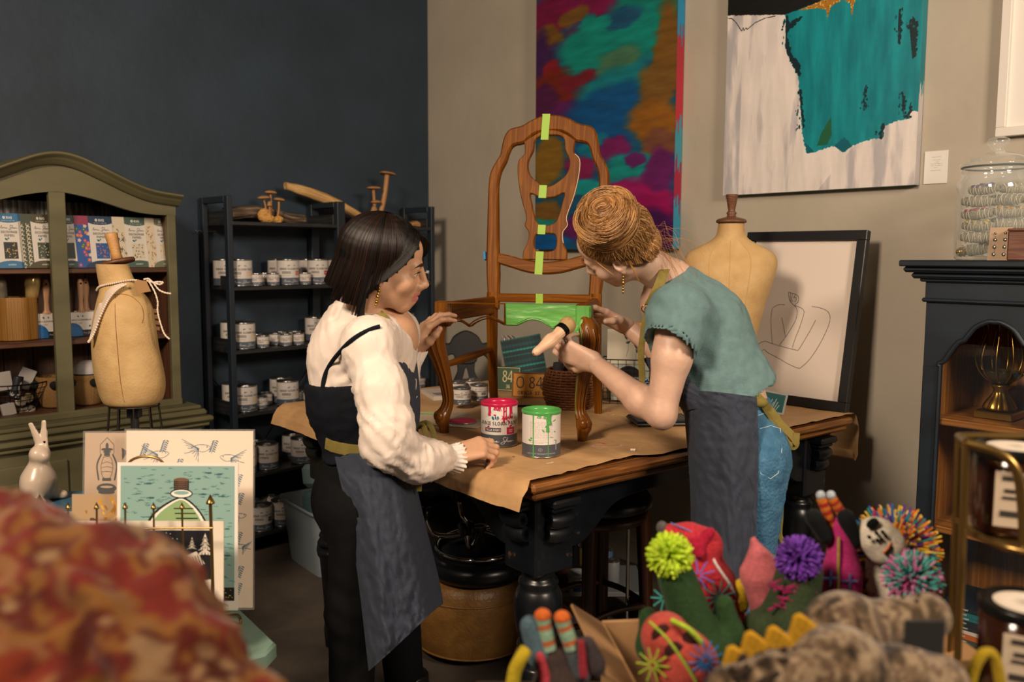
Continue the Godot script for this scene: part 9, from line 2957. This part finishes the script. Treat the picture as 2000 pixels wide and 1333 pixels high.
	for q in [[[[1482,778],[1494,790],[1508,806],[1526,830],[1544,848],[1554,862],[1550,872],[1536,866],[1520,836],[1500,800]],0.02],[[[1490,790],[1504,812],[1518,838],[1526,862],[1540,872],[1553,868],[1556,846]],0.017],[[[1492,788],[1510,822],[1522,852],[1525,900],[1526,960],[1525,1010],[1523,1045],[1531,1060]],0.013],[[[1490,788],[1506,820],[1516,850],[1521,905],[1522,960],[1521,1000],[1520,1040]],0.013],[[[1470,768],[1482,780],[1490,790]],0.026]]:
		m = M.new(); st = []
		for w in q[0]: st.append(at(w[0],w[1],2.27 if w[1] < 900 else 2.26))
		ribbon(m,Cv.smooth(st,4),[W(0.15,0.1,0.97).normalized()],q[1]); addw(m, "apron_tie",tape,t)
	m = M.new(); m.ball(at(1487,787,2.255),W(0.018,0.014,0.012)); addw(m, "bow_knot",tape,t)
	m = M.new()
	var eo := HX*W(0.078,-0.038,0.002)
	for k in 6: m.ball(eo + W(0,-0.008 - k*0.008,0.0),W(0.0025,0.005,0.0025)*(1.6 if k == 2 else 1.0),Basis.IDENTITY,8)
	addw(m, "earring",mat("ear_gold",hx("b0873c"),0.25,0.95),t)
	bun_hair(t,HX)
	paint_brush()

func bun_hair(t: Node3D,HX: Transform3D):
	rng.seed = 31
	var hm := vcol(mat("hair_blonde",Color.WHITE,0.42))
	hm.metallic_specular = 0.5
	var inv := HX.affine_inverse()
	var bc := inv*at(1190,430,2.262)            # bun centre in head axes
	var s := S.new(W(-0.13,-0.14,-0.17),W(0.15,0.22,0.13),0.0055)
	s.ell(W(0,0.034,-0.02),W(0.081,0.09,0.101),0.02)
	s.ell(W(0,-0.03,-0.05),W(0.066,0.05,0.058),0.02)
	s.ell(bc,Vector3.ONE*0.058,0.012)
	s.ell(W(0,-0.06,0.09),W(0.13,0.12,0.07),0.01,Basis(Vector3.RIGHT,-0.12),true)
	for sx in [-1.0,1.0]: s.ell(W(sx*0.085,-0.035,0.0),W(0.03,0.05,0.032),0.008,Basis.IDENTITY,true)
	var m := s.put(M.new(),null,func(_p,_n): return lin("5a3717"))
	for k in m.v.size(): m.v[k] = HX*m.v[k]; m.n[k] = HX.basis*m.n[k]
	m.xf = HX
	var tones := ["684524", "82592f", "9c6f3e", "b58550", "c69a64", "704d2a"]
	# pulled back from the hairline to the bun
	for k in 2400:
		var az := rv(-PI,PI)                     # around the head from the front
		var near := 1.0
		var low := 0.05 - 0.10*smoothstep(0.5,2.4,absf(az))
		if absf(az) < 0.55: low = 0.062
		elif absf(az) < 1.5: low = lerpf(0.06,0.012,(absf(az) - 0.55)/0.95)
		var st := W(sin(az)*0.079,low,-0.02 + cos(az)*0.097)
		if absf(az) > 2.0: st = W(sin(az)*0.062,-0.065 + rv(0,0.02),-0.045 + cos(az)*0.058)
		var ed := bc + W(rv(-0.02,0.02),-0.02,rv(-0.02,0.02))
		var pts := []
		for j in 9:
			var f := j/8.0
			var p := st.lerp(ed,f)
			var c := W(0,0.034,-0.02)
			var d := (p - c)
			var e := W(d.x/0.084,d.y/0.093,d.z/0.105).length()
			if e < 1.0 and f < 0.85: p = c + d/maxf(e,0.2)*(1.0 + 0.012*sin(k*2.1))
			var c2 := W(0,-0.03,-0.05); var d2 := p - c2; var e3 := W(d2.x/0.07,d2.y/0.054,d2.z/0.063).length()
			if e3 < 1.0 and f < 0.6: p = c2 + d2/maxf(e3,0.2)
			pts.append(p + W(0.002*sin(k + j),0,0))
		strand(m,Cv.smooth(pts,2),rv(0.0005,0.0012),lin(tones[rng.randi() % 6]),3)
	# coils of the bun
	var ax := (bc - W(0,0.03,-0.02)).normalized()
	var e := ax.cross(W(0.3,0.1,1)).normalized()
	var g := ax.cross(e)
	var lock := []
	for k in 1500:
		if k % 26 == 0: lock = [0.012 + 0.058*sqrt(rv(0.0,1.0)),rv(0,TAU),rv(2.4,4.2),rv(-0.6,1.0),(e*rng.randfn() + g*rng.randfn())*0.009]
		var r0: float = lock[0] + rv(-0.008,0.008)
		var a0: float = lock[1] + rv(-0.1,0.1)
		var span: float = lock[2]
		var pts := []
		var tilt: float = lock[3]
		var oc: Vector3 = lock[4]
		for j in 12:
			var a := a0 + span*j/11.0
			var rr := r0 + 0.003*sin(a*2.0 + k/26)
			var h := 0.056*sqrt(maxf(0.0,1.0 - pow(rr/0.082,2.0))) + 0.003*sin(k*1.7) + 0.012*sin(a + 0.6)*tilt
			pts.append(bc + oc + (e*cos(a)*(1.0 + 0.12*sin(k*0.9)) + g*sin(a))*rr + ax*h)
		strand(m,pts,rv(0.0006,0.0013),lin(tones[1 + (k/26 + rng.randi() % 2) % 4]),3)
	for k in 420:     # rope round the foot of the bun
		var a0 := rv(0,TAU)
		var pts := []
		var rr := rv(0.066,0.08); var hh := rv(-0.025,0.02)
		for j in 12:
			var a := a0 + 2.2*j/11.0
			pts.append(bc + (e*cos(a) + g*sin(a))*(rr + 0.003*sin(a*3 + k)) + ax*(hh + 0.012*sin(a*1.0)))
		strand(m,pts,rv(0.0006,0.0012),lin(tones[rng.randi() % 5]),3)
	# loose wisps at the nape and ear
	for k in 46:
		var st: Vector3 = inv*at(rv(1235,1290),rv(440,505),2.36)
		st = W(st.x,st.y,st.z)
		var p0 := HX*st
		var dr := W(rv(0.02,0.11),rv(-0.09,0.02),rv(-0.03,0.05))
		m.xf = Transform3D.IDENTITY
		strand(m,Cv.smooth([p0,p0 + dr*0.5 + W(0.01,0.016,0),p0 + dr,p0 + dr*1.2 + W(0.006,-0.03,0)],4),0.00045,lin("a97338"),3)
	for q in [[[1160,508,2.31],[1175,520,2.295],[1195,535,2.29]],[[1228,512,2.29],[1236,528,2.295],[1246,548,2.31]]]:
		for k in 6:
			var pp := []
			for w in q: pp.append(at(w[0] + k*0.8,w[1] + k*0.5,w[2]))
			strand(m,Cv.smooth(pp,4),0.0006,lin("c08e50"),3)
	m.xf = Transform3D.IDENTITY
	addw(m, "hair",hm,t)

func paint_brush():
	var a := at(1042,692,2.40); var b := at(1086,657,2.455); var c := at(1096,647,2.47); var d := at(1112,632,2.49)
	var t := thing("paint_brush", "round paint brush with a pale wooden handle held against the wet green paint", "paint brush",a)
	var m := M.new()
	var ax := (b - a)
	m.tube(Cv.smooth([a,a + ax*0.12,a + ax*0.35,a + ax*0.6,a + ax*0.82,b,c],3),[0.004,0.008,0.0105,0.012,0.0125,0.0125,0.013,0.0145,0.016,0.018,0.0195,0.02,0.0195,0.018,0.017,0.016,0.017,0.018,0.019],16)
	addw(m, "handle",wood("brush_pale", "c9a184", "d8b294", "e2c0a2",0.4,5.0),t)
	m = M.new(); var fd := (d - c).normalized()
	m.tube([c - fd*0.004,c + fd*0.012],0.0215,16); addw(m, "ferrule",mat("ferrule_black",hx("15171a"),0.25,0.6),t)
	m = M.new(); m.tube([c + fd*0.011,c + fd*0.03,c + fd*0.042,c + fd*0.048],[0.021,0.025,0.022,0.01],16)
	rng.seed = 4
	for k in 260:
		var o := W(rv(-1,1),rv(-1,1),rv(-1,1)).normalized(); o = (o - fd*o.dot(fd)).normalized()
		var r := 0.0225*sqrt(rv(0.2,1.0))
		m.tube([c + fd*0.012 + o*r*0.9,c + fd*0.032 + o*r*1.12,c + fd*rv(0.042,0.052) + o*r*0.75],0.0007,3,false)
	addw(m, "bristles",mat("bristle_tan",hx("a88a5c"),0.8),t)

func W(a := 0.0,b := 0.0,c := 0.0) -> Vector3: return Vector3(a,b,c)
func U(a := 0.0,b := 0.0) -> Vector2: return Vector2(a,b)
